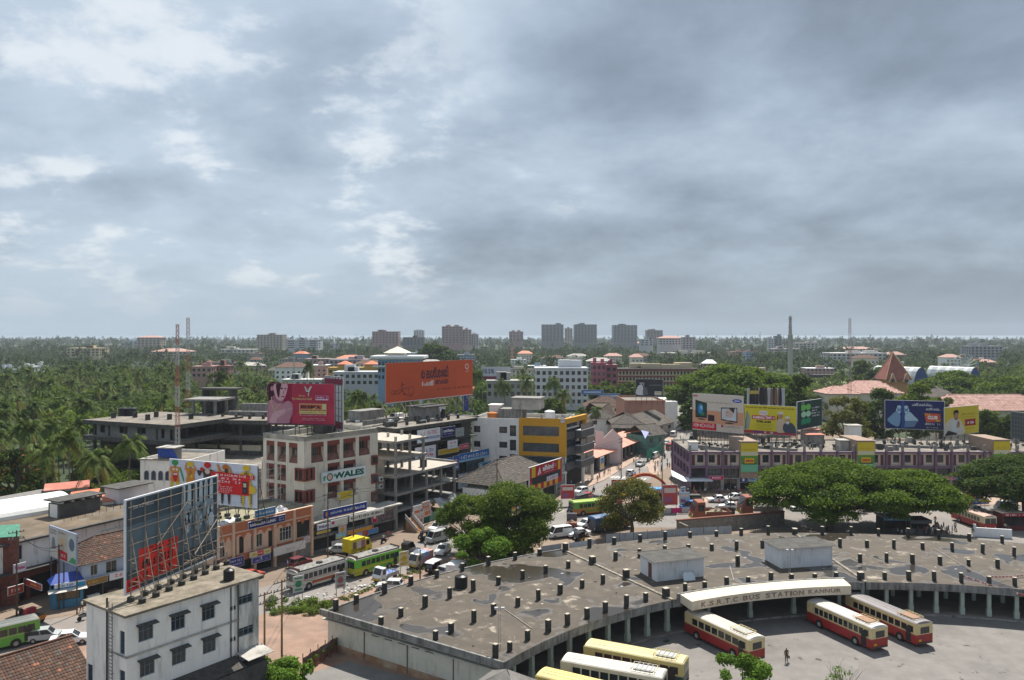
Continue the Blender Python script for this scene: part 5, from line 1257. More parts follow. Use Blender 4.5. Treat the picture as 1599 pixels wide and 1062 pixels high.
# ===== unfinished concrete frame building
cS=P(618,744,10.1);dS=unit(P(712,722,10.1)-cS);LS=(P(712,722,10.1)-cS).length
sk=building('concrete_frame_building','unfinished grey concrete frame building with open floors',cS,dS)
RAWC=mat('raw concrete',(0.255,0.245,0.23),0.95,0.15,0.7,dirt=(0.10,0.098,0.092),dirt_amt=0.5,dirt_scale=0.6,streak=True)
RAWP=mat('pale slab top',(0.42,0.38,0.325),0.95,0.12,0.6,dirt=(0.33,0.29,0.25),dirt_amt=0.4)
SD=12.0;short=LS*0.46
lev=[(3.4,LS),(6.6,LS),(10.1,LS),(13.6,short),(17.0,short)]
for i,(z,L_)in enumerate(lev):
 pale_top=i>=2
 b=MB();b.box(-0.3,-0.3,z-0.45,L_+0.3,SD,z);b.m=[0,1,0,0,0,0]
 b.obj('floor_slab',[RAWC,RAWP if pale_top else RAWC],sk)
zz=[0]+[l[0]for l in lev]
for i in range(5):
 L_=lev[i][1];xs=[0.25+(LS-0.5)*k/4 for k in range(5)]if L_>short+1 else[0.25,short*0.5,short-0.25]
 for x in xs:
  for y in(0.25,SD*0.5,SD-0.4):MB().box(x-0.22,y-0.22,zz[i]+0.002,x+0.22,y+0.22,zz[i+1]-0.452).obj('column',RAWC,sk)
for x in(0.25,short*0.5,short-0.25):
 for y in(0.25,SD*0.5):MB().box(x-0.2,y-0.2,17.003,x+0.2,y+0.2,17.9).obj('roof_stub',CONC_L,sk)
MB().box(0.1,SD-0.2,0,LS-0.1,SD-0.05,10.0).box(0.2,SD-0.3,10.1,short-0.1,SD-0.22,16.5).obj('rear_wall',CONC_D,sk)
for z in(0,3.4,6.6,10.1):MB().box(0.05,3.0,z+0.01,0.2,SD-0.5,z+(3.0 if z else 2.9)).obj('block_wall',RAWC,sk)
MB().box(LS-0.3,0.5,10.102,LS+0.2,SD,10.5).box(short+0.4,SD-0.6,10.102,LS-0.3,SD-0.1,10.6).obj('kerb',RAWC,sk)
b=MB()
for k in range(5):b.bar((0.3,-0.32,1.0+k),(LS,-0.32,1.3+k),0.03)
water_tank(Face(sk,cS,dS).world(short+2.6,2.5,0),10.1,'black water tank on the second slab of the concrete frame',0.75,1.7)
FS=Face(sk,cS,dS)
def pile(p,z,w,d,h,m,label,name='heap',cat='heap',seed=2,rz=0.0):
 t=thing(name,label,cat,(p[0],p[1],z));crumple(w,d,h,seed).obj('heap',m,t,rz=rz);return t
pile(FS.world(LS*0.82,1.2,0),6.6,4.5,2.0,1.6,mat('pale sacks',(0.4,0.37,0.3),0.9,0.3,2),'pale heap of sacks on a slab of the concrete frame',seed=8)
pile(FS.world(LS*0.7,1.8,0),3.4,8,2.5,1.5,mat('dark rubble',(0.05,0.045,0.04),0.9,0.4,2),'dark rubble heap on the lowest slab of the concrete frame',seed=9)
def leaning_sheets(label,x0,x1,z0,z1,yb,yt,n,m,x_shift=0.0,name='corrugated_sheets'):
 t=thing(name,label,'corrugated sheets',FS.world(x0,0,0),FS.ang);wd=(x1-x0)/n
 for k in range(n):
  b=MB();j=random.uniform(-0.15,0.15)
  for c in range(4):
   xa=k*wd+wd*0.97*c/4;xb=k*wd+wd*0.97*(c+1)/4;xm=(xa+xb)/2
   for(p,q,dp,dq)in((xa,xm,0,0.06),(xm,xb,0.06,0)):b.face([(p,yb-dp+j,z0),(q,yb-dq+j,z0),(q+x_shift,yt-dq+j,z1+j),(p+x_shift,yt-dp+j,z1+j)])
  b.obj('sheet',m,t)
leaning_sheets('row of leaning grey corrugated sheets before the concrete frame',LS*0.62,LS*0.98,0.05,3.5,-3.2,-0.4,7,GALV,-0.6)
leaning_sheets('two lower corrugated sheets leaning left of the main row',LS*0.34,LS*0.52,0.05,2.2,-2.6,-0.4,4,GALV,-0.3)
leaning_sheets('pale corrugated sheets leaning at the far end by the tree',LS*1.0,LS*1.2,0.05,3.0,-3.6,-0.8,4,mat('pale sheet',(0.55,0.54,0.52),0.6,0.15),-0.4)
nf=thing('green_net_fence','dark green netting fence at the foot of the concrete frame','fence',FS.world(-1.0,-3.0,0),FS.ang)
GN=mat('green netting',(0.015,0.075,0.055),0.8,0.35,1.2);GN2=mat('pale green netting',(0.10,0.22,0.18),0.8,0.35,1.2)
for k in range(8):
 b=MB();x0,x1=k*2.6,k*2.6+2.6
 for i in range(5):
  xa,xb=x0+(x1-x0)*i/5,x0+(x1-x0)*(i+1)/5;ya,yb=0.12*math.sin(i*1.9+k),0.12*math.sin((i+1)*1.9+k)
  sag=lambda x:2.2-0.35*math.sin((x-x0)/2.6*math.pi)
  b.face([(xa,ya,0.05),(xb,yb,0.05),(xb,yb,sag(xb)),(xa,ya,sag(xa))])
 b.obj('net_panel',GN if k<3 else GN2,nf);MB().bar((x0,0.1,0),(x0,0.1,2.4),0.08).obj('post',WOOD,nf)
FN=Face(sk,FS.world(0,-3.4,0)[:2],dS)
for i,(x,z,w_,h_,c,s)in enumerate(((1.4,0.5,3.0,2.0,(0.55,0.47,0.42),'~4'),(1.2,2.6,3.4,1.7,(0.62,0.6,0.6),'~14'),(4.0,3.2,2.4,1.4,(0.60,0.42,0.36),'~6'),(4.6,1.6,2.2,2.2,(0.62,0.40,0.28),'~6'))):
 sign(FN,('orange and white poster low on the green net fence','wide white poster with red capitals on the fence frame','pale red poster topmost on the fence frame','tall orange poster at the right of the fence frame')[i],(x,z,x+w_,z+h_),c,[(s,0.1,0.6,0.8,0.22,(0.4,0.05,0.04),0.03),('#',0.1,0.12,0.6,0.45,(0.5,0.16,0.06)),('#',0.65,0.15,0.9,0.5,(0.3,0.2,0.2))],0.0,thick=0.08,name='poster')
 # ===== commercial block with the orange billboard
ZG=17.5
cG=P(617,668,ZG);eG=P(735,652,ZG);dG=unit(eG-cG)
gt=building('commercial_block','weathered commercial block crowded with shop signs under the orange billboard',cG,dG)
FG=Face(gt,cG,dG);WG=(eG-cG).length;gu=FG.u
floors=[0,4.4,8.8,13.2]
wallface(FG,WG,ZG-0.8,[(0.6+k*4.6,z+0.9,4.4+k*4.6,z+3.4)for z in(4.4,8.8,13.2)for k in range(6)if 4.6*k+4.6<WG],CONC_D,depth=0.6)
FG.add('window_band',MB().box(0.1,0.62,0.1,WG-0.1,0.7,ZG-1),GLASS)
for z in(4.3,8.7,13.1):FG.add('sunshade',MB().box(-0.5,-1.5,z,WG+0.8,-0.003,z+0.2),CONC_D)
block(gt,WG,20,ZG-0.8,CONC,parapet=0,top=False,skip=('front',))
b=MB().box(-1.2,-1.4,ZG-0.8,WG+1.0,20,ZG);b.m=[0,1,0,0,0,0];b.obj('roof_slab',[CONC_D,mat('littered roof',(0.20,0.18,0.155),0.95,0.35,0.5,dirt=(0.08,0.073,0.062),dirt_amt=0.6,dirt_scale=0.5)],gt)
for k in range(7):
 for y in(1.0,4.5):MB().box(1.2+k*3.6,y,ZG+0.002,1.7+k*3.6,y+0.5,ZG+1.0).obj('roof_stub',M_STUB,gt)
rgr=random.Random(6)
for k in range(34):x,y,w_=rgr.uniform(0,WG),rgr.uniform(0,18),rgr.choice([.2,.35,.6,1.0]);MB().box(x-w_,y-w_*.6,ZG+.003,x+w_,y+w_*.6,ZG+rgr.uniform(.1,1.1)).obj('roof_clutter',[CONC,CONC_D,WHITE,M_STUB][k%4],gt)
MB().box(-1.0,9,ZG+.002,WG*.4,9.3,ZG+1.0).box(WG*.1,14,ZG+.002,WG*.4,18,ZG+2.6).obj('roof_wall',CONC,gt)
MB().box(WG*0.56,5,ZG+0.002,WG*0.86,10,ZG+3.0).obj('roof_room',CONC,gt);MB().box(WG*0.53,4.4,ZG+3.0,WG*0.89,10.5,ZG+3.25).obj('room_roof',CONC_D,gt)
MB().box(WG*0.79,4.96,ZG+0.01,WG*0.85,4.99,ZG+2.4).obj('doorway',INT,gt)
b=MB();b.face([(WG*0.76,4.9,ZG+2.9),(WG*.86,4.9,ZG+2.9),(WG*.85,4.85,ZG+2.0),(WG*.80,4.8,ZG+2.3),(WG*.78,4.85,ZG+1.4)]).obj('torn_cloth',MATS['plastic sheet white'],gt)
MB().box(WG+0.9,2,ZG-5.0,WG+6,2.6,ZG-4.6).box(WG+1.0,2,ZG-0.6,WG+6,12,ZG-0.2).box(WG+4.6,2,0,WG+5.1,2.5,ZG-0.6).obj('unfinished_wing',CONC_D,gt)
wt2=(0.72,0.72,0.74)
sign(FG,'white computer school sign with red heading below the block roof',(gu(643.5),13.55,gu(679),16.4),(0.62,0.65,0.68),[('G-TEC',0.44,0.58,0.42,0.3,(0.5,0.08,0.1),0.02),('COMPUTER EDUCATION',0.33,0.2,0.64,0.22,(0.04,0.08,0.3),0.03),('@',0.2,0.4,0.1,0.3,(0.04,0.25,0.5))],-1.6)
sign(FG,'navy sign with white Malayalam word right of the computer school sign',(gu(682),14.1,gu(702),16.3),(0.03,0.03,0.12),[('മാധ്യമം',0.1,0.45,0.8,0.32,wt2,0.05),('~5',0.1,0.2,0.7,0.12,(0.4,0.4,0.6))],-1.6)
sign(FG,'faded grey sign at the right end of the top floor',(gu(704),13.6,gu(716),15.6),(0.3,0.34,0.33),[('~6',0.15,0.4,0.7,0.2,(0.15,0.17,0.18))],-1.6)
sign(FG,'white sign with thin red heading over the yellow sign',(gu(690),11.1,gu(705),13.0),(0.66,0.66,0.68),[('~3',0.15,0.55,0.7,0.25,(0.5,0.1,0.1)),('~9',0.15,0.2,0.7,0.2,(0.2,0.2,0.3))],-1.8)
sign(FG,'mustard yellow sign tilted on the third floor',(gu(677),10.0,gu(709),11.2),(0.5,0.34,0.03),[('~14',0.08,0.25,0.7,0.45,(0.25,0.15,0.02))],-1.5)
sign(FG,'small crimson sign at the right of the third floor',(gu(710),10.4,gu(724),11.6),(0.5,0.06,0.1),[('~8',0.12,0.3,0.76,0.4,(0.7,0.6,0.6),0.03)],-1.6)
sign(FG,'white medical sign with blue and red lettering behind the concrete frame',(gu(640),9.2,gu(672),12.6),(0.62,0.62,0.66),[('~10',0.1,0.6,0.8,0.22,(0.05,0.06,0.3),0.04),('~7',0.1,0.3,0.4,0.2,(0.1,0.1,0.3),0.03),('~3',0.6,0.28,0.3,0.24,(0.5,0.05,0.05),0.04)],-1.6)
sign(FG,'long blue bank sign with white Malayalam lettering',(gu(706),7.4,gu(754),9.4),(0.03,0.14,0.42),[('#',0,0.0,1,0.22,(0.25,0.5,0.65)),('~17',0.08,0.32,0.86,0.42,wt2,0.03)],-1.9)
sign(FG,'plain blue fascia sign left of the bank emblem',(gu(672),6.9,gu(696),9.0),(0.03,0.12,0.36),[('#',0,0.0,1,0.25,(0.2,0.42,0.6))],-1.9)
sign(FG,'upright blue panel with the bank emblem',(gu(697),5.9,gu(706),9.2),(0.03,0.10,0.36),[('@',0.5,0.65,0.25,0.14,(0.6,0.35,0.35)),('#',0.1,0.1,0.9,0.28,(0.4,0.5,0.6))],-2.1)
sign(FG,'blue and white hoarding low on the commercial block',(gu(738),4.5,gu(758),6.3),(0.10,0.33,0.5),[('#',0.3,0.3,0.7,0.8,(0.03,0.08,0.3)),('#',0.05,0.2,0.2,0.8,(0.5,0.6,0.65))],-2.0)
sign(FG,'bright blue shop fascia at street level of the block',(gu(735),1.9,gu(752),3.4),(0.05,0.25,0.55),[('~5',0.3,0.3,0.4,0.35,wt2)],-2.6)
sign(FG,'orange and red shop fascia at the street corner of the block',(gu(752),2.4,gu(763),4.0),(0.55,0.14,0.05),[('~3',0.2,0.3,0.6,0.4,wt2,0.04)],-2.6)
sign(FG,'pale blue and white signs beside the leaning sheets',(gu(705),1.2,gu(719),4.6),(0.32,0.44,0.55),[('#',0.1,0.5,0.9,0.9,(0.6,0.6,0.62)),('~4',0.2,0.15,0.6,0.2,(0.1,0.1,0.2))],-2.2)
FG.add('glass_front',MB().box(gu(722),-1.2,4.5,gu(750),-1.1,8.4),GLASSB)
ob=board_px('orange_billboard','huge orange billboard with dark Malayalam lettering and a cycling cartoon',602.5,567.5,631,737.5,561,618,31.36,22.0,mat('orange print',(0.56,0.085,0.025),0.5,0.06,0.3),frame=paint((0.5,0.2,0.12)))
dk=(0.05,0.03,0.05)
ob.rect(0,0.0,1,0.018,(0.65,0.66,0.68))
ob.text('തലശ്ശേരി',0.37,0.55,0.32,0.32,dk,0.035).text('8 പോട്ട്',0.38,0.36,0.135,0.14,(0.75,0.73,0.71),0.03).text('അകലെ',0.535,0.37,0.155,0.13,dk,0.03).text('~19',0.56,0.215,0.42,0.06,(0.16,0.03,0.03),0.02)
ob.ring(0.925,0.82,0.017,0.055,0.2,(0.75,0.7,0.68),18).line([(0.925,0.76),(0.93,0.72),(0.94,0.715)],0.12,(0.75,0.7,0.68));ob.text('~8',0.90,0.66,0.05,0.035,(0.7,0.6,0.55))
ob.ring(0.075,0.26,0.022,0.045,0.1,dk,14).ring(0.26,0.27,0.028,0.10,0.09,dk,18)
ob.line([(0.055,0.22),(0.13,0.22),(0.16,0.3),(0.16,0.42),(0.165,0.5),(0.17,0.42),(0.2,0.46)],0.12,dk).line([(0.16,0.34),(0.19,0.2),(0.26,0.12),(0.28,0.2)],0.1,dk).line([(0.07,0.26),(0.16,0.34),(0.25,0.36)],0.09,dk).line([(0.16,0.3),(0.195,0.18),(0.175,0.2)],0.12,dk)
ob.posts([0.4+(ob.W-0.8)*k/10 for k in range(11)],ZG-22.0,0.13,2.2,m=STEEL,foot=0.3);ob.done()
bw=thing('blue_cloth_frame','blue cloth wrapped frame behind the orange billboard','cloth frame',ob.B.to_tuple()+(0,),FG.ang)
MB().box(-1.5,2.0,17.5,0.8,2.2,25.2).obj('blue_cloth',MATS['blue tarpaulin'],bw)
MB().bar((-1.5,1.9,ZG),(-1.5,1.9,26),0.1).bar((0.8,1.9,ZG-.5),(0.8,1.9,26),0.1).bar((-1.5,1.9,20),(0.8,1.9,20.5),0.08).bar((-1.5,1.9,23),(0.8,1.9,23.5),0.08).obj('pole',STEEL,bw)
# ===== unfinished complex with masts, left
ZU=17.3
def frame_block(name,label,A,d,W,D,tops,wall_from=0,roofm=ROOFC):
 t=building(name,label,A,d);n=max(3,int(W/5));m=max(2,int(D/6))
 for i,z in enumerate(tops):
  ov=1.2 if i>=len(tops)-2 else 0.4
  b=MB().box(-ov,-ov,z-1.0,W+ov,D+ov,z);b.m=[0,1,0,0,0,0];b.obj('floor_slab',[CONC_D,roofm if i==len(tops)-1 else CONC],t)
  zb=tops[i-1]if i else 0
  for k in range(n+1):
   for j in(0,m):
    MB().box(0.3+(W-1)*k/n,0.3+(D-1)*j/m,zb+0.003,0.9+(W-1)*k/n,0.9+(D-1)*j/m,z-1.003).obj('column',CONC_D,t)
  MB().box(0.5,D*(0.12+0.1*(i%2)),zb+0.003,W-0.5,D*(0.12+0.1*(i%2))+0.2,z-1.003).obj('inner_wall',CONC_D,t)
 return t
p0=P(142,655,ZU);p1=P(271,663,ZU)
ub=frame_block('unfinished_complex','dark unfinished concrete complex among the palms at the left',p0,p1-p0,(p1-p0).length,20,[5.5,9.5,13.5,ZU])
Fu=Face(ub,p0,p1-p0);Wu=(p1-p0).length
Fu.add('block_wall',MB().wall(Wu-1.5,ZU-1.01,[(Wu*.1,14.2,Wu*.16,16.4),(Wu*.34,14.4,Wu*.44,16.2),(Wu*.56,14.6,Wu*.66,16.2),(Wu*0.84,13.9,Wu*0.88,16.4)],0.2,13.503,0,1.5),mat('grey block wall',(0.20,0.20,0.20),0.95,0.15,0.6,dirt=(0.1,0.1,0.1),dirt_amt=0.3),off=(0,0.4,0))
Fu.add('interior',MB().box(1.6,1.2,13.51,Wu-1,1.3,ZU-0.75),INT)
for k in range(6):MB().box(2+k*Wu/7,4+(k%3)*3,ZU+0.003,2.8+k*Wu/7,4.8+(k%3)*3,ZU+1.4).obj('roof_stub',M_STUB,ub)
q0=P(268,654,ZU-0.5);q1=P(412,656,ZU-0.5)
ub2=frame_block('unfinished_wing','open unfinished concrete wing beside the lattice masts',q0,q1-q0,(q1-q0).length,22,[5.0,9.0,12.8,ZU-0.5])
MB().box(1.0,0.6,9.01,(q1-q0).length-1,0.9,10.4).obj('low_wall',mat('cream plaster',(0.55,0.5,0.38),0.9,0.1),ub2)  # low wall in a cream plaster colour
Wv=(q1-q0).length
MB().box(2,6,ZU-0.45,2.6,6.6,ZU+3.6).box(8,6,ZU-0.45,8.6,6.6,ZU+3.6).box(2,12,ZU-0.45,2.6,12.6,ZU+3.6).box(8,12,ZU-0.45,8.6,12.6,ZU+3.6).box(0.5,4.5,ZU+3.6,10,14,ZU+4.1).obj('stair_tower',CONC,ub2)
MB().box(0.2,14.5,ZU-0.45,9,18,ZU+3.5).box(-0.5,14.2,ZU+5.8,10,19,ZU+6.3).box(0.2,14.5,ZU+3.5,0.8,18,ZU+5.8).box(8,14.5,ZU+3.5,8.6,18,ZU+5.8).obj('lift_house',CONC_D,ub2)
MB().box(Wv*0.45,8,ZU-0.45,Wv-1,9,ZU+0.8).box(Wv*0.45,15,ZU-0.45,Wv-1,16,ZU+2.2).obj('roof_upstand',CONC,ub2)
for k in range(9):MB().box(Wv*0.35+k*1.8,2+5*(k%2),ZU-0.49,Wv*0.35+k*1.8+0.6,2.6+5*(k%2),ZU+0.6).obj('roof_stub',M_STUB,ub2)
pl=thing('low_plinth_roof','pale brown flat roof in front of the unfinished wing','flat roof',(q0.x,q0.y,0))
pq=[P(255,730,8)-q0,P(408,732,8)-q0,P(412,710,8)-q0,P(262,708,8)-q0]
MB().prism(pq,0,8,0,1).obj('block',[CONC,ROOFC],pl)
water_tank(P(192,649,ZU),ZU,'left of two black water tanks on the unfinished complex',1.1,2.0);water_tank(P(206,649,ZU),ZU,'right of two black water tanks on the unfinished complex',1.2,2.0)
def lattice_mast(label,p,z0,z1,w0,w1,bands,m1,m2,name='lattice_mast'):
 t=thing(name,label,'mast',(p[0],p[1],z0));H_=z1-z0
 for k in range(bands):
  b=MB();za,zb=H_*k/bands,H_*(k+1)/bands;wa,wb=w0+(w1-w0)*k/bands,w0+(w1-w0)*(k+1)/bands
  cor=lambda w_,z:[(w_/2*sx,w_/2*sy,z)for sx,sy in((-1,-1),(1,-1),(1,1),(-1,1))]
  for a,c in zip(cor(wa,za),cor(wb,zb)):b.bar(a,c,0.07)
  nb=4
  for j in range(nb):
   z_a,z_b=za+(zb-za)*j/nb,za+(zb-za)*(j+1)/nb;w_a,w_b=wa+(wb-wa)*j/nb,wa+(wb-wa)*(j+1)/nb
   A_,B_=cor(w_a,z_a),cor(w_b,z_b)
   for i in range(4):b.bar(A_[i],B_[(i+1)%4],0.04);b.bar(A_[i],A_[(i+1)%4],0.035)
  b.obj('mast_section',m1 if k%2==0 else m2,t)
 return t
RDM=mat('mast red',(0.30,0.11,0.08),0.6,0.3,2);WHM=mat('mast white',(0.36,0.36,0.36),0.6,0.15,2)
lattice_mast('red and white lattice mast on the roof by the blue tarpaulin',(-71.5,167),9.5,zat(167,506),0.8,0.45,7,RDM,WHM)
lattice_mast('taller grey and red lattice mast behind the unfinished complex',(-85,205),0,zat(205,496),1.0,0.6,9,mat('mast rust',(0.28,0.13,0.08),0.7,0.3,2),mat('mast grey',(0.33,0.34,0.35),0.6,0.2,2))
# ===== white office building with yellow corner
ZY=17.0
cY=P(882,656,ZY);lY=P(737,652,ZY);rY=P(915,648,ZY)
yb=building('yellow_corner_building','modern white office building with a bright yellow framed glass corner',lY,cY-lY)
FY=Face(yb,lY,cY-lY);WY=(cY-lY).length;yu=FY.u;FY2=Face(yb,cY,rY-cY);WY2=(rY-cY).length;yv=FY2.u
YEL=mat('yellow cladding',(0.62,0.30,0.012),0.5,0.06,0.5);GREYC=mat('grey cladding',(0.085,0.088,0.095),0.5,0.12,0.6)
xw=yu(810)
hw=[(yu(x0),z,yu(x1),z+h)for z,h in((13.3,1.6),(9.6,1.5),(6.2,1.4))for x0,x1 in((740,750),(779.5,792))]+[(yu(796),z,yu(806),z+2.7)for z in(12.6,9.0,5.4)]+[(yu(779),2.2,yu(792),4.0),(yu(796),2.0,yu(806),4.2)]
_,hw=wallface(FY,xw,ZY,hw,WHITEW)
for q in hw:window(FY,q,'two',FRAME_D,GLASS)
FY.add('floor_band',MB().box(0,-0.5,4.9,xw,-0.003,5.2),WHITEW)
fy=[(yu(816.5),12.9,yu(873),15.3),(yu(816.5),8.9,yu(873),11.1)]
_,fy=wallface(FY,WY,ZY+0.3,fy,YEL,z0=7.9,x0=xw+0.02,depth=0.35)
for q in fy:window(FY,q,'ribbon',paint((0.12,0.13,0.14)),GLASSB,depth=0.3)
for k in range(1,9):FY.add('cladding_joint',MB().box(xw+(WY-xw)*k/9-0.02,-0.012,11.3,xw+(WY-xw)*k/9+0.02,-0.003,12.7).box(xw+(WY-xw)*k/9-0.02,-0.012,15.5,xw+(WY-xw)*k/9+0.02,-0.003,17.1),paint((0.45,0.2,0.01)))
q=(yu(816.5),5.9,WY-0.3,7.6);window(FY,q,'ribbon',paint((0.12,0.13,0.14)),GLASSB,depth=0.5)
FY.add('spandrel',MB().box(xw+0.05,0.2,4.2,WY,0.3,5.9).box(xw+0.05,0.75,0,WY,0.8,7.9),mat('pale spandrel',(0.5,0.5,0.52),0.6,0.08))
for z in(5.9,):FY.add('balcony_slab',MB().box(xw+1,-1.2,4.0,WY+0.6,-0.002,4.2),WHITEW)
FY.add('corner_column',MB().cyl((WY-0.4,-0.6,0),(WY-0.4,-0.6,7.9),0.28,n=12),CONC_L)
FY2.add('yellow_frame',MB().box(0.01,-0.4,ZY-1.0,WY2,0.5,ZY+0.3).box(WY2-1.3,-0.4,8.6,WY2,0.5,ZY-1.003).box(0.01,-0.35,7.9,0.35,0.4,ZY-1.003),YEL)
FY2.add('curtain_glass',MB().box(0.3,0.5,4.2,WY2-0.2,0.6,ZY-1.0),GLASSB)
for z in(12.0,8.2,4.4):
 FY2.add('balcony',MB().box(0.42*WY2,-2.0,z,WY2+0.8,-0.42,z+1.8).box(0.36,-0.3,z,0.42*WY2,0.49,z+1.8),GREYC);FY2.add('balcony_cap',MB().box(0.42*WY2-0.1,-2.15,z+1.8,WY2+0.95,-0.4,z+2.0),paint((0.5,0.5,0.52)))
 FY2.add('balcony_glass',MB().box(0.42*WY2,-1.9,z+2.0,WY2+0.7,-1.85,z+3.5),GLASSB)
FY2.add('ground_floor',MB().box(1.0,0.5,0,WY2,0.7,4.2),INT);[FY2.add('pier',MB().box(x,-1.9,0,x+.6,-1.3,4.4),WHITEW)for x in(WY2*.55,WY2+.1)]
block(yb,WY,14,ZY,WHITEW,parapet=0.9,skip=('front',))
MB().box(yu(770),5,ZY-0.9,yu(808),10,ZY+1.9).obj('stair_head',CONC,yb);MB().box(yu(792),4.5,ZY+1.903,yu(836),10.5,ZY+4.6).obj('lift_head',CONC_L,yb);MB().box(yu(790),4.2,ZY+4.603,yu(838),10.8,ZY+4.9).obj('lift_roof',CONC,yb)
MB().box(yu(754),6,ZY-0.9,yu(770),9,ZY+2.6).box(yu(752),5.6,ZY+2.6,yu(772),9.4,ZY+2.85).obj('roof_room',WHITEW,yb)
water_tank(FY.world(yu(762),4.2,0),ZY-0.9,'orange water tank on the white office building',1.3,1.9,paint((0.5,0.18,0.05)))
for k in range(9):MB().box(WY*0.68+k*1.0,7+(k%2)*2,ZY-0.88,WY*0.68+k*1.0+0.5,7.5+(k%2)*2,ZY+0.5).obj('roof_stub',CONC_L,yb)
water_tank(FY.world(yu(852),5,0),ZY-0.9,'white water tank behind the yellow cladding',1.3,2.6,WHITE)
sign(FY,'small white roof sign at the yellow corner',(yu(876),ZY-0.6,WY,ZY+0.5),(0.6,0.58,0.6),[('~6',0.15,0.3,0.7,0.4,(0.4,0.1,0.15))],-0.2)
# ===== tiled house with red and yellow travel office front
aH=P(822,790);eH=P(870,771);dH=unit(eH-aH);WHd=(eH-aH).length
ah=building('travel_office','grey tiled house with a red and yellow chequered travel office front',aH,dH)
FH=Face(ah,aH,dH)
block(ah,WHd,11,5.6,WHITEW,top=False,skip=('front',));wallface(FH,WHd,3.2,[(0.6,0.1,3.6,2.8),(4.4,0.1,7.2,2.8),(8,0.1,WHd-0.5,2.8)],CONC_L,depth=0.5);FH.add('shop_interior',MB().box(0.1,0.55,0,WHd-0.1,0.6,5.5),INT)
MB().box(-9,2.0,0,-0.01,11,4.6).obj('side_wing',WHITEW,ah)
for k in range(2):MB().box(-6+k*3,1.95,2.2,-4.8+k*3,1.99,3.7).obj('window',GLASS,ah)
hip_roof(ah,WHd+7,12,5.6,4.2,TILE_G,x0=-8.5,y0=0.6,over=0.8,tw=0.5,th=0.5,seed=21)
RDP=(0.42,0.02,0.04);YLP=(0.62,0.42,0.02)
fb=Board('chequered_signboard','red and yellow panelled facade board with a white company name and mark',FH.world(-0.4,-0.9,0)[:2],dH,WHd+0.8,5.6,3.0,paint(RDP),thick=0.3,cat='shop sign')
fb.rect(0.06,0.56,0.17,0.98,YLP).rect(0.87,0.56,0.95,0.98,YLP).rect(0.06,0.26,0.95,0.55,(0.035,0.035,0.04))
for k in range(10):fb.rect(0.06+0.089*k,0.02,0.06+0.089*(k+1),0.25,YLP if k%2==0 else RDP)
fb.text('alhind',0.38,0.70,0.34,0.22,(0.72,0.70,0.70),0.045).text('.it',0.725,0.74,0.09,0.15,(0.6,0.3,0.3),0.01).text('~15',0.39,0.61,0.35,0.05,(0.7,0.6,0.6))
fb.poly([(0.22,0.60),(0.29,0.93),(0.33,0.62)],(0.72,0.7,0.7)).poly([(0.27,0.60),(0.29,0.75),(0.31,0.60)],RDP);fb.rect(0.5,0.22,0.86,0.42,(0.55,0.55,0.6));fb.text('~8',0.53,0.27,0.3,0.1,(0.3,0.05,0.1),0.03);fb.done()
for i,(x,w_,z0,z1_,c)in enumerate(((-7.8,1.6,0.3,3.2,(0.6,0.45,0.05)),(-5.8,3.4,0.4,3.6,(0.6,0.62,0.66)),(-2.2,1.0,0.4,3.8,(0.45,0.05,0.05)),(-1.0,1.7,1.2,3.6,(0.05,0.22,0.5)))):
 sign(FH,('yellow poster at the left of the travel office','white bank poster beside the travel office','narrow red poster beside the travel office','blue poster at the corner of the travel office')[i],(x,z0,x+w_,z1_),c,[('#',0.3,0.55,0.7,0.85,(0.1,0.1,0.4)),('#',0.1,0.15,0.9,0.4,(0.5,0.2,0.08))],-0.6,name='poster')
 # ===== old houses up the street
def house(name,label,px0,px1,ybase,depth,hw,rise,tiles,wallm,wins=3,gable=False,d=None,over=0.7,seed=30,tw=0.6):
 A=P(px0,ybase);d=unit(d)if d else unit((1,0));t=building(name,label,A,d,cat='house');Fh=Face(t,A,d);W_=Fh.u(px1)
 hs_=[(W_*(k+0.3)/wins,hw-2.2,W_*(k+0.65)/wins,hw-0.8)for k in range(wins)]
 _,hs_=wallface(Fh,W_,hw,hs_,wallm)
 for q in hs_:window(Fh,q,'two',FRAME_D,GLASS)
 block(t,W_,depth,hw,wallm,top=False,skip=('front',))
 if rise:hip_roof(t,W_,depth,hw+0.02,rise,tiles,over=over,tw=tw,th=tw,seed=seed,gable=gable)
 return t,Fh,W_
DS=(0.46,0.89)
h1,F1,W1_=house('tiled_house','white walled house with a dark hipped tile roof beyond the yellow corner',918,962,683,18,7.0,5.0,TILE_G,WHITEW,2)
h2,F2,W2_=house('timber_house','old two storey house with timber balcony and dark tile roof',958,1003,690,12,6.4,3.6,TILE_G,mat('brown plaster',(0.30,0.20,0.15),0.9,0.2),4)
F2.add('balcony',MB().box(-0.5,-1.6,3.0,W2_+0.5,-0.003,3.2).box(-0.5,-1.6,3.2,W2_+0.5,-1.5,4.2),WOOD)
tile_roof(h2,'roof_tiles',(-1,-3.0,3.0+2.2),(W2_+2,0,0),(0,3.0,1.4),TILE_G,0.6,0.6,seed=33)
for k in range(6):F2.add('post',MB().box(W2_*k/5-0.1,-2.6,0,W2_*k/5+0.1,-2.4,5.2),WOOD)
house('red_tiled_house','long low house with weathered red tile roof behind the dark roofed houses',916,982,652,16,5.0,4.2,TILE_R,CREAMW,5,tw=0.8,seed=36)
house('shop_row','row of dark tiled shops along the upper street',1012,1052,690,16,5.0,4.0,TILE_G,mat('grey plaster',(0.35,0.33,0.31),0.9,0.15),3,gable=True,d=(0.55,0.83),tw=0.7,seed=38)
house('green_net_house','old gabled house wrapped in green netting by the street',1010,1038,712,9,6.2,3.0,TILE_G,GN2,2,gable=True,d=(0.8,0.6),tw=0.6,seed=40)
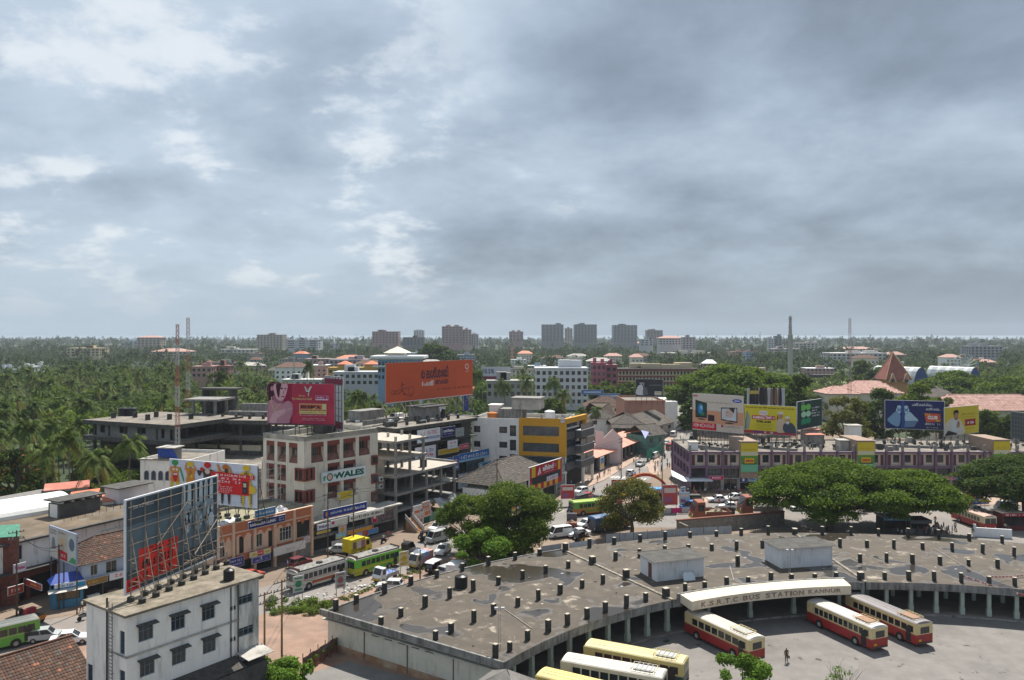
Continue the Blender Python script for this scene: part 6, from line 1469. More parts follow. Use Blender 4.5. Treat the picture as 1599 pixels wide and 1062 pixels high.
gp=building('green_net_hoarding','green netting hoarding at the pavement below the gabled house',P(1010,722),P(1042,706)-P(1010,722),cat='hoarding')
for k in range(6):MB().box(k*2.6,0,0,k*2.6+2.55,0.08,3.2+0.3*(k%2)).obj('net_panel',mat('bright green netting',(0.02,0.17,0.11),0.8,0.3),gp)
MB().face([(0,.5,7),(4,.5,8.6),(8,.5,7),(4,3,9)]).obj('blue_sheet',MATS['blue tarpaulin'],gp)
ps=building('pink_shop_row','row of shops with a salmon pink sheet roof beside the yellow corner building',P(925,738),P(1008,702)-P(925,738));Fp=Face(ps,P(925,738),P(1008,702)-P(925,738));Wp=Fp.u(1008)
wallface(Fp,Wp,4.4,[(1+4*k,0.2,4.2+4*k,3.4)for k in range(int(Wp/4)-1)],CONC,depth=0.5);Fp.add('shop_interior',MB().box(0.1,0.55,0,Wp,0.6,4.3),INT);block(ps,Wp,9,4.4,CONC,top=False,skip=('front',))
MB().face([(-0.8,-1.6,4.3),(Wp+0.5,-1.6,4.3),(Wp+0.5,8,5.6),(-0.8,8,5.6)]).face([(-.8,-1.6,4.15),(-.8,8,5.45),(Wp+.5,8,5.45),(Wp+.5,-1.6,4.15)]).face([(-.8,-1.6,4.15),(Wp+.5,-1.6,4.15),(Wp+.5,-1.6,4.3),(-.8,-1.6,4.3)]).obj('sheet_roof',mat('salmon sheet',(0.56,0.24,0.17),0.7,0.12,0.4,dirt=(0.4,0.2,0.15),dirt_amt=0.3),ps)
sign(Fp,'posters and a small yellow sign on the first pink roofed shop',(1.5,0.6,4.5,3.9),(0.5,0.5,0.5),[('#',0.1,0.55,0.9,0.95,(0.1,0.25,0.5)),('#',0.1,0.1,0.9,0.45,(0.6,0.5,0.2)),('#',0.0,0.48,1,0.53,(0.5,0.05,0.05))],-1.7,name='poster')
gb=building('pink_gable_front','pale pink gabled shop front wall standing above the salmon roof',P(930,726),(1,0.25));Wg=Face(gb,P(930,726),(1,0.25)).u(972)
b=MB().prism([(0,0),(Wg,0),(Wg,8),(0,8)],0,6.0)
b.face([(0,0,6),(Wg*0.3,0,6),(Wg*0.3,0,9.4),(0,0,10.0)]).face([(Wg*0.3,0,6),(Wg,0,6),(Wg,0,7.4),(Wg*0.64,0,10.2),(Wg*0.3,0,7.6)]).face([(Wg*0.3,.3,6),(Wg,.3,6),(Wg,.3,7.4),(Wg*0.64,.3,10.2),(Wg*0.3,.3,7.6)]).face([(0,.3,6),(Wg*0.3,.3,6),(Wg*0.3,.3,9.4),(0,.3,10.0)])
for(a,c)in(((0,10),(Wg*.3,9.4)),((Wg*.3,7.6),(Wg*.64,10.2)),((Wg*.64,10.2),(Wg,7.4))):b.bar((a[0],.15,a[1]),(c[0],.15,c[1]),0.34,0.2)
b.obj('gable_wall',mat('pale pink wall',(0.60,0.50,0.49),0.85,0.06),gb)
MB().extr([(0.3,6.0),(4,8.2),(8,6.0)],Wg*0.1,Wg).obj('gable_roof',TILE_G[1],gb)
sb=building('salmon_building','windowless salmon building with a black and white billboard on its roof',P(977,672),(1,0.02));Fs=Face(sb,P(977,672),(1,0.02));Ws=Fs.u(1038);zS=zat(P(977,672).y,625)
SALM=mat('salmon wall',(0.40,0.21,0.155),0.85,0.08,0.3,dirt=(0.25,0.13,0.1),dirt_amt=0.3,streak=True)
block(sb,Ws,25,zS,SALM,parapet=0.8);MB().box(Ws,-0.5,0,Ws+5,20,zS-0.5).obj('white_wing',WHITEW,sb)
for z in(zS*0.55,zS-0.5):Fs.add('band',MB().box(-0.4,-0.4,z,Ws+0.3,-0.003,z+0.35),SALM)
Fs.add('pier',MB().box(-0.5,-0.35,0,0.9,-0.003,zS).box(Ws*0.28,-0.35,0,Ws*0.32,-0.003,zS),SALM)
nb=board_px('monochrome_billboard','black and white couple billboard on the salmon building',993,592,618,1035,592,620,zat(300,592),zat(300,619),paint((0.035,0.037,0.04)),frame=paint((0.5,0.52,0.55)))
gy=(0.35,0.36,0.38);nb.poly([(0.02,0.1),(0.05,0.5),(0.15,0.66),(0.25,0.62),(0.3,0.3),(0.4,0.1)],(0.6,0.6,0.62),True).ell(0.2,0.78,0.06,0.11,gy).ell(0.2,0.86,0.06,0.07,(0.02,0.02,0.02)).ell(0.32,0.7,0.05,0.1,gy).poly([(0.27,0.1),(0.28,0.5),(0.36,0.6),(0.44,0.3),(0.45,0.1)],(0.12,0.12,0.13),True).ell(0.36,0.68,0.05,0.16,(0.02,0.02,0.02)).rect(0.7,0.08,0.95,0.3,(0.62,0.62,0.62)).rect(0.72,0.2,0.93,0.27,(0.5,0.4,0.1)).text('~6',0.72,0.1,0.2,0.07,(0.1,0.1,0.15),0.04).text('~22',0.5,0.62,0.45,0.07,gy)
nb.posts([nb.W*k/5 for k in range(6)],zS-0.8-zat(300,619),0.15,2.5,m=STEELD,brace=False);nb.done()
# ===== purple shopping arcade
ZM=9.7;aM=P(1077,705,ZM);YM=aM.y
ml=building('shopping_arcade','long two storey shopping arcade with purple frames and cream walls',aM,(1,0));FM=Face(ml,aM,(1,0));mu=FM.u
WM=92.0;PUR=mat('purple paint',(0.155,0.10,0.155),0.8,0.12,0.6,dirt=(0.08,0.06,0.08),dirt_amt=0.3,streak=True);CRM=mat('pale arcade wall',(0.50,0.43,0.37),0.85,0.08,0.5,dirt=(0.28,0.23,0.19),dirt_amt=0.3,streak=True)
MAR=mat('maroon door',(0.11,0.04,0.045),0.6,0.2)
bw_=mu(1102.5);nb_=int(WM/bw_);towers=[(mu(1154),mu(1181.5)),(mu(1335),mu(1362.5)),(mu(1546),mu(1573))]
in_t=lambda x:any(a-0.3<x<c+0.3 for a,c in towers)
hm=[];doors=[]
for k in range(nb_):
 x=k*bw_
 if in_t(x+bw_/2):continue
 fl=(k%2==0);s0,s1=(0.12,0.32)if fl else(0.68,0.88);w0,w1=(0.46,0.84)if fl else(0.16,0.54)
 doors.append((x+bw_*s0,6.35,x+bw_*s1,8.9));hm.append((x+bw_*w0,7.0,x+bw_*w1,8.85))
wallface(FM,WM,9.3,hm+doors,CRM,z0=6.2)
for q in hm:window(FM,q,'two',FRAME_D,GLASS)
for q in doors:window(FM,q,None,glass=MAR,name='door')
for k in range(nb_+1):
 x=k*bw_
 if in_t(x):continue
 FM.put('pier',cached('pier',lambda:MB().box(-0.24,-0.75,3.3,0.24,-0.002,ZM+0.1).mesh('pier',PUR)),x,0,0);FM.put('roof_stub',cached('mstub',lambda:MB().box(-0.25,-0.5,0,0.25,0.0,1.5).mesh('roof_stub',CONC)),x,0,ZM+0.102)
FM.add('purple_beam',MB().box(-0.3,-0.6,5.7,WM,-0.003,6.2).box(-0.3,-0.6,9.3,WM,0.2,ZM),PUR)
mz=[(k*bw_+0.4,3.7,(k+1)*bw_-0.4,5.6)for k in range(nb_)];wallface(FM,WM,5.7,mz,CONC_D,z0=3.3)
for i,q in enumerate(mz):window(FM,q,'bars' if i%3 else None,paint((0.4,0.4,0.38)),GLASS if i%2 else INT)
sf=[(k*bw_+0.35,0.35,(k+1)*bw_-0.35,3.0)for k in range(nb_)];wallface(FM,WM,3.3,sf,CONC_L,z0=0.3,depth=0.7)
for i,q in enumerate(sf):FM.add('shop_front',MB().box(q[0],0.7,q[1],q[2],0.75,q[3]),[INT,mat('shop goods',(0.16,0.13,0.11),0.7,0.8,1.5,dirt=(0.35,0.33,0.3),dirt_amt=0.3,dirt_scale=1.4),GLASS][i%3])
for k in range(3):FM.add('step',MB().box(-1,-1.5-k*0.4,0,WM,-0.005 if k==0 else-1.5-(k-1)*0.4,0.45-k*0.15),mat('brown step',(0.17,0.12,0.10),0.9,0.2))
block(ml,WM,22,ZM,PUR,parapet=0.3,roof=ROOFC,pm=CONC,skip=('front','left'))
FMl=Face(ml,aM+Vector((0.4,22)),(-0.4,-22));wallface(FMl,22,ZM,[(2+4*k,z,5+4*k,z+2.2)for k in range(5)for z in(3.6,6.8)],PUR,depth=0.5);FMl.add('side_glass',MB().box(0.2,0.5,3.4,21.8,0.55,9.3),GLASS)
for i,(a,c)in enumerate(towers):
 MB().box(a,-1.1,3.4,c,9,ZM+2.6+0.2*i).obj('tower',mat('brown tower wall',(0.30,0.22,0.17),0.9,0.15),ml)
 bn=Board('hanging_banner',('yellow and green boat banner on the left arcade tower','yellow and green boat banner on the middle arcade tower','yellow and green boat banner on the right arcade tower')[i],FM.world(a+0.1,-1.25,0)[:2],(1,0),c-a-0.2,7.0,4.9+0.2*i,paint((0.55,0.44,0.03)),thick=0.08,cat='banner',edge=0,group='matching boat banners on the arcade towers')
 bn.rect(0,0,1,0.3,(0.14,0.42,0.27)).rect(0,0.3,1,0.5,(0.10,0.22,0.06)).rect(0,0.57,1,0.70,(0.5,0.52,0.36)).rect(0.22,0.29,0.78,0.5,(0.6,0.38,0.02))
 for k in range(8):bn.ell(0.06+0.125*k,0.52,0.08,0.045,(0.08,0.26,0.05),10)
 bn.rect(0.28,0.35,0.72,0.42,(0.4,0.04,0.02)).text('~7',0.3,0.36,0.4,0.05,(0.6,0.4,0.05)).poly([(0.02,0.30),(0.12,0.265),(0.88,0.265),(0.98,0.30)],(0.07,0.05,0.03)).text('~8',0.1,0.76,0.8,0.035,(0.25,0.25,0.05));bn.done()
W2=(0.7,0.7,0.72)
for(x0,x1,z0,z1_,bg,its,lab)in((1106,1128,3.0,3.95,(0.5,0.03,0.1),[('ROOTS',0.2,0.3,0.6,0.45,W2,0.04)],'crimson shop sign near the left end of the arcade'),(1167,1179.5,2.6,3.7,(0.25,0.42,0.5),[('~5',0.2,0.3,0.6,0.4,(0.05,0.05,0.3),0.04)],'pale blue booth sign under the left tower'),(1153,1165,2.4,3.6,(0.05,0.07,0.16),[('@',0.5,0.5,0.15,0.3,W2)],'dark blue sign with a white drop under the left tower'),(1182,1205,3.0,3.9,(0.62,0.60,0.56),[('~13',0.08,0.3,0.84,0.4,(0.03,0.03,0.03),0.04)],'white sign with black capitals right of the left tower'),(1206.5,1229,2.9,3.95,(0.58,0.6,0.6),[('~7',0.3,0.3,0.55,0.4,(0.25,0.3,0.35))],'pale script sign on the arcade'),(1206,1229,5.0,6.0,(0.05,0.05,0.2),[('~6',0.12,0.28,0.76,0.45,W2,0.03)],'dark blue sign with white capitals on the arcade first floor'),(1230,1253,4.7,5.6,(0.35,0.03,0.04),[('~4',0.1,0.3,0.6,0.45,W2,0.04)],'dark red sign disappearing behind the big tree'),(1462,1487,3.0,3.9,(0.5,0.46,0.5),[('#',0.36,0.1,1,0.9,(0.5,0.06,0.22)),('~6',0.45,0.3,0.45,0.4,(0.7,0.5,0.6))],'pink and white shop sign right of the big tree'),(1489,1516,3.2,4.4,(0.62,0.58,0.58),[('#',0,0,1,0.2,(0.05,0.3,0.6)),('TITAN',0.25,0.35,0.68,0.45,(0.42,0.02,0.03),0.05),('#',0.05,0.3,0.18,0.85,(0.42,0.02,0.03))],'white watch shop sign with dark red capitals'),(1489,1513,5.0,5.8,(0.05,0.06,0.2),[('~8',0.1,0.3,0.4,0.4,W2),('#',0.5,0.1,0.7,0.9,W2)],'navy first floor sign above the watch shop'),(1519,1540,4.6,6.5,(0.60,0.6,0.64),[('#',0.25,0.62,0.95,0.72,(0.5,0.1,0.1)),('#',0.3,0.3,0.9,0.4,(0.2,0.2,0.5))],'large white first floor sign near the right tower')):
 sign(FM,lab,(mu(x0),z0,mu(x1),z1_),bg,its,-0.95)
aw=thing('white_awning','folded white sheet awning at the left corner of the arcade','awning',FM.world(-2.2,-1.2,0));AWM=mat('white awning sheet',(0.68,0.70,0.72),0.5,0.05)
MB().face([(-2.6,-1.2,4.2),(0,-1.8,3.0),(1.2,2.2,3.3),(-1.6,5,4.6)]).face([(0,-1.8,3.0),(7.2,-1.8,2.95),(7.2,1.2,3.3),(1.2,2.2,3.3)]).obj('sheet',AWM,aw)
for x,y in((0,-1.7),(7.0,-1.7),(-1.6,4.6)):MB().bar((x,y,0),(x,y,3.0),0.08).obj('post',STEELD,aw)
rg=random.Random(5)
for k in range(130):
 x,y=rg.uniform(2,WM-2),rg.uniform(2.5,19)
 if in_t(x):continue
 w_=rg.choice([.12,.2,.3,.6])
 b=MB().box(x-w_,y-w_*0.7,ZM-0.29,x+w_,y+w_*0.7,ZM+rg.uniform(0.2,1.2));b.obj('roof_block',[M_STUB,CONC,CONC_L,CONC_D][k%4],ml)
for k,(x0,x1,y,h,m)in enumerate(((mu(1084),mu(1096),4,1.6,WHITE),(mu(1290),mu(1318),12,2.4,CONC),(mu(1320),mu(1334),3,2.2,CONC_L),(mu(1300),mu(1325),18,3.0,CONC),(mu(1378),mu(1400),19,4.0,WHITEW),(mu(1363),mu(1376),3,2.0,CONC_L))):
 MB().box(x0,y,ZM-0.29,x1,y+3,ZM+h).obj('roof_room',m,ml);MB().box(x0-0.3,y-0.3,ZM+h,x1+0.3,y+3.3,ZM+h+0.15).obj('room_roof',PKS if k in(1,3)else CONC_L,ml)
def dz(d,a,b):return zat(d,a),zat(d,b)
z_t,z_b=dz(202,616,673)
sm=board_px('television_billboard','cream and orange television billboard on the left of the arcade roof',1082,615.5,668,1161,620,675.5,z_t,z_b,paint((0.58,0.52,0.45)),edge=0.05)
sm.rect(0,0.12,1,0.55,(0.60,0.30,0.18)).rect(0,0.0,1,0.2,(0.58,0.50,0.43))
sm.poly([(0.055,0.34),(0.29,0.34),(0.29,0.75),(0.055,0.83)],(0.02,0.02,0.025)).poly([(0.07,0.38),(0.275,0.38),(0.275,0.73),(0.07,0.79)],(0.02,0.06,0.05)).ell(0.16,0.58,0.05,0.14,(0.03,0.22,0.55)).ell(0.18,0.62,0.025,0.06,(0.25,0.5,0.62)).ell(0.2,0.45,0.04,0.05,(0.03,0.2,0.1)).ell(0.18,0.30,0.08,0.02,(0.05,0.05,0.05)).poly([(0.31,0.27),(0.44,0.27),(0.44,0.43),(0.31,0.44)],(0.04,0.02,0.03))
sm.poly([(0.57,0.32),(0.885,0.27),(0.885,0.68),(0.57,0.66)],(0.025,0.025,0.03)).poly([(0.585,0.35),(0.87,0.31),(0.87,0.66),(0.585,0.63)],(0.52,0.54,0.57)).ell(0.73,0.52,0.075,0.12,(0.55,0.40,0.34)).poly([(0.72,0.66),(0.84,0.66),(0.82,0.52),(0.76,0.6)],(0.05,0.04,0.04)).ell(0.7,0.54,0.012,0.012,(0.05,0.04,0.04)).ell(0.68,0.45,0.014,0.012,(0.45,0.06,0.06)).poly([(0.66,0.33),(0.86,0.32),(0.84,0.42),(0.72,0.4)],(0.6,0.62,0.65)).ell(0.73,0.25,0.09,0.02,(0.05,0.05,0.05))
sm.ell(0.885,0.86,0.09,0.05,(0.02,0.06,0.35)).text('SAMSUNG',0.83,0.84,0.11,0.04,W2,0.03).text('~46',0.18,0.76,0.6,0.04,(0.3,0.25,0.2))
sm.rect(0,0.02,0.48,0.20,(0.55,0.02,0.03)).text('~21',0.02,0.08,0.44,0.10,W2,0.02).ell(0.595,0.16,0.022,0.04,(0.5,0.03,0.04)).text('~12',0.64,0.13,0.3,0.05,(0.3,0.2,0.15)).rect(0.01,0.92,0.1,0.96,(0.5,0.1,0.1))
sm.posts([sm.W*k/8 for k in range(9)],ZM-0.3-z_b,0.1,2,m=STEELD,foot=0.3);sm.done()
z_t,z_b=dz(200,634,679)
kt=board_px('steel_bar_billboard','yellow steel bar billboard with two people right of the television billboard',1161.5,632,674.5,1243.5,635.5,681,z_t,z_b,paint((0.58,0.50,0.03)),edge=0.05)
kt.rect(0,0,1,0.11,(0.35,0.05,0.06))
for k in range(3):kt.poly([(0.01+0.03*k,0.14),(0.04+0.03*k,0.14),(0.085+0.03*k,0.76-0.1*k),(0.055+0.03*k,0.78-0.1*k)],(0.18+0.05*k,0.24+0.05*k,0.24+0.05*k))
kt.text('First and the Only TMT producer for SAIL in Kerala',0.04,0.87,0.92,0.075,(0.1,0.05,0.02),0.02).ell(0.385,0.73,0.085,0.09,(0.65,0.62,0.6)).text('~3',0.33,0.70,0.11,0.06,(0.5,0.05,0.06)).rect(0.165,0.50,0.61,0.64,(0.5,0.02,0.03)).text('KAIRALI TMT',0.185,0.525,0.36,0.09,W2,0.05).rect(0.56,0.53,0.6,0.61,(0.6,0.3,0.3)).text('STEEL BARS',0.25,0.39,0.28,0.075,(0.04,0.04,0.02),0.06).text('~22',0.22,0.31,0.34,0.04,(0.3,0.25,0.02)).text('~26',0.2,0.25,0.38,0.035,(0.3,0.25,0.02)).text('~18',0.26,0.16,0.28,0.05,(0.3,0.25,0.02))
kt.poly([(0.64,0.1),(0.63,0.4),(0.66,0.55),(0.76,0.55),(0.8,0.4),(0.8,0.12)],(0.55,0.42,0.3),True).ell(0.71,0.66,0.045,0.1,(0.42,0.22,0.13)).ell(0.71,0.76,0.06,0.05,(0.6,0.55,0.48)).poly([(0.65,0.7),(0.67,0.56),(0.64,0.5)],(0.05,0.03,0.02)).poly([(0.78,0.12),(0.76,0.35),(0.84,0.46),(0.93,0.42),(0.985,0.28),(0.98,0.1)],(0.06,0.07,0.1),True).ell(0.84,0.53,0.045,0.11,(0.45,0.26,0.17)).ell(0.84,0.62,0.045,0.05,(0.6,0.58,0.55)).ell(0.84,0.44,0.035,0.05,(0.6,0.58,0.55)).rect(0.2,0.035,0.36,0.08,(0.1,0.05,0.3)).rect(0.4,0.03,0.44,0.09,(0.5,0.5,0.5)).rect(0.52,0.03,0.57,0.09,(0.5,0.5,0.5))
kt.posts([kt.W*k/8 for k in range(9)],ZM-0.3-z_b,0.1,2,m=STEELD,foot=0.3);kt.done()
bf=board_px('display_billboard','grey framed billboard of dark hanging shapes behind the yellow billboard',1167,607.5,640,1225,607,640,zat(214,607),zat(214,640),paint((0.40,0.42,0.45)),frame=paint((0.6,0.62,0.64)))
rg2=random.Random(9)
for k in range(26):x=rg2.uniform(0.05,0.85);bf.poly([(x,rg2.uniform(0,0.4)),(x+0.07,rg2.uniform(0,0.4)),(x+0.06,0.98),(x+0.01,0.98)],rg2.choice([(0.03,0.03,0.03),(0.06,0.05,0.04),(0.2,0.12,0.08)]),True)
bf.rect(0.03,0.76,0.3,0.92,(0.45,0.36,0.08));bf.posts([bf.W*k/5 for k in range(6)],ZM-0.3-zat(214,640),0.12,2,m=STEELD);bf.done()
z_t,z_b=dz(200,628,670)
dc=board_px('green_billboard','dark green billboard with rounded green letter shapes',1244.5,628,671.5,1283,622.5,664,zat(205,628),zat(205,671.5),paint((0.018,0.05,0.045)),edge=0.1)
for r,(g,a,c_)in enumerate((((0.16,0.50,0.10),'D','O'),((0.35,0.62,0.45),'C','O'),((0.02,0.26,0.13),'M','O'))):
 z=0.66-0.25*r
 dc.rect(0.16,z,0.24,z+0.22,g)if a=='D' else None
 dc.ell(0.25,z+0.11,0.1,0.11,g).ell(0.44,z+0.11,0.1,0.11,g)
 if a=='M':dc.rect(0.15,z,0.35,z+0.12,g)
dc.text('TATA',0.16,0.92,0.12,0.035,W2,0.03)
for k,s_ in enumerate(('~8','~4','~11','~10')):dc.text(s_,0.56,0.68-0.1*k,0.34-(0.12 if k==1 else 0),0.065,W2,0.03)
dc.posts([dc.W*k/5 for k in range(6)],ZM-0.3-zat(205,671.5),0.1,2,m=STEELD,foot=0.3);dc.done()
fm=board_px('radio_billboard','navy radio billboard with two laughing listeners above the arcade',1382,625,668.5,1474.5,627,671.5,zat(204,626),zat(204,670),paint((0.022,0.028,0.11)),edge=0.08)
bl1,bl2=(0.17,0.30,0.46),(0.38,0.52,0.62)
fm.rect(0.28,0.0,0.33,1.0,(0.03,0.07,0.24))
for(cx,sg)in((0.24,-1),(0.36,1)):
 fm.poly([(cx+sg*0.0,0.1),(cx-sg*0.02,0.5),(cx+sg*0.06,0.6),(cx+sg*0.14,0.45),(cx+sg*0.2,0.3),(cx+sg*0.1,0.12)],bl1 if sg<0 else bl2,True).ell(cx,0.66,0.035,0.14,bl1).ell(cx,0.77,0.035,0.06,bl2).ell(cx+sg*0.04,0.66,0.012,0.06,bl2).ell(cx,0.58,0.018,0.03,(0.55,0.6,0.65)).ell(cx-0.012,0.68,0.008,0.018,(0.02,0.03,0.08)).ell(cx+0.014,0.68,0.008,0.018,(0.02,0.03,0.08))
fm.poly([(0.33,0.05),(0.34,0.28),(0.55,0.3),(0.5,0.08)],(0.12,0.2,0.33)).text('പാട്ട് കേൾക്കൂ...',0.46,0.80,0.35,0.12,W2,0.02).text('കൂട്ട് കൂടൂ...',0.69,0.66,0.25,0.11,W2,0.02).poly([(0.66,0.58),(0.93,0.56),(0.94,0.28),(0.70,0.25)],(0.58,0.09,0.04)).text('CLUB',0.72,0.36,0.17,0.13,(0.75,0.72,0.7),0.06).text('91.2',0.68,0.49,0.08,0.07,(0.62,0.48,0.05),0.04).text('FM',0.86,0.28,0.07,0.07,(0.62,0.48,0.05),0.04).text('~11',0.67,0.16,0.26,0.07,W2,0.02).text('No.1 in Kerala',0.70,0.05,0.2,0.05,(0.55,0.5,0.1))
fm.posts([fm.W*k/8 for k in range(9)],ZM-0.3-zat(204,670),0.1,2,m=STEELD,foot=0.3);fm.done()
ys=board_px('portrait_billboard','yellow billboard with a man resting his chin beside the radio billboard',1474.5,637,681,1527.5,633,674,zat(200,637),zat(200,681),paint((0.58,0.47,0.04)),edge=0.06)
ys.poly([(0.02,0.02),(0.03,0.42),(0.2,0.6),(0.4,0.56),(0.52,0.35),(0.56,0.02)],(0.58,0.56,0.47),True).poly([(0.2,0.1),(0.26,0.52),(0.36,0.5),(0.38,0.08)],(0.55,0.62,0.66),True).ell(0.33,0.66,0.065,0.15,(0.36,0.19,0.11)).poly([(0.26,0.68),(0.265,0.86),(0.38,0.88),(0.41,0.74),(0.37,0.78),(0.29,0.77)],(0.015,0.012,0.012),True).ell(0.345,0.575,0.03,0.012,(0.03,0.02,0.02)).poly([(0.34,0.28),(0.38,0.5),(0.44,0.42),(0.42,0.26)],(0.36,0.19,0.11),True).poly([(0.0,0.0),(0.1,0.18),(0.35,0.06),(0.36,0.0)],(0.03,0.03,0.03))
ys.poly([(0.58,0.52),(0.92,0.52),(0.9,0.42),(0.92,0.28),(0.58,0.28),(0.6,0.4)],(0.32,0.02,0.03)).text('~3',0.63,0.34,0.25,0.11,W2,0.03).text('~8',0.46,0.68,0.48,0.07,(0.25,0.16,0.02)).text('~9',0.5,0.59,0.4,0.04,(0.35,0.22,0.03)).rect(0.6,0.17,0.88,0.185,(0.35,0.22,0.03))
ys.posts([ys.W*k/5 for k in range(6)],ZM-0.3-zat(200,681),0.1,2,m=STEELD,foot=0.3);ys.done()
rb_=board_px('far_billboard','grey back of a billboard at the far right edge',1579,643,683,1625,648,692,zat(196,643),zat(196,684),paint((0.06,0.075,0.08)),frame=paint((0.3,0.33,0.35)))
for k in range(6):rb_.rect(0.1*k+0.02,0,0.1*k+0.03,1,(0.2,0.22,0.22)).rect(0,0.16*k+0.05,1,0.16*k+0.06,(0.2,0.22,0.22))
rb_.posts([0.1,rb_.W],ZM-0.3-zat(196,684),0.1,2,m=STEELD);rb_.done()
# ===== junction: arch, barriers, fence, kiosks
pa,pb_=P(966,788),P(1049,786);ja=building('welcome_arch','red festival arch with yellow lettering over the junction',pa,pb_-pa,cat='arch');La=(pb_-pa).length;Ra=La/2
b=MB();b2=MB();na=30;ARD=mat('red arch cloth',(0.46,0.035,0.02),0.6,0.15,1)
pt=lambda th,r:(Ra-Ra*r*math.cos(th),0.3+6.6*math.sin(th)*(1 if r>0.95 else 0.9))
for k in range(na):
 t0_,t1_=math.pi*k/na,math.pi*(k+1)/na
 o0,o1_,i0,i1=pt(t0_,1.0),pt(t1_,1.0),pt(t0_,0.93),pt(t1_,0.93)
 for y in(0,0.8):b.face([(o0[0],y,o0[1]),(o1_[0],y,o1_[1]),(i1[0],y,i1[1]),(i0[0],y,i0[1])])
 b.face([(o0[0],0,o0[1]),(o0[0],.8,o0[1]),(o1_[0],.8,o1_[1]),(o1_[0],0,o1_[1])]).face([(i0[0],0,i0[1]),(i0[0],.8,i0[1]),(i1[0],.8,i1[1]),(i1[0],0,i1[1])])
b.obj('arch_band',ARD,ja)
for k in range(20):
 if k in(5,10,15):continue
 th=math.pi*(0.30+0.021*k);x,z=pt(th,0.965);o=mobj('letter',text_mesh('~2',paint((0.62,0.5,0.08)),0.02+k*.0015),ja,loc=(x-0.2,-0.02,z-0.2));o.scale=(0.42,1,0.42);o.rotation_euler=(0,-(math.pi/2-th),0)
for x in(0.4,La-0.4):MB().box(x-0.5,-0.1,0,x+0.5,0.9,0.9).obj('foot',paint((0.3,0.05,0.1)),ja)
def barrier(label,p,q,cols,h=1.1,name='advert_barrier'):
 d=q-p;t=building(name,label,p,d,cat='barrier');L_=d.length;n=len(cols)
 for k,c in enumerate(cols):
  MB().box(L_*k/n+0.05,0,0.25,L_*(k+1)/n-0.05,0.06,h).obj('panel',paint(c),t);MB().bar((L_*k/n,0.03,0),(L_*k/n,0.03,h+0.1),0.08).obj('post',STEELD,t)
 return t
barrier('road divider of pale and magenta advert panels near the arch',P(1016,804),P(1112,801),[(0.2,0.27,0.4),(0.4,0.4,0.4),(0.5,0.03,0.15),(0.4,0.4,0.4),(0.35,0.38,0.38),(0.42,0.4,0.42)],1.3)
barrier('road divider of red and blue advert panels at the right',P(1505,790),P(1545,789),[(0.35,0.04,0.08),(0.10,0.12,0.4),(0.3,0.33,0.5)],1.5)
barrier('road divider of coloured advert panels glimpsed under the big tree',P(1380,791),P(1450,791),[(0.45,0.12,0.05),(0.07,0.12,0.4),(0.45,0.05,0.08),(0.1,0.15,0.4),(0.4,0.35,0.3)],1.4)
def sheet_fence(label,pts,h,m):
 t=thing('sheet_fence',label,'fence',(pts[0].x,pts[0].y,0))
 for i in range(len(pts)-1):
  a,c=pts[i]-pts[0],pts[i+1]-pts[0];n=max(1,int((c-a).length/2.4))
  for k in range(n):
   p,q=a.lerp(c,k/n),a.lerp(c,(k+0.97)/n);b=MB();hh=h+random.uniform(-0.08,0.08);nn=6;off=Vector((-(q-p).y,(q-p).x)).normalized()
   for j in range(nn):
    u0_,u1_=p.lerp(q,j/nn),p.lerp(q,(j+1)/nn);e0=off*(0.04 if j%2 else 0.0);e1=off*(0.0 if j%2 else 0.04)
    b.face([(*(u0_+e0),0.05),(*(u1_+e1),0.05),(*(u1_+e1),hh),(*(u0_+e0),hh)])
   b.obj('sheet',m,t);MB().bar((p.x,p.y,0),(p.x,p.y,h+0.25),0.07).obj('post',STEELD,t)
sheet_fence('grey sheet metal fence along the back of the bus station roof',[pol(BRO+2.2,a)for a in(112,107,102,97)],BZ+0.7,GALV)
sheet_fence('low blue grey sheet fence piece left of the main fence',[pol(BRO+1.5,a)for a in(120.0,117.5)],BZ+0.5,GALV)
sheet_fence('white sheet fence piece at the corner behind the roof joint',[pol(BRO+1.8,a)for a in(116.5,113.5)],BZ+0.2,mat('white sheet',(0.55,0.58,0.6),0.6,0.1))
p_,q_=P(1058,813,2.6),P(1225,799,2.6);wl=building('perimeter_wall','grey stone wall with red coping beside the fence',p_,q_-p_,cat='wall');Lw_=(q_-p_).length
MB().box(0,0,0,Lw_,0.4,2.5).box(0,-3.5,0,0.3,-0.002,2.4).obj('wall_body',mat('spalled wall',(0.21,0.19,0.165),0.95,0.3,1.2,dirt=(0.5,0.47,0.42),dirt_amt=0.25,dirt_scale=1.6),wl)
MB().box(-0.1,-0.1,2.503,Lw_,0.5,2.75).obj('coping',mat('red coping',(0.20,0.08,0.055),0.9,0.3),wl)
def small_kiosk(label,px,py,W_,D_,H_,wallm,roofm,fascia,txt=None,name='kiosk',ang=0.0,tc=W2):
 p=P(px,py);t=thing(name,label,'kiosk',(p.x-W_/2,p.y,0),ang);f=Face(t,(p.x-W_/2,p.y),(math.cos(ang),math.sin(ang)))
 f.add('front',MB().wall(W_,H_,[(0.2,1.0,W_-0.2,H_-0.6)],0.3),wallm);f.add('counter',MB().box(0.2,0.3,1.0,W_-0.2,0.35,H_-0.6),INT);block(t,W_,D_,H_,wallm,top=False,skip=('front',))
 f.add('roof',MB().box(-0.3,-0.5,H_+0.002,W_+0.3,D_+0.3,H_+0.16),roofm);f.add('fascia',MB().box(-0.25,-0.58,H_-0.5,W_+0.25,-0.51,H_+0.14),paint(fascia))
 if txt:text(t,txt,0.2,H_-0.36,W_-0.4,0.32,paint(tc),y=-0.6,bold=0.03)
 return t
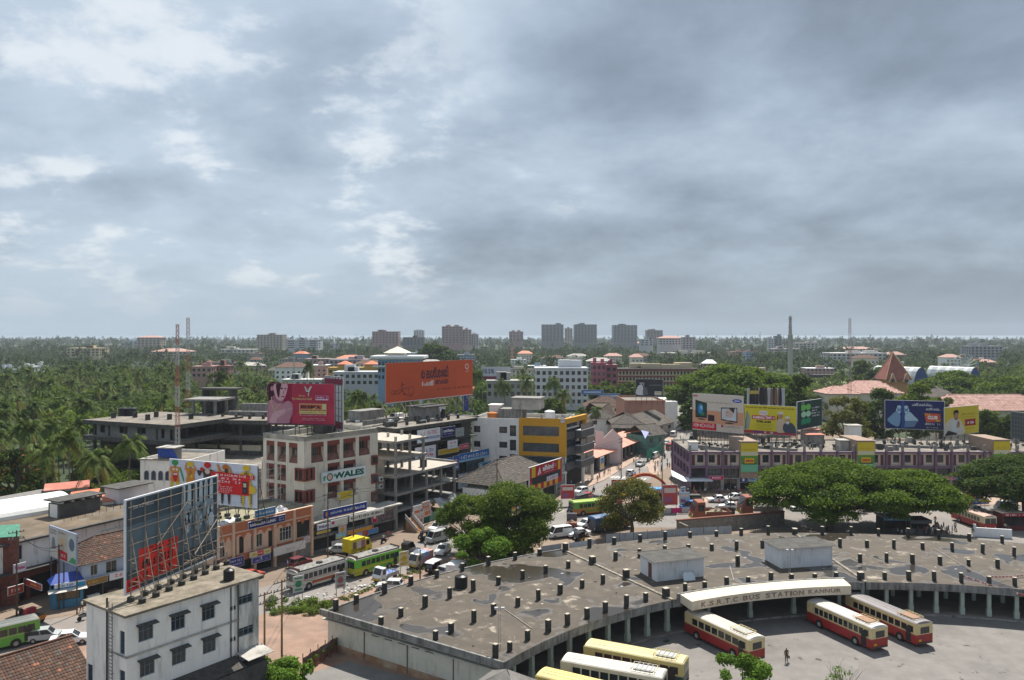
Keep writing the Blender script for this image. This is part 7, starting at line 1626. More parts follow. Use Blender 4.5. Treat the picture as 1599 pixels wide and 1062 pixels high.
small_kiosk('dark red booth with cream roof beside the red and cream bus',1583,829,4.2,3.2,3.4,mat('maroon booth',(0.13,0.03,0.03),0.7,0.15),M_CREAM,(0.32,0.03,0.04),'~11')
small_kiosk('blue and white milk booth in the shade of the big tree',1398,834,4.6,3,3.2,CONC_D,GALV,(0.12,0.3,0.5),'~3')
small_kiosk('dim grey booth next to the milk booth under the big tree',1436,834,3.6,3,2.6,CONC,CONC_D,(0.15,0.15,0.16))
small_kiosk('police aid booth with a bright blue roof by the arch',1023,788,3.4,2.6,3.2,mat('booth blue',(0.10,0.25,0.4),0.6,0.2),paint((0.10,0.3,0.55)),(0.4,0.05,0.06),'~6')
wb=building('white_low_wall','low white painted wall beyond the right end of the station roof',P(1524,838),P(1574,841)-P(1524,838),cat='wall');MB().box(0,0,0,6.0,0.3,1.7).box(-0.4,-0.1,0,-0.003,0.4,2.3).obj('wall_body',WHITE,wb)
for i,(x0,y0,w_,h_,c)in enumerate(((876,762,3.0,3.0,(0.45,0.06,0.06)),(955,748,3.2,2.4,(0.4,0.06,0.08)),(1000,752,2.4,2.2,(0.45,0.06,0.08)),(1035,772,3.2,4.2,(0.45,0.08,0.08)),(1061,770,2.2,2.4,(0.3,0.45,0.6)))):
 p=P(x0,y0+28);bd_=Board('street_hoarding',('red hoarding on the left side of the arch','red hoarding seen through the arch, left','red hoarding seen through the arch, right','tall red hoarding at the right foot of the arch','blue and white hoarding by the arcade corner')[i],p,(1,0.1),w_,h_,1.6,paint(c),thick=0.08,cat='hoarding');bd_.rect(0.1,0.6,0.9,0.85,(0.6,0.5,0.45)).rect(0.1,0.1,0.6,0.4,(0.3,0.1,0.2));bd_.posts([0.2,w_-0.2],-1.6,0.08,0.5,m=STEELD,brace=False);bd_.done()
 # ===== distant buildings
def px_at(x,d):return(x-799.5)/FPX*d
FARB=[]
def far(label,x0,x1,ytop,Y,col,floors,bays,roof=None,depth=None,name='distant_building',var=0.08,wcol=GLASS,bands=None,roofm=None,rise=4.0,top=None,fix=False):
 if not fix:Y=Y*1.7 if ytop<533 else max(Y,min((38-(floors*3.5+9))*FPX/(ytop-HOR),2200))
 X0,X1=px_at(x0,Y),px_at(x1,Y);W_=X1-X0;H_=zat(Y,ytop);D_=depth or max(10,W_*0.6)
 FARB.append((x0,x1,Y,25+floors*28));t=thing(name,label,'building',(X0,Y,0));m=mat('wall_'+'_'.join('%.2f'%c for c in col),col,0.85,var,0.05,dirt=tuple(c*0.5 for c in col),dirt_amt=0.2,dirt_scale=0.1)
 MB().box(0,0,0,W_,D_,H_).obj('walls',m,t)
 fh=min(3.6,H_/floors);wb=W_/bays;b=MB()
 for f in range(floors):
  z=H_-0.6-fh*(f+1)
  for k in range(bays):b.box(wb*(k+0.22),-0.08,z+fh*0.32,wb*(k+0.78),-0.004,z+fh*0.85)
  for k in range(max(1,int(D_/wb))):b.box(W_+0.004,wb*(k+.25),z+fh*0.32,W_+0.08,wb*(k+0.75),z+fh*0.85);b.box(-0.08,wb*(k+.25),z+fh*0.32,-0.004,wb*(k+0.75),z+fh*0.85)
 b.obj('windows',wcol,t)['kind']='stuff'
 if bands is not None:
  for f in range(floors+1):MB().box(-0.5,-0.9,H_-fh*f-0.9,W_+0.5,-0.09,H_-fh*f-0.1).obj('balcony_band',paint(bands),t)
 if roof=='hip':
  o=1.2;b=MB();rm=roofm or TILE_P[0];h=min(W_,D_)/2
  A,B,C_,D2=(-o,-o,H_),(W_+o,-o,H_),(W_+o,D_+o,H_),(-o,D_+o,H_);r0,r1=(min(h,W_*.45),D_/2,H_+rise),(W_-min(h,W_*.45),D_/2,H_+rise)
  b.face([A,B,r1,r0]).face([C_,D2,r0,r1]).face([D2,A,r0]).face([B,C_,r1]);b.obj('hip_roof',rm,t)
 else:
  MB().box(-0.3,-0.3,H_+0.003,W_+0.3,D_+.3,H_+0.5).obj('roof_edge',roofm or m,t);rgf=random.Random(int(x0*7+Y))
  for k in range(2 if top is None else top):s=rgf.uniform(0.1,0.7);MB().box(W_*s,D_*.3,H_+.5,W_*(s+0.22),D_*.6,H_+rgf.uniform(2.5,4.5)).obj('roof_house',m,t)
 return t
gr,pk,wt_,tan=(0.15,0.16,0.17),(0.30,0.165,0.15),(0.46,0.47,0.49),(0.34,0.28,0.21)
for a in(('yellow building with a dark glass centre among the palms',104,155,544,850,(0.50,0.42,0.26),3,8),('grey blue office among the palms at the left',193,223,533,760,(0.36,0.40,0.45),4,4),('beige tower block at the left horizon',214,250,527,980,tan,6,6,'hip'),('tan apartment blocks at the left horizon',401,441,523,1000,tan,8,8),('long grey and white office with ribbon windows',446,497,531,800,(0.42,0.44,0.46),4,3),('low white building right of the ribbon window office',516,548,536,850,wt_,3,5),('pinkish brown hotel with a stepped top',581,622,518,1000,pk,7,8),('slim pale tower far behind the dark shell',646,662,516,1350,wt_,9,4),('dark concrete shell beside the hotel',629,662,527,900,(0.14,0.14,0.14),4,6),('pink stepped apartment tower',690,722,510,1000,pk,10,6),('lower wing of the pink apartment tower',722,736,515,1003,(0.46,0.31,0.26),9,3),('white slab joined to the pink tower',736,747,522,1006,wt_,7,3),('small brown pink tower with rounded top',795,817,518,1200,pk,7,4),('left grey tower of the distant cluster',846,880,507,1200,gr,12,6),('beige slim tower between the grey towers',882,894,513,1350,tan,10,3),('broad grey green tower of the distant cluster',897,932,507,1150,(0.12,0.145,0.14),12,7),('right grey twin tower of the distant cluster',958,995,508,1200,gr,12,7),('brown unfinished block right of the twin tower',1010,1035,516,1250,(0.2,0.17,0.16),6,5),('white and pink hall with green roof near the horizon',1030,1068,528,760,(0.50,0.46,0.46),3,8,'hip'),('white gallery beside the green roofed hall',1000,1020,530,780,wt_,3,3),('pink mosque block with balconies near the horizon',1066,1086,527,740,(0.48,0.42,0.42),5,4),('white office left of the minaret',1200,1212,529,900,wt_,5,3),('dark grey tower left of the minaret',1210,1221,525,900,(0.17,0.19,0.21),6,2),('pale pink walls at the foot of the minaret',1208,1250,545,640,(0.48,0.42,0.41),2,5),('cream block right of the minaret',1242,1278,536,680,(0.48,0.43,0.38),4,6),('white colonnaded building with red roof beyond the stadium',1300,1385,552,600,(0.50,0.48,0.47),2,12),('red roofed upper hall behind the colonnade',1316,1370,545,620,(0.5,0.46,0.44),1,8,'hip'),('cream house with tan roof right of the colonnade',1385,1414,554,600,tan,1,4,'hip'),('grey unfinished office near the right horizon',1516,1566,541,650,(0.30,0.31,0.32),4,8),('white apartment block with many windows behind the yellow corner',836,918,576,395,(0.56,0.58,0.60),5,9),('magenta pink four storey block',925,946,568,440,(0.33,0.10,0.14),4,3),('magenta pink rear wing',946,964,571,446,(0.30,0.10,0.13),4,2),('grey shed roofed store left of the white apartment block',760,832,596,360,(0.32,0.31,0.29),2,8),('pink house with a white sheet roof among palms',299,330,573,400,(0.42,0.25,0.22),2,4),('red brick house joined to the pink house',328,357,572,410,(0.30,0.15,0.12),2,4),('long low pink school roofed in white',476,514,561,480,(0.40,0.30,0.28),2,6),('low lilac block behind the yellow houses',514,572,562,470,(0.36,0.30,0.32),2,8),('long white house with orange roof corner',520,592,582,345,wt_,2,8),('white low house behind the crimson billboard',440,500,594,330,(0.5,0.5,0.48),1,6),('white tank house beside the palms',50,64,572,420,wt_,1,2),('low shed with blue front at the left edge',-6,12,578,400,(0.42,0.46,0.52),1,2),('white sheet roof in the palms at the left',28,50,574,425,(0.5,0.5,0.5),1,3),('cream hall with orange hipped roof among palms',237,292,549,640,(0.5,0.42,0.34),2,8,'hip'),('white villa far behind the pink tower',987,1010,536,700,wt_,2,5,'hip'),('long pale house in the trees behind the school',1038,1120,552,620,(0.34,0.33,0.28),1,9),('pale low house at the left horizon',345,396,546,700,(0.5,0.48,0.44),2,8)):
 far(*a,bands=(0.40,0.26,0.24)if 'pink' in a[0]and 'tower' in a[0]else None)
sc1=far('long cream school building with brick red bands',950,1088,577,470,(0.52,0.43,0.30),3,26,depth=14,fix=True,bands=(0.20,0.06,0.045),roofm=TILE_G[1]);sc2=far('right wing of the cream school seen past the rain tree',1168,1236,586,470,(0.52,0.43,0.30),2,12,depth=14,fix=True,bands=(0.20,0.06,0.045),roofm=TILE_G[1])
for x0,x1,yt in((985,1010,568),(996,1024,573),(1055,1082,567)):p=px_at(x0,476)-sc1.location.x;MB().box(p,7,zat(470,580),px_at(x1,476)-sc1.location.x,13,zat(470,yt)).obj('roof_house',MATS['wall_0.52_0.43_0.30'],sc1)
bw1=far('blue and white building with deep white eaves and pyramid roofs',590,656,562,420,(0.22,0.36,0.52),3,12,roofm=WHITE,top=0,fix=True);L0=bw1.location.x
for x0,x1,yb_,yt in((578,662,560,556),(582,660,573,571)):MB().box(px_at(x0,418)-L0,-3,zat(418,yb_),px_at(x1,418)-L0,20,zat(418,yt)).obj('eave',WHITE,bw1)
MB().box(px_at(606,425)-L0,4,zat(425,557),px_at(632,425)-L0,14,zat(425,551)).obj('lantern',WHITEW,bw1)
a,c,z,zt_=px_at(600,425)-L0,px_at(638,425)-L0,zat(425,551),zat(425,541);b=MB();ap=((a+c)/2,9,zt_);q=[(a,1,z),(c,1,z),(c,17,z),(a,17,z)]
for i in range(4):b.face([q[i],q[(i+1)%4],ap])
b.obj('pyramid_roof',CREAMW,bw1)
for i,(x0,x1)in enumerate(((512,546),(553,588))):
 t=far(('left','right')[i]+' yellow house with orange pyramid turret',x0,x1,575,520,(0.50,0.30,0.06),3,4,top=0,fix=True);W_=px_at(x1,520)-px_at(x0,520);H_=zat(520,575)
 MB().box(W_*.45,1,H_+.5,W_*.98,9,H_+2.6).obj('turret',MATS['wall_0.50_0.30_0.06'],t);b=MB();q=[(W_*.40,0,H_+2.6),(W_*1.03,0,H_+2.6),(W_*1.03,10,H_+2.6),(W_*.40,10,H_+2.6)];ap=(W_*.72,5,H_+5)
 for j in range(4):b.face([q[j],q[(j+1)%4],ap])
 b.obj('turret_roof',ORS,t)
rh=random.Random(44);HW=[WHITEW,CREAMW,mat('pink house wall',(.42,.27,.24),.85,.1),mat('grey house wall',(.33,.32,.3),.85,.1),mat('blue house wall',(.25,.33,.42),.85,.1)];HR=[TILE_P[0],ORS,TILE_R[1],CONC_L,WHITE,TILE_G[0]]
for k in range(95):
 x=rh.uniform(300,1560)if k%3 else rh.uniform(430,1000);Y=rh.uniform(400,1000)if x<1000 else rh.uniform(520,1150)
 if any(a-12<x<c+12 and abs(Y-y_)<60 for a,c,y_,ex in FARB)or(1160<x<1345 and 500<Y<660):continue
 W_,D_,H_=rh.uniform(10,26),rh.uniform(9,16),rh.choice([6,9,12,15,17]);t=thing('town_house','small house of the town half hidden among the trees in the middle distance','house',(px_at(x,Y),Y,0),rh.uniform(-.5,.5),'small houses among the trees');FARB.append((x-W_/2/Y*FPX,x+W_/2/Y*FPX,Y,80));wm=rh.choice(HW)
 MB().box(-W_/2,0,0,W_/2,D_,H_).obj('walls',wm,t);b=MB();nw_=int(W_/3)
 for f in range(H_//3):
  for j in range(nw_):b.box(-W_/2+W_*(j+.3)/nw_,-.06,3*f+1,-W_/2+W_*(j+.7)/nw_,-.004,3*f+2.3)
 b.obj('windows',GLASS,t)['kind']='stuff';rm=rh.choice(HR)
 if k%2:q=[(-W_/2-.8,-.8,H_),(W_/2+.8,-.8,H_),(W_/2+.8,D_+.8,H_),(-W_/2-.8,D_+.8,H_)];r0,r1=(-W_*.22,D_/2,H_+3),(W_*.22,D_/2,H_+3);MB().face([q[0],q[1],r1,r0]).face([q[2],q[3],r0,r1]).face([q[3],q[0],r0]).face([q[1],q[2],r1]).obj('hip_roof',rm,t)
 else:MB().box(-W_/2-.4,-.4,H_+.003,W_/2+.4,D_+.4,H_+.4).obj('flat_roof',rm,t);MB().box(-W_*.1,2,H_+.4,W_*.2,5,H_+2.6).obj('stair_head',wm,t);MB().cyl((W_*.3,3,H_+.4),(W_*.3,3,H_+1.9),.8,n=8).obj('roof_tank',BLACK,t)
ch=thing('church','church with a steep red brick spire above pink roofs','church',(px_at(1394,400),400,0));r=5.2;BRK=mat('spire tile',(0.28,0.10,0.075),0.85,0.15,0.5);OCH=mat('ochre church wall',(0.50,0.27,0.12),0.85,0.08)
z0,z1_=zat(400,592),zat(400,550);MB().box(-r,-r,0,r,r,z0+0.5).obj('tower',OCH,ch);b=MB();q=[(-r*1.3,-r*1.3,z0),(r*1.3,-r*1.3,z0),(r*1.3,r*1.3,z0),(-r*1.3,r*1.3,z0)]
for i in range(4):b.face([q[i],q[(i+1)%4],(0,0,z1_)])
b.obj('spire',BRK,ch);b=MB()
for i in range(4):b.bar(q[i],(0,0,z1_),0.35)
b.obj('hip_rib',paint((0.5,0.36,0.2)),ch)
for x in(-r*0.66,r*0.66):
 MB().extr([(x-1.7,z0-1),(x+1.7,z0-1),(x,z0+3.2)],-r*1.3-.3,0,'y').obj('dormer_gable',OCH,ch);MB().cyl((x,-r*1.36,z0-.4),(x,-r*1.42,z0-.4),.8,n=14).obj('round_window',paint((0.05,0.06,0.07)),ch);MB().bar((x-1.9,-r*1.38,z0-1.2),(x,-r*1.38,z0+3.4),.22).bar((x+1.9,-r*1.38,z0-1.2),(x,-r*1.38,z0+3.4),.22).obj('gable_trim',CREAMW,ch)
FARB.append((1365,1425,400,90))
for i,(x0,x1,yb_,Y,dp,rise)in enumerate(((1294,1340,615,345,16,3),(1336,1408,614,352,24,5),(1478,1640,641,270,16,5.0),(1465,1505,625,330,20,5))):
 t=thing('pink_roofed_hall',('left pink tiled roof below the church','large pink hipped roof before the church spire','long pink tiled roof running out at the right','grey tiled roof rising behind the long pink roof')[i],'hall',(px_at(x0,Y),Y,0));W_=px_at(x1,Y)-px_at(x0,Y);z=zat(Y,yb_);MB().box(0,0,0,W_,dp,z).obj('walls',CREAMW,t);FARB.append((x0,x1,Y,90))
 hip_roof(t,W_,dp,z,rise,TILE_G if i==3 else TILE_P,over=1,tw=1.2,th=1.0,hip=6,seed=50+i)
for i,(x0,x1,Y)in enumerate(((1425,1478,470),(1512,1556,500))):
 t=thing('vault_tent',('white ribbed vault tent with a blue end left of the wheel','white ribbed vault tent with a blue end under the wheel')[i],'tent',(px_at(x0,Y),Y,0),0.5);W_=px_at(x1,Y)-px_at(x0,Y);H_=zat(Y,574);FARB.append((x0-10,x1+10,Y,90))
 for k in range(10):
  b=MB();y0,y1=k*3.0,k*3.0+2.9;n=12
  for j in range(n):a,c=math.pi*j/n,math.pi*(j+1)/n;b.face([(W_*.4*(1-math.cos(a)),y0,H_*math.sin(a)),(W_*.4*(1-math.cos(c)),y0,H_*math.sin(c)),(W_*.4*(1-math.cos(c)),y1,H_*math.sin(c)),(W_*.4*(1-math.cos(a)),y1,H_*math.sin(a))])
  b.obj('vault_strip',mat('tent white',(0.62,0.64,0.64),0.6,0.05)if k%2 else mat('tent grey',(0.42,0.44,0.45),0.6,0.05),t)
 MB().face([(W_*.4*(1-math.cos(math.pi*j/12)),-0.05,H_*0.97*math.sin(math.pi*j/12))for j in range(13)]).obj('end_cloth',mat('tent blue',(0.03,0.07,0.24),0.7,0.1),t)
fw=thing('ferris_wheel','white Ferris wheel standing above the tents','ferris wheel',(px_at(1507,560),560,0));rz_=zat(560,573);rr=9.2;n=20;b=MB();b2=MB()
for k in range(n):
 a,c=2*math.pi*k/n,2*math.pi*(k+1)/n
 for y in(-0.8,0.8):b.bar((rr*math.cos(a),y,rz_+rr*math.sin(a)),(rr*math.cos(c),y,rz_+rr*math.sin(c)),0.22);b2.bar((0,y,rz_),(rr*math.cos(a),y,rz_+rr*math.sin(a)),0.24)
b.obj('rim',paint((0.5,0.52,0.5)),fw);b2.obj('spokes',paint((0.6,0.62,0.6)),fw)
for k in range(n):a=2*math.pi*k/n;MB().box(rr*math.cos(a)-.6,-.6,rz_+rr*math.sin(a)-1.5,rr*math.cos(a)+.6,.6,rz_+rr*math.sin(a)-.3).obj('gondola',paint([(0.35,0.1,0.1),(0.1,0.2,0.4),(0.45,0.4,0.1)][k%3]),fw)
for sx in(-4,4):MB().bar((sx,1.4,0),(0,1.4,rz_),0.4).bar((sx,-1.4,0),(0,-1.4,rz_),0.4).obj('leg',paint((0.4,0.42,0.42)),fw)
FARB.append((1485,1530,560,90))
mn=thing('minaret','tall white minaret with an onion top at the right horizon','minaret',(px_at(1234,640),640,0));MPK=mat('minaret white',(0.34,0.33,0.32),0.8,0.06)
prof=[(3.2,0),(3.2,zat(640,525)),(3.8,zat(640,524)),(2.2,zat(640,521)),(2.0,zat(640,512)),(2.8,zat(640,511)),(2.0,zat(640,510)),(1.6,zat(640,502)),(2.6,zat(640,501)),(1.7,zat(640,500)),(2.3,zat(640,497)),(1.5,zat(640,494)),(0.15,zat(640,492))]
for i in range(len(prof)-1):MB().cyl((0,0,prof[i][1]),(0,0,prof[i+1][1]),prof[i][0]*.62,prof[i+1][0]*.62,10,caps=False).obj('drum',MPK,mn)
for(x,Y,yt,w0,nm)in((800,420,541,1.4,'lattice radio mast with dishes behind the orange billboard'),(1327,330,497,1.4,'slender red and white mast at the right horizon'),(1105,900,519,1.2,'thin far mast above the school'),(1165,900,519,1.0,'thin far mast left of the minaret'),(1187,900,518,1.4,'thin far mast nearest the minaret'),(556,900,521,1.0,'thin far mast left of the hotel'),(459,330,553,1.0,'grey lattice mast behind the crimson billboard')):
 t=lattice_mast(nm,(px_at(x,Y),Y),0,zat(Y,yt),w0,w0*0.5,7,RDM if Y==420 or x==1327 else MATS['mast grey'],WHM)
 if Y==420:
  for k in range(3):MB().cyl((0,-1.2-.2*k,zat(Y,545+6*k)),(0,-0.8,zat(Y,545+6*k)),1.0,n=12).obj('dish',paint((0.5,0.3,0.25)),t)
sheet('stadium_field',[(px_at(1160,520),520),(px_at(1345,520),520),(px_at(1345,640),640),(px_at(1160,640),640)],0.05,mat('field grass',(0.10,0.13,0.035),0.95,0.2,0.02))
sd=thing('stadium_stand','dark roofed stadium stand behind the field','stand',(px_at(1270,650),650,0))
for k in range(2):MB().box(k*34,0,4,k*34+30,10,5).obj('stand_roof',[CONC_D,CONC_L][k],sd);MB().box(k*34,9,0,k*34+30,10,4).box(k*34,1,0,k*34+.5,1.5,4).box(k*34+29,1,0,k*34+29.5,1.5,4).obj('stand_wall',INT,sd)
hb=board_px('white_hoarding','white hoarding with dark figures and maroon base behind the orange billboard',752,573,594,797,573,594,zat(380,573),zat(380,594),paint((0.45,0.47,0.5)));hb.rect(0,0,1,0.3,(0.2,0.03,0.06)).text('10.5%',0.04,0.5,0.4,0.35,(0.06,0.06,0.15),0.03);hb.posts([0.3,hb.W-.3],-zat(380,594),0.3,2,brace=False);hb.done();FARB.append((752,797,380,90))
for i,(x,y,c)in enumerate(((866,612,(0.05,0.15,0.4)),(912,618,(0.06,0.2,0.45)))):t_=board_px('blue_signboard',('blue strip sign on the white apartment block','second blue strip sign right of the apartment block')[i],x+42-i*20,y-3,y+4,x+76-i*20,y-3,y+4,zat(380,y-3),zat(380,y+4),paint(c));t_.rect(0.1,0.3,0.9,0.7,(0.4,0.5,0.6));t_.posts([0.3,t_.W-.3],-zat(380,y+4),0.2,1,brace=False);t_.done()
# ===== vegetation
def np_mesh(name,Vv,Ff,mats,mi=None):
 me=bpy.data.meshes.new(name);n,m,k=len(Vv),len(Ff),Ff.shape[1]
 me.vertices.add(n);me.vertices.foreach_set('co',Vv.astype(np.float32).ravel())
 me.loops.add(m*k);me.loops.foreach_set('vertex_index',Ff.astype(np.int32).ravel())
 me.polygons.add(m);me.polygons.foreach_set('loop_start',np.arange(0,m*k,k,dtype=np.int32))
 for x in mats:me.materials.append(x)
 if mi is not None:me.polygons.foreach_set('material_index',mi.astype(np.int32))
 me.update(calc_edges=True);return me
L_DARK=leafmat('dark leaves',(0.022,0.046,0.008),(0.072,0.118,0.016))
L_MID=leafmat('green leaves',(0.030,0.062,0.008),(0.128,0.188,0.018))
L_RAIN=leafmat('rain tree leaves',(0.030,0.064,0.006),(0.128,0.203,0.014))
L_BRIGHT=leafmat('bright leaves',(0.055,0.12,0.012),(0.15,0.26,0.03))
L_OLIVE=leafmat('olive leaves',(0.06,0.075,0.015),(0.15,0.16,0.03))
L_PALM=leafmat('palm fronds',(0.028,0.058,0.010),(0.122,0.168,0.032),0.25,0.15)
L_PALMY=leafmat('yellowing fronds',(0.09,0.10,0.02),(0.20,0.18,0.05),0.25)
BARK=mat('bark',(0.085,0.065,0.05),0.95,0.35,2.0);PBARK=mat('palm bark',(0.17,0.145,0.12),0.95,0.25,3.0)
def leaves(cl,n,s,rng,flat=0.35):
 cl=np.array(cl,float);vol=(cl[:,3]*cl[:,4]*cl[:,5])**0.7;k=rng.choice(len(cl),n,p=vol/vol.sum())
 d=rng.normal(size=(n,3));d/=np.linalg.norm(d,axis=1)[:,None];d[:,2]=np.where(d[:,2]<-0.35,-d[:,2],d[:,2])
 r=rng.uniform(0.45,1.06,n)**0.6*(1+0.16*rng.normal(size=n));c=cl[k];p=c[:,:3]+d*c[:,3:6]*r[:,None]
 nn=d*(1-flat)+rng.normal(size=(n,3))*0.55+np.array([0,0,flat]);nn/=np.linalg.norm(nn,axis=1)[:,None]
 t=np.cross(nn,rng.normal(size=(n,3)));t/=np.linalg.norm(t,axis=1)[:,None]+1e-9;b=np.cross(nn,t)
 sz=s*rng.uniform(0.6,1.35,n)[:,None];V_=np.empty((n,4,3));V_[:,0]=p-t*sz;V_[:,1]=p-b*sz*0.55;V_[:,2]=p+t*sz;V_[:,3]=p+b*sz*0.55
 return V_.reshape(-1,3),np.arange(n*4).reshape(-1,4)
def limb(b,pts,rs,n=7):
 for i in range(len(pts)-1):b.cyl(pts[i],pts[i+1],rs[i],rs[i+1],n,caps=False)
def tree_meshes(kind,R_,H_,seed,nleaf,ls,lm,extra=None):
 rng=np.random.default_rng(seed);cl=[];b=MB()
 if kind=='rain':
  for k in range(64):
   a=rng.uniform(0,2*math.pi);q=math.sqrt(rng.uniform(0.0,1.0));x,y=R_*0.9*q*math.cos(a),R_*0.9*q*math.sin(a)
   z=H_*(0.55+0.37*(1-q**2.3))+rng.normal()*0.018*H_;rr=R_*rng.uniform(0.16,0.27);cl.append((x,y,z,rr,rr,rr*0.36))
   if q>0.7:cl.append((x*1.02,y*1.02,z-H_*rng.uniform(0.1,0.24),rr*.8,rr*.8,rr*.4))
 else:
  nb={'round':40,'bush':44}.get(kind,18);cz,az_=(.50,.42)if kind=='bush' else(.53,.36)
  for k in range(nb):
   a=rng.uniform(0,2*math.pi);u=rng.uniform(-0.95,1.0);q=math.sqrt(max(0,1-u*u))*rng.uniform(0.55,0.95);rr=R_*rng.uniform(0.15,0.34)
   cl.append((R_*0.9*q*math.cos(a),R_*0.9*q*math.sin(a),H_*cz+u*H_*az_,rr,rr,rr*0.8))
 hz_=H_*(0.30 if kind=='rain' else 0.28);r0=max(0.12,H_*0.032)*(1.6 if kind=='rain' else 1)
 limb(b,[(0,0,0),(0.02*H_,0.01*H_,hz_*.5),(0,0,hz_)],[r0*1.35,r0,r0*0.9],9)
 for c in cl[::2 if kind=='rain' else 3]:
  m_=Vector((c[0]*.5,c[1]*.5,hz_+(c[2]-hz_)*(.62 if kind=='rain' else .5)));limb(b,[(0,0,hz_*0.97),m_,(c[0],c[1],c[2])],[r0*0.5,r0*0.28,r0*0.08],6)
 Vv,Ff=leaves(cl,nleaf,ls,rng,0.55 if kind=='rain' else 0.3)
 mi=None;mats=[lm]
 if extra:mats.append(extra);mi=(rng.random(nleaf)<0.05).astype(int)
 return b.mesh('trunk',BARK,True),np_mesh('crown',Vv,Ff,mats,mi)
def put_tree(meshes,label,p,s=1.0,rz=0.0,name='tree',group=None,z=0.0,sz=None):
 t=thing(name,label,'tree',(p[0],p[1],z),rz,group);t.scale=(s,s,sz or s)
 mobj('trunk',meshes[0],t);mobj('crown',meshes[1],t);return t
def tree_px(kind,label,x,yb_,wpx,ytop,seed,nleaf,ls,lm,name='tree',extra=None):
 p=P(x,yb_);H_=zat(p.y,ytop);R_=wpx/2/FPX*p.y
 return put_tree(tree_meshes(kind,R_,H_,seed,nleaf,ls,lm,extra),label,p,name=name)
tree_px('bush','large dark mango tree between the street and the station roof',804,872,152,762,1,66000,0.20,L_MID,'mango_tree')
tree_px('bush','left half of the dark street tree, a lower crown touching the mango tree',735,868,106,775,2,30000,0.20,L_MID,'mango_tree')
tree_px('loose','small bright green tree in front of the dark mango tree',752,903,92,822,3,13000,0.2,L_BRIGHT)
tree_px('bush','flowering tree with yellow blossom by the arch',986,838,106,750,4,24000,0.18,L_OLIVE,'flowering_tree',leafmat('yellow blossom',(0.45,0.26,0.02),(0.55,0.38,0.03)))
tree_px('rain','huge umbrella shaped rain tree behind the station roof',1296,828,222,721,5,110000,0.25,L_RAIN,'rain_tree')
tree_px('rain','second umbrella rain tree joined to the huge one on its right',1412,828,164,733,6,70000,0.25,L_RAIN,'rain_tree')
tree_px('rain','dark rain tree at the right edge in front of the arcade',1600,812,190,714,7,52000,0.27,L_DARK,'rain_tree')
tree_px('rain','broad bright rain tree behind the left arcade billboards',1148,668,205,571,8,36000,0.72,L_RAIN,'rain_tree')
for i,(k,x,yb_,w_,yt,m,lb_)in enumerate((('round',1255,690,62,578,L_DARK,'dark tree behind the green billboard'),('round',1322,712,82,612,L_OLIVE,'olive brown tree between the arcade billboards'),('round',1378,705,74,604,L_DARK,'dark tree left of the radio billboard'),('round',1430,700,80,596,L_MID,'dense tree directly above the radio billboard'),('round',1468,694,52,612,L_OLIVE,'olive tree over the seam of the two right billboards'),('round',1552,700,66,636,L_MID,'grey green tree right of the yellow portrait billboard'),('round',1590,705,60,645,L_DARK,'dark tree behind the far right billboard'),('rain',1488,640,100,579,L_RAIN,'bright spreading tree beside the vault tents'),('rain',1580,648,110,588,L_RAIN,'bright spreading tree at the right edge below the horizon'),('round',1344,612,40,560,L_MID,'light tree beside the slender mast'),('round',1240,640,44,596,L_BRIGHT,'pale green tree above the framed billboard'),('round',1372,618,44,572,L_DARK,'dark tree left of the church spire'),('rain',680,592,62,536,L_DARK,'dark domed tree behind the blue and white building'),('round',390,650,36,598,L_OLIVE,'yellowish tree behind the unfinished wing'),('round',22,800,92,700,L_DARK,'dark glossy tree with red blossom at the left edge'),('round',200,790,96,742,L_MID,'low spreading green tree by the lilac roof room'),('round',132,786,54,706,L_OLIVE,'rusty olive tree between the palms'),('round',165,775,56,690,L_OLIVE,'olive tree in front of the unfinished complex'),('round',60,776,60,726,L_MID,'green tree beside the dark glossy tree'),('round',862,668,46,622,L_MID,'small green tree left of the yellow corner roof'),('round',760,640,60,598,L_BRIGHT,'bright tree right of the orange billboard'),('round',985,640,60,598,L_MID,'green tree in front of the cream school'),('round',940,632,50,598,L_MID,'green tree between the white and pink blocks'),('rain',1085,690,50,622,L_DARK,'dark tree at the head of the street'),('round',400,1075,44,1020,L_BRIGHT,'leafy shrub beside the transformer'),('round',450,1082,80,1032,L_BRIGHT,'low bright bush at the bottom edge'))):
 tree_px(k,lb_,x,yb_,w_,yt,20+i,11000 if k=='rain' else 7000,0.34*max(0.55,P(x,yb_).y/190),m,'shrub' if yb_>1000 else 'tree',leafmat('red blossom',(0.4,0.06,0.02),(0.5,0.1,0.03))if x==22 else None)
nt_=put_tree(tree_meshes('loose',3.2,6.0,77,6000,0.17,L_BRIGHT),'bright leafy treetop at the bottom edge beside the left red bus',(23.2,79.0))
nt2=put_tree(tree_meshes('loose',2.0,3.6,78,500,0.12,L_BRIGHT),'sparse twiggy tree at the bottom edge of the bus yard',(34.5,81.0))
b=MB();rg=random.Random(3)
for k in range(16):
 p0_=Vector((0,0,1.2));d=Vector((rg.uniform(-1,1),rg.uniform(-.3,.3),rg.uniform(.4,1))).normalized()
 for j in range(5):p1_=p0_+d*rg.uniform(.5,.8);b.cyl(p0_,p1_,0.035-.006*j,0.03-.006*j,4,caps=False);p0_=p1_;d=(d+Vector((rg.uniform(-.5,.5),rg.uniform(-.3,.3),rg.uniform(-.1,.3)))).normalized()
b.obj('twigs',mat('dry twig',(0.25,0.19,0.14),0.9,0.2),nt2)
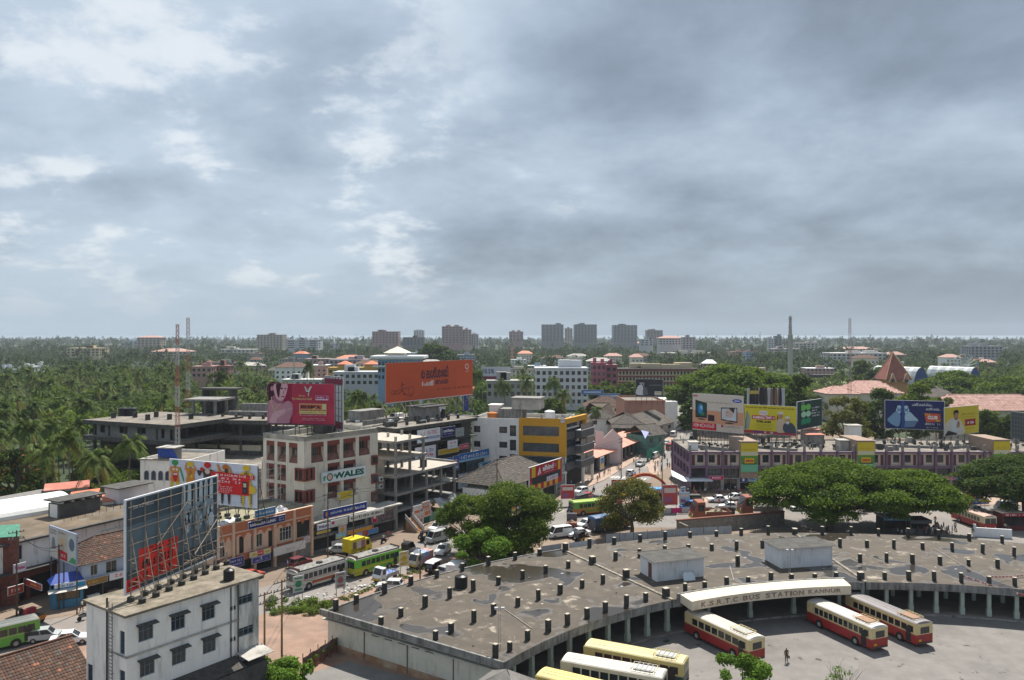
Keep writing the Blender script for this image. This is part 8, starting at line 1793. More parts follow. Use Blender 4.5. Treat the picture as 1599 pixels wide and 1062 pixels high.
def palm_arrays(seed,nf,seg,leaflets,Rf,Hh,droop=1.0):
 rng=np.random.default_rng(seed);Vv,Ff,Mi=[],[],[]
 def tri(a,b_,c,m):i=len(Vv);Vv.extend([a,b_,c]);Ff.append((i,i+1,i+2));Mi.append(m)
 lean=rng.normal(size=2)*0.04*Hh;nt_s=5;ntr=6 if leaflets else 4;rings=[]
 for k in range(nt_s+1):
  t=k/nt_s;c=np.array([lean[0]*t*t,lean[1]*t*t,Hh*t]);r=0.20*(1-0.45*t)+(0.1 if k==0 else 0)
  rings.append([c+r*np.array([math.cos(2*math.pi*j/ntr),math.sin(2*math.pi*j/ntr),0])for j in range(ntr)])
 for k in range(nt_s):
  for j in range(ntr):a,b_,c,d=rings[k][j],rings[k][(j+1)%ntr],rings[k+1][(j+1)%ntr],rings[k+1][j];tri(a,b_,c,1);tri(a,c,d,1)
 top=np.array([lean[0],lean[1],Hh])
 for f in range(nf):
  az=2*math.pi*(f*0.381966+rng.uniform(-.03,.03));el=rng.uniform(-0.35,1.25);L_=Rf*rng.uniform(.85,1.1);hd=np.array([math.cos(az),math.sin(az),0]);sd=np.array([-math.sin(az),math.cos(az),0]);pts=[]
  for k in range(seg+1):
   t=k/seg;r=L_*(t*math.cos(el)*(1-.12*t)+.0);z=L_*(t*math.sin(el)-droop*0.62*t*t*(1.2-.35*math.sin(el)));pts.append(top+hd*r+np.array([0,0,z+.15]))
  m=2 if(el<-0.15 and rng.random()<.6)else 0
  if leaflets:
   for k in range(seg):w_=0.05;tri(pts[k]-sd*w_,pts[k]+sd*w_,pts[k+1],m)
   for k in range(leaflets):
    t=0.12+0.86*(k+.5)/leaflets;i=min(seg-1,int(t*seg));q=pts[i]+(pts[i+1]-pts[i])*(t*seg-i);dr=(pts[i+1]-pts[i]);dr/=np.linalg.norm(dr);ll=L_*0.30*math.sin(math.pi*(0.12+.80*t))+.12;wd=dr*L_*0.035
    for s in(-1,1):e=q+sd*s*ll*.72+dr*ll*.45+np.array([0,0,-ll*rng.uniform(.35,.75)]);tri(q-wd,q+wd,e,m)
  else:
   for k in range(seg):
    t0_,t1_=k/seg,(k+1)/seg;w0,w1=L_*.165*math.sin(math.pi*(.12+.82*t0_)),L_*.165*math.sin(math.pi*min(1,.12+.82*t1_)*0.98)
    for s in(-1,1):a,b_,c=pts[k],pts[k+1],pts[k]+sd*s*w0+np.array([0,0,-w0*.7]);tri(a,b_,c,m);d=pts[k+1]+sd*s*w1*.8+np.array([0,0,-w1*.7]);tri(b_,d,c,m)if k%2==0 or seg<4 else None
 return np.array(Vv),np.array(Ff),np.array(Mi)
def palm_meshes(seed,H_,Rf):
 Vv,Ff,Mi=palm_arrays(seed,24,7,17,Rf,H_);tr=Ff[Mi==1];cr=Ff[Mi!=1]
 def sub(F_,nm,mats,mi=None):ids=F_.ravel();return np_mesh(nm,Vv[ids],np.arange(len(ids)).reshape(-1,3),mats,mi)
 return sub(tr,'trunk',[PBARK]),sub(cr,'crown',[L_PALM,L_PALMY],(Mi[Mi!=1]==2).astype(int))
PALMS=[palm_meshes(100+k,12.0,4.3)for k in range(4)]
near_palms=[(110,690,158,'tall palm with hanging yellow fronds above the red roof shed'),(200,692,166,'leaning crowned palm left of the arched window house'),(160,716,150,'short palm between two olive trees'),(72,706,162,'palm behind the dark glossy tree at the left'),(42,672,172,'palm rising over the left edge trees'),(864,596,330,'palm in front of the white apartment block, left one'),(884,616,300,'palm in front of the white apartment block, right one'),(822,596,340,'palm left of the white apartment block'),(742,588,330,'palm just right of the orange billboard'),(790,600,320,'palm by the grey store behind the yellow corner'),(640,622,250,'palm behind the left half of the orange billboard'),(556,622,240,'palm right of the edge on billboard'),(585,640,235,'palm between the two big roof billboards'),(700,640,260,'palm under the orange billboard'),(478,572,420,'palm by the long pink school'),(330,610,270,'palm behind the lattice masts'),(345,590,300,'palm right of the red brick house'),(1170,590,460,'palm by the school wing'),(905,640,300,'palm behind the yellow corner roof'),(930,640,290,'small palm by the red tiled house'),(1340,592,380,'palm beside the pink roofs')]
for i,(x,yc,Y,lb_)in enumerate(near_palms):
 zc=zat(Y,yc);t=put_tree(PALMS[i%4],lb_,(px_at(x,Y),Y),1.0,i*1.3,'coconut_palm','coconut palms that stand out singly');s=max(0.75,min(1.5,zc/12.0));t.scale=(min(1.15,s),min(1.15,s),zc/12.0)
rg=random.Random(12);k=0
for Y in(178,190,203,218,236,256,280):
 x=-30+rg.uniform(0,30)
 while x<(150 if Y<225 else 420):
  zc=rg.uniform(9.5,14.5);t=put_tree(PALMS[k%4],'coconut palm in the dense grove behind the barrel hall and the unfinished buildings',(px_at(x,Y)+rg.uniform(-1,1),Y+rg.uniform(-5,5)),1,rg.uniform(0,6),'coconut_palm','coconut palms of the left grove');t.scale=(1,1,zc/12.0);k+=1
  x+=rg.uniform(6.0,9.5)/Y*FPX
def scatter(name,protos,pts,mats,label=None):
 Vs,Fs,Ms,off=[],[],[],0
 for j,(Vv,Ff,Mi)in enumerate(protos):
  sel=pts[pts[:,5].astype(int)==j]
  if not len(sel):continue
  c,s=np.cos(sel[:,3]),np.sin(sel[:,3]);sc=sel[:,4]
  X=Vv[None,:,0]*c[:,None]-Vv[None,:,1]*s[:,None];Y_=Vv[None,:,0]*s[:,None]+Vv[None,:,1]*c[:,None]
  A_=np.stack([X*sc[:,None]+sel[:,0:1],Y_*sc[:,None]+sel[:,1:2],Vv[None,:,2]*sc[:,None]*sel[:,2:3]+0*X],2)
  n=len(Vv);Fa=Ff[None]+(np.arange(len(sel))*n)[:,None,None]+off;Vs.append(A_.reshape(-1,3));Fs.append(Fa.reshape(-1,Ff.shape[1]));Ms.append(np.tile(Mi,len(sel)));off+=n*len(sel)
 o=mobj(name,np_mesh(name,np.concatenate(Vs),np.concatenate(Fs),mats,np.concatenate(Ms)),kind='stuff');return o
def blob_arrays(seed,n,ls,m=0):
 rng=np.random.default_rng(seed);cl=[(0,0,7.5,4,4,3.2)]+[(4*math.cos(a),4*math.sin(a),5.8+rng.uniform(-1,2),3,3,2.4)for a in rng.uniform(0,6.28,5)]
 Vv,Ff=leaves(cl,n,ls,rng,0.4);F3=np.concatenate([Ff[:,[0,1,2]],Ff[:,[0,2,3]]]);return Vv,F3,np.full(len(F3),m)
TOWNPOLY=[(-112,60),(150,30),(190,120),(190,232),(128,330),(112,420),(58,420),(30,330),(-2,262),(-45,232),(-62,238),(-118,222)]
def inside(x,y,poly):
 c=False;n=len(poly)
 for i in range(n):
  (x0,y0),(x1,y1)=poly[i],poly[(i+1)%n]
  if(y0>y)!=(y1>y)and x<(x1-x0)*(y-y0)/(y1-y0)+x0:c=not c
 return c
def forest(Y0,Y1,lat,dep,seed,nproto,hgt,pal,sc):
 rng=np.random.default_rng(seed);out=[];Y=Y0
 while Y<Y1:
  hw_=0.72*Y+15;x=-hw_+rng.uniform(0,lat)
  while x<hw_:
   yy=Y+rng.uniform(-.5,.5)*dep;xx=x+rng.uniform(-.35,.35)*lat;pxx=799.5+FPX*xx/yy;x+=lat*rng.uniform(.7,1.3)
   if Y<440 and inside(xx,yy,TOWNPOLY):continue
   if 1165<pxx<1345 and 515<yy<655:continue
   if any(a-4<pxx<c+4 and yb_-ex<yy<yb_+25 for a,c,yb_,ex in FARB):continue
   nz=noise.noise(Vector((xx*.006,yy*.006,seed)));pp=pal(pxx,yy)+nz*0.5
   j=rng.integers(0,nproto[0])if rng.random()<pp else nproto[0]+rng.integers(0,nproto[1])
   out.append((xx,yy,rng.uniform(*hgt)*(1+.35*nz),rng.uniform(0,6.28),sc*rng.uniform(.8,1.25),j))
  Y+=dep
 return np.array(out)
palprob=lambda x,y:0.58 if x<480 else(0.2 if y<900 else 0.5)
MATF=[L_PALM,PBARK,L_PALMY,L_MID,L_DARK];L_FP=leafmat('far palm fronds',(0.016,0.032,0.010),(0.062,0.085,0.026),0.2,0.05);L_FB=leafmat('far broadleaf',(0.014,0.030,0.007),(0.05,0.078,0.015),0.25,0.03)
MATG=[L_FP,PBARK,L_FP,L_FB,L_DARK]
pr1=[palm_arrays(200+k,17,4,0,4.4,10.5)for k in range(4)]+[blob_arrays(210+k,230,0.66,3+k%2)for k in range(4)]
scatter('palm_grove',pr1,forest(236,620,8.2,11,1,(4,4),(.65,1.3),palprob,1.0),MATF)
pr2=[palm_arrays(220+k,10,2,0,4.6,10.5)for k in range(3)]+[blob_arrays(230+k,52,1.3,3+k%2)for k in range(3)]
scatter('far_wood',pr2,forest(625,1500,10.5,22,2,(3,3),(.65,1.4),palprob,1.05),MATG)
pr3=[palm_arrays(240+k,7,2,0,4.8,10.5)for k in range(2)]+[blob_arrays(250+k,26,2.1,3+k%2)for k in range(3)]
scatter('horizon_wood',pr3,forest(1510,4100,19,92,3,(2,3),(.55,1.75),palprob,1.35),MATG)
rng=np.random.default_rng(5);cl=[]
for k in range(44):p=P(rng.uniform(420,520),0+rng.uniform(938,962));cl.append((p.x,p.y,.15,rng.uniform(.4,1.0),rng.uniform(.3,.8),rng.uniform(.3,.8)))
for k in range(22):p=P(rng.uniform(535,690),0);p=P(535+k*7,938-k*2.7+rng.uniform(-3,3));cl.append((p.x,p.y,.1,.5,.4,.3))
Vv,Ff=leaves(cl,9000,0.13,rng);Vv[:,2]=np.abs(Vv[:,2]);mobj('weeds',np_mesh('weeds',Vv,Ff,[L_BRIGHT,L_OLIVE],(rng.random(len(Ff))<.45).astype(int)),kind='stuff')
b=MB();rg=random.Random(8)
for k in range(120):
 t=rg.random();p=P(430+110*t,955-32*t+rg.gauss(0,4))if k%2 else P(540+45*t,925-12*t+rg.gauss(0,4));s=rg.uniform(.06,.22);b.box(p.x-s,p.y-s,0,p.x+s*rg.uniform(.4,1),p.y+s,s*rg.uniform(.4,1.2),rg.randrange(3))
b.obj('rubble',[paint((0.36,0.32,0.28)),paint((0.22,0.19,0.16)),paint((0.5,0.5,0.5))],kind='stuff')
# ===== vehicles
CARP={}
def carpaint(c):
 return mat('carpaint_%.2f_%.2f_%.2f'%c,c,0.42,0.08,1.0,spec=0.35,coat=0.0,dirt=(0.25,0.2,0.16),dirt_amt=0.12)
def wheel_me(r,w_):return cached(('tyre',r,w_),lambda:MB().cyl((0,-w_/2,0),(0,w_/2,0),r,n=14).mesh('tyre',RUBBER)),cached(('rim',r,w_),lambda:MB().cyl((0,-w_/2-.015,0),(0,w_/2+.015,0),r*0.55,n=10).mesh('rim',paint((0.33,0.3,0.28))))
def wheels(t,xs,y,r,w_):
 a,c=wheel_me(r,w_)
 for x in xs:
  for s in(-1,1):o=mobj('wheel',a,t,loc=(x,s*y,r));mobj('rim',c,o)
def place(name,label,cat,front,rear,near,W_,group=None,Lfix=None):
 d=front-rear;f=d.normalized();n=Vector((-f.y,f.x))*(1 if near=='L' else-1);c=(front+rear)/2-n*W_/2
 return thing(name,label,cat,(c.x,c.y,0.02),math.atan2(f.y,f.x),group),(Lfix or d.length)
def bus(label,fp,rp,near,lower,upper,roof,stripe=None,carrier=True,L_=None,nw=8,z=0.0,spare=True,name='bus',open_roof=False):
 t,L_=place(name,label,'bus',P(*fp,z),P(*rp,z),near,2.5,'buses',L_);h=L_/2;W=1.25;zb,zw0,zw1,zr=0.42,1.66,2.46,2.85
 lo,up,rf=carpaint(lower),carpaint(upper),mat('busroof_%.2f%.2f'%roof[:2],roof,0.6,0.08,0.8,dirt=(0.3,0.27,0.22),dirt_amt=0.3)
 b=MB()
 b.box(-h,-W,zb,h,W,zw0-0.08);b.obj('lower_body',lo,t)
 xs0,xs1=-h+0.5,h-1.3;ww=(xs1-xs0)/nw;holes=[(xs0+ww*k+ww*.07,zw0,xs0+ww*(k+.93),zw1)for k in range(nw)]
 for s in(-1,1):
  bm_=MB().wall(h,zr,holes,0.06*1,zw0-.08,0,-h);bm_.xform(Matrix.Translation((0,-W,0)))if s<0 else bm_.xform(Matrix(((1,0,0,0),(0,-1,0,W),(0,0,1,0),(0,0,0,1))))
  bm_.obj('window_band',up,t)
  for q in holes:
   g=cached(('bwin',rnd(q[2]-q[0])),lambda:MB().box(0,-.015,0,q[2]-q[0],.015,zw1-zw0).mesh('window',GLASS));mobj('window',g,t,loc=(q[0],s*(W-.06),zw0))
 for x,nm in((h,'front_panel'),(-h,'rear_panel')):
  sg=1 if x>0 else-1
  MB().box(x-sg*.08,-W+.003,zw0-.08,x,W-.003,zr).obj(nm,up,t)
  if sg>0:
   MB().box(x+.004,-W+.15,zw0-.15,x+.03,-.04,zw1+.1).box(x+.004,.04,zw0-.15,x+.03,W-.15,zw1+.1).obj('windscreen',GLASS,t)
   for y in(-.95,.95):MB().cyl((x,y,.85),(x+.05,y,.85),.13,n=10).obj('headlight',paint((0.6,0.6,0.55)),t)
  else:
   MB().box(x-.03,-.7,zw0+.02,x-.004,.7,zw1).obj('rear_window',GLASS,t);MB().box(x-.03,-.05,zw0+.02,x-.031,.05,zw1)
   for y in(-1,1):MB().box(x-.04,y*1.05-.08,.75,x-.004,y*1.05+.08,1.0).obj('tail_light',paint((0.45,0.1,0.02)),t)
   MB().box(x-.03,.55,.75,x-.004,1.0,1.0).obj('number_plate',paint((0.6,0.42,0.03)),t)
 MB().box(-h-.06,-W+.1,.42,-h-.001,W-.1,.62).box(h+.001,-W+.1,.42,h+.09,W-.1,.66).obj('bumper',STEELD,t)
 n=7;b=MB();pr=[(W*math.cos(math.pi*k/n),zr+.26*math.sin(math.pi*k/n))for k in range(n+1)]
 for k in range(n):(y0,z0),(y1,z1_)=pr[k],pr[k+1];b.face([(-h+.12,y0,z0),(h-.12,y0,z0),(h-.12,y1,z1_),(-h+.12,y1,z1_)])
 for x,xe in((h-.12,h),(-h+.12,-h)):
  for k in range(n):(y0,z0),(y1,z1_)=pr[k],pr[k+1];b.face([(x,y0,z0),(xe,y0*.97,zr),(xe,y1*.97,zr),(x,y1,z1_)])
 b.obj('roof',rf,t)
 wheels(t,(h-2.2,-h+2.6),W-.1,.5,.3)
 for s in(-1,1):
  for x in(h-2.2,-h+2.6):MB().cyl((x,s*(W-.02),.5),(x,s*(W+.006),.5),.62,n=14).obj('wheel_arch',BLACK,t)
  MB().box(-h+.02,s*W,zw0-.16,h-.02,s*(W+.012),zw0-.1).obj('trim_strip',paint(stripe or(0.5,0.42,0.25)),t)
  if stripe:MB().box(-h+.8,s*W,.75,h-2.8,s*(W+.01),1.15).obj('paint_flash',paint(stripe),t)
 MB().box(-h+.9,W+.002,.5,-h+1.7,W+.012,2.3).obj('door',INT,t)
 if carrier:
  b=MB()
  for y in(-.8,.8):b.bar((-h+.9,y,3.32),(-h+3.4,y,3.32),.05)
  for k in range(6):b.bar((-h+.9+.5*k,-.8,3.3),(-h+.9+.5*k,.8,3.3),.04);b.bar((-h+.9+.5*k,-.8,3.05),(-h+.9+.5*k,-.8,3.32),.04);b.bar((-h+.9+.5*k,.8,3.05),(-h+.9+.5*k,.8,3.32),.04)
  b.obj('roof_carrier',paint(upper),t);MB().box(-h+1.1,-.7,3.12,-h+3.2,.7,3.18).obj('carrier_sheet',paint((0.42,0.44,0.45)if spare else(0.35,0.2,0.16)),t)
 if open_roof:MB().cyl((-.3,0,3.1),(-.3,0,3.3),.5,n=14).obj('spare_tyre',RUBBER,t);MB().box(-h+.3,-W+.1,zr+.2,h-.5,W-.1,zr+.27).obj('roof_mat',CONC,t);MB().box(h-.7,-W+.1,zr+.15,h-.6,W-.1,zr+.55).box(-h+.3,-W+.1,zr+.15,-h+.4,W-.1,zr+.5).obj('roof_rail',paint((0.2,0.13,0.1)),t)
 for k in range(3):y=-.55+.55*k;MB().bar((-h+.5,y,zr+.275-abs(y)*.06),(h-.5,y,zr+.275-abs(y)*.06),.03,.02).obj('roof_rib',paint(tuple(c*.75 for c in roof)),t)
 return t
RB,CRB=(0.30,0.022,0.022),(0.62,0.50,0.26)
bus('left red and cream bus parked nose in under the station name board',(1069,990),(1170,1040),'L',RB,CRB,(0.56,0.50,0.42),nw=8)
bus('middle red and cream bus with rusty roof carrier in the bus yard',(1260,972),(1362,1020),'L',RB,CRB,(0.50,0.48,0.45),nw=11,spare=False)
bus('right red and cream bus with dark grey roof sheet in the bus yard',(1320,962),(1432,1013),'L',RB,CRB,(0.22,0.20,0.20),nw=10,spare=False)
GB=(0.03,0.06,0.045)
bus('dark green bus with cream yellow roof, furthest of the three by the roof corner',(911,1006),(1067,1035),'L',GB,(0.50,0.42,0.16),(0.62,0.53,0.27),z=3.1,nw=9)
bus('bus with white roof and red rear patch, middle of the three by the roof corner',(875,1029),(1034,1057),'L',(0.2,0.05,0.04),(0.6,0.55,0.45),(0.62,0.58,0.50),z=3.1,nw=9)
pf=P(835,1052,3.1);k1=bus('bus with bright yellow roof nearest the bottom edge',(835,1052),(990,1090),'L',GB,(0.55,0.45,0.12),(0.66,0.52,0.19),z=3.1,nw=9,carrier=False)
bus('white bus with red flashes leaving on the main street',(463,927),(543,902),'L',(0.5,0.48,0.42),(0.52,0.5,0.46),(0.2,0.19,0.18),(0.42,0.09,0.04),False,nw=9,open_roof=True)
bus('lime green and yellow bus following the white bus',(557,904),(624,884),'L',(0.42,0.40,0.03),(0.15,0.5,0.03),(0.36,0.33,0.28),(0.1,0.36,0.05),False,L_=9.6,nw=8,open_roof=True)
bus('green and orange bus crossing the junction',(896,807),(958,801),'L',(0.42,0.16,0.04),(0.12,0.34,0.05),(0.30,0.42,0.06),(0.14,0.28,0.04),False,nw=8)
bus('dark blue bus half hidden by the flowering tree',(930,834),(988,824),'L',(0.05,0.05,0.08),(0.04,0.12,0.3),(0.12,0.2,0.36),(0.45,0.14,0.04),False,nw=8)
bus('red and cream bus with pink roof waiting by the dark red booth',(1535,830),(1487,812),'R',RB,(0.62,0.55,0.36),(0.52,0.33,0.27),L_=10.2,nw=9)
bus('green bus at the left edge of the picture',(-58,1032),(40,1008),'L',(0.10,0.32,0.04),(0.12,0.3,0.05),(0.16,0.17,0.16),None,False,L_=9.5,nw=8)
def car_proto(kind):
 hs={'hatch':[(-1.85,.3),(1.85,.3),(1.88,.62),(1.75,.78),(.95,.92),(-1.75,.95),(-1.88,.6)],'sedan':[(-2.1,.3),(2.1,.3),(2.12,.6),(2.0,.76),(1.0,.9),(-1.35,.92),(-2.05,.86),(-2.12,.6)],'van':[(-2.1,.3),(2.05,.3),(2.1,.7),(2.0,1.0),(-2.1,1.05),(-2.14,.6)]}[kind]
 cb={'hatch':(-1.72,.85,-1.45,.25,1.45),'sedan':(-1.4,.95,-.85,.25,1.42),'van':(-2.1,1.75,-2.0,1.15,1.95)}[kind]
 W=.82;b=MB();n=len(hs);i=len(b.v)
 for y,ins in((-W,.05),(-W+.1,0),(W-.1,0),(W,.05)):b.v+=[(x*(1-ins*.4),y,z+(ins*.9 if z<.5 else-ins*.5))for x,z in hs]
 for r in range(3):
  for k in range(n):k2=(k+1)%n;b.f.append((r*n+k,r*n+k2,(r+1)*n+k2,(r+1)*n+k));b.m.append(0)
 b.f+=[tuple(range(n))[::-1],tuple(range(3*n,4*n))];b.m+=[0,0]
 x0,x1,t0_,t1_,zt_=cb;z0=.88 if kind!='van' else 1.0;wt=W*.8;g=MB();q=[(x0,-W+.06),(x1,-W+.06),(x1,W-.06),(x0,W-.06)];p=[(t0_,-wt),(t1_,-wt),(t1_,wt),(t0_,wt)]
 for k in range(4):k2=(k+1)%4;g.face([(*q[k],z0),(*q[k2],z0),(*p[k2],zt_-.04),(*p[k],zt_-.04)])
 rf=MB();rf.box(t0_-.03,-wt-.02,zt_-.05,t1_+.03,wt+.02,zt_)
 for k in range(4):rf.bar((*q[k],z0),(*p[k],zt_-.03),.09)
 for s in(-1,1):rf.bar(((x0+x1)/2,s*(W-.05),z0),((t0_+t1_)/2,s*(wt+.01),zt_-.03),.08)
 if kind=='van':g.v=[v for v in g.v];rf.box(-1.95,-W+.04,z0,-.2,-W+.07,zt_-.3).box(-1.95,W-.07,z0,-.2,W-.04,zt_-.3)
 xf=max(x for x,z in hs);lp=MB()
 for s in(-1,1):lp.box(xf-.06,s*.6-.15,.58,xf+.01,s*.6+.15,.72)
 tl=MB()
 for s in(-1,1):tl.box(-xf-.01,s*.64-.12,.62,-xf+.05,s*.64+.12,.84)
 return{'body':b.mesh('body',WHITE),'cabin_glass':g.mesh('cabin_glass',GLASS),'roof':rf.mesh('roof',WHITE),'headlights':lp.mesh('headlights',paint((0.6,0.6,0.58))),'tail_lights':tl.mesh('tail_lights',paint((0.4,0.02,0.02))),'x':xf*.62}
PROTO={k:car_proto(k)for k in('hatch','sedan','van')}
def car(kind,label,x,y,ang,col,s=1.0,group='cars in the street'):
 p=P(x,y);t=thing('car' if kind!='van' else 'van',label,'car' if kind!='van' else 'van',(p.x,p.y,.02),R(ang),group);t.scale=(s,s,s);pr=PROTO[kind]
 for k in('body','cabin_glass','roof','headlights','tail_lights'):
  o=mobj(k,pr[k],t)
  if k in('body','roof'):setmat(o,[carpaint(col)])
 wheels(t,(-pr['x'],pr['x']),.74,.3,.18);return t
SU=math.degrees(math.atan2(U.y,U.x));wh_,sv,rdc,bkc=(0.68,0.69,0.70),(0.36,0.38,0.38),(0.30,0.02,0.03),(0.02,0.02,0.025)
for a in(('hatch','maroon car parked before the clinic shops',468,884,SU,(0.14,0.02,0.03)),('sedan','old silver car parked by the podium stairs of the office building',532,864,SU-60,sv),('hatch','silver hatchback parked on the earth lot by the station roof',609,921,SU+120,(0.5,0.51,0.52)),('sedan','white car with dark windows beside the loaded mini truck',692,864,SU-160,wh_),('van','silver people carrier behind the mango tree',683,846,SU+170,sv),('hatch','white car parked by the green net fence',683,829,SU+180,wh_),('hatch','white hatchback coming down past the travel office',907,771,SU+170,wh_),('hatch','red car in the junction queue',918,779,SU+10,rdc),('van','dark grey jeep in the junction queue',905,787,SU+175,(0.07,0.075,0.08)),('sedan','grey car behind the red one in the junction queue',935,783,SU,(0.12,0.13,0.14)),('sedan','white saloon beside the dark blue bus',915,823,SU+165,wh_),('sedan','white saloon behind the black auto rickshaw',903,838,SU+150,wh_),('van','white van half hidden by the mango tree',874,839,SU+150,wh_),('sedan','white saloon parked side on before the arcade',1121,784,180,wh_),('sedan','white car parked nose out before the left tower',1146,781,200,wh_),('sedan','white saloon partly behind the second lorry',1139,795,170,wh_),('van','blue van by the magenta road divider',1078,797,185,(0.04,0.14,0.42)),('van','dark jeep behind the blue van',1078,787,180,(0.08,0.08,0.07)),('van','black car with rounded tail between the lorries',1129,807,175,bkc),('hatch','white hatchback before the watch shop',1494,779,80,wh_),('hatch','bright red hatchback right of the white one',1519,779,80,(0.45,0.03,0.03)),('van','white car glimpsed under the big rain tree',1367,797,10,wh_),('hatch','silver car behind the parked bus at the left',72,1000,20,sv),('sedan','white car in front of the silver one at the left',110,1005,20,wh_),('hatch','red car hidden behind the white house roof',392,905,SU,(0.4,0.06,0.04)),('hatch','silver car parked under the white canopy truck',700,897,SU,sv),('van','white van up the busy street',1052,682,65,wh_),('hatch','pale car up the busy street',1060,672,65,sv),('hatch','white car far up the busy street',1064,660,60,wh_),('van','pale blue van far up the busy street',1082,690,240,(0.3,0.38,0.45)),('hatch','silver car leaving the top of the street',1070,650,60,sv),('hatch','grey car before the right arcade shops',1440,782,90,sv)):
 car(*a,s=1.08)
for k,(x,y,an)in enumerate(((985,742,62),(1000,728,242),(1022,716,62),(1016,700,240),(1040,694,62),(1046,702,62),(1060,694,242),(1250,797,5),(1205,800,182),(1290,800,4),(1520,800,185),(1570,797,182))):car(('hatch','sedan','van')[k%3],('white hatchback driving up past the zebra stripes','silver saloon coming down to the zebra stripes','pale van beside the green hoarding','dark hatchback coming down the upper street','white saloon far up the main street','red van in the upper street','silver hatchback in the narrow top of the street','white saloon on the road right of the lorries','grey van behind the stone wall end','white hatchback entering the shade of the rain tree','silver saloon on the road right of the rain tree','white van on the road by the right edge')[k],x,y,an,(wh_,sv,wh_,bkc,wh_,rdc,sv,wh_,sv,wh_,sv,wh_)[k],s=1.05)
def truck(label,x,y,ang,cabc,bedc,kind,s=1.0,load=None):
 p=P(x,y);t=thing('mini_truck' if s<1.5 else 'lorry',label,'truck',(p.x,p.y,.02),R(ang),'trucks in the street');t.scale=(s,)*3;cp=carpaint(cabc)
 MB().extr([(-.0,.35),(.95,.35),(1.05,.8),(.95,1.05),(.62,1.78),(-.0,1.8)],-.72,.72,'y').obj('cab',cp,t);MB().face([(.985,-.62,1.06),(.985,.62,1.06),(.67,.58,1.7),(.67,-.58,1.7)]).obj('windscreen',GLASS,t)
 for sg in(-1,1):MB().box(.12,sg*.722,1.05,.62,sg*.735,1.6).obj('side_window',GLASS,t);MB().cyl((1.03,sg*.5,.68),(1.08,sg*.5,.68),.1,n=8).obj('headlight',paint((.6,.6,.55)),t)
 MB().box(1.0,-.68,.36,1.1,.68,.55).obj('bumper',paint((.5,.33,.05)),t);MB().box(-2.2,-.74,.55,-.06,.74,.64).obj('bed',paint(bedc),t)
 b=MB()
 for sg in(-1,1):b.box(-2.2,sg*.74-.02,.64,-.06,sg*.74+.02,1.0)
 b.box(-2.22,-.74,.64,-2.18,.74,1.0);b.obj('side_boards',paint(bedc),t);wheels(t,(-1.6,.55),.62,.3,.2)
 if kind=='box':MB().box(-2.2,-.76,.65,-.08,.76,2.05).obj('cargo_box',cp,t);[MB().box(x0,-.772,.95,x0+.55,-.763,1.75).obj('poster',paint(c),t)for x0,c in((-2.0,(.2,.1,.1)),(-1.3,(.5,.45,.42)),(-.7,(.35,.1,.2)))]
 if kind=='load':
  for k,c in enumerate(((.45,.2,.3),(.5,.25,.2),(.35,.25,.42),(.5,.28,.22),(.3,.36,.55),(.32,.4,.6))):MB().box(-2.1+.68*(k%3),-.8,.66+.62*(k//3),-1.46+.68*(k%3),.8,1.26+.62*(k//3)).obj('bale',paint(c),t)
  o=crumple(1.2,1.0,.75,6).obj('sack',WHITE,t,loc=(.1,0,1.78))
 if kind=='sand':crumple(2.1,1.4,.5,7).obj('load',paint(load or(.3,.25,.18)),t,loc=(-1.15,0,.75))
 return t
truck('white mini truck with blue sheets in its open bed',597,908,SU+180,wh_,(.4,.4,.38),'sand',1.25,(.25,.33,.6));truck('cream mini truck piled with pink and blue bales',652,886,SU+180,(.55,.5,.38),(.4,.35,.3),'load',1.3)
truck('yellow box van covered with posters beside the podium',564,864,SU,(.58,.46,.02),(.58,.46,.02),'box',1.5);truck('white box truck roof showing beside the station roof',716,902,SU+20,wh_,(.55,.4,.08),'box',1.35)
truck('red brown open truck beside the mango tree',893,822,SU+30,(.1,.1,.12),(.25,.08,.05),'sand',1.4,(.3,.2,.15));truck('orange brown lorry with covered load behind the stone wall',1098,815,182,(.27,.08,.04),(.22,.08,.05),'sand',2.4,(.27,.24,.17));truck('second orange brown lorry with pale load',1172,806,182,(.24,.08,.05),(.25,.2,.17),'sand',2.4,(.35,.36,.33));truck('yellow truck front beyond the flowering tree',958,815,178,(.5,.35,.05),(.3,.2,.1),'sand',1.8)
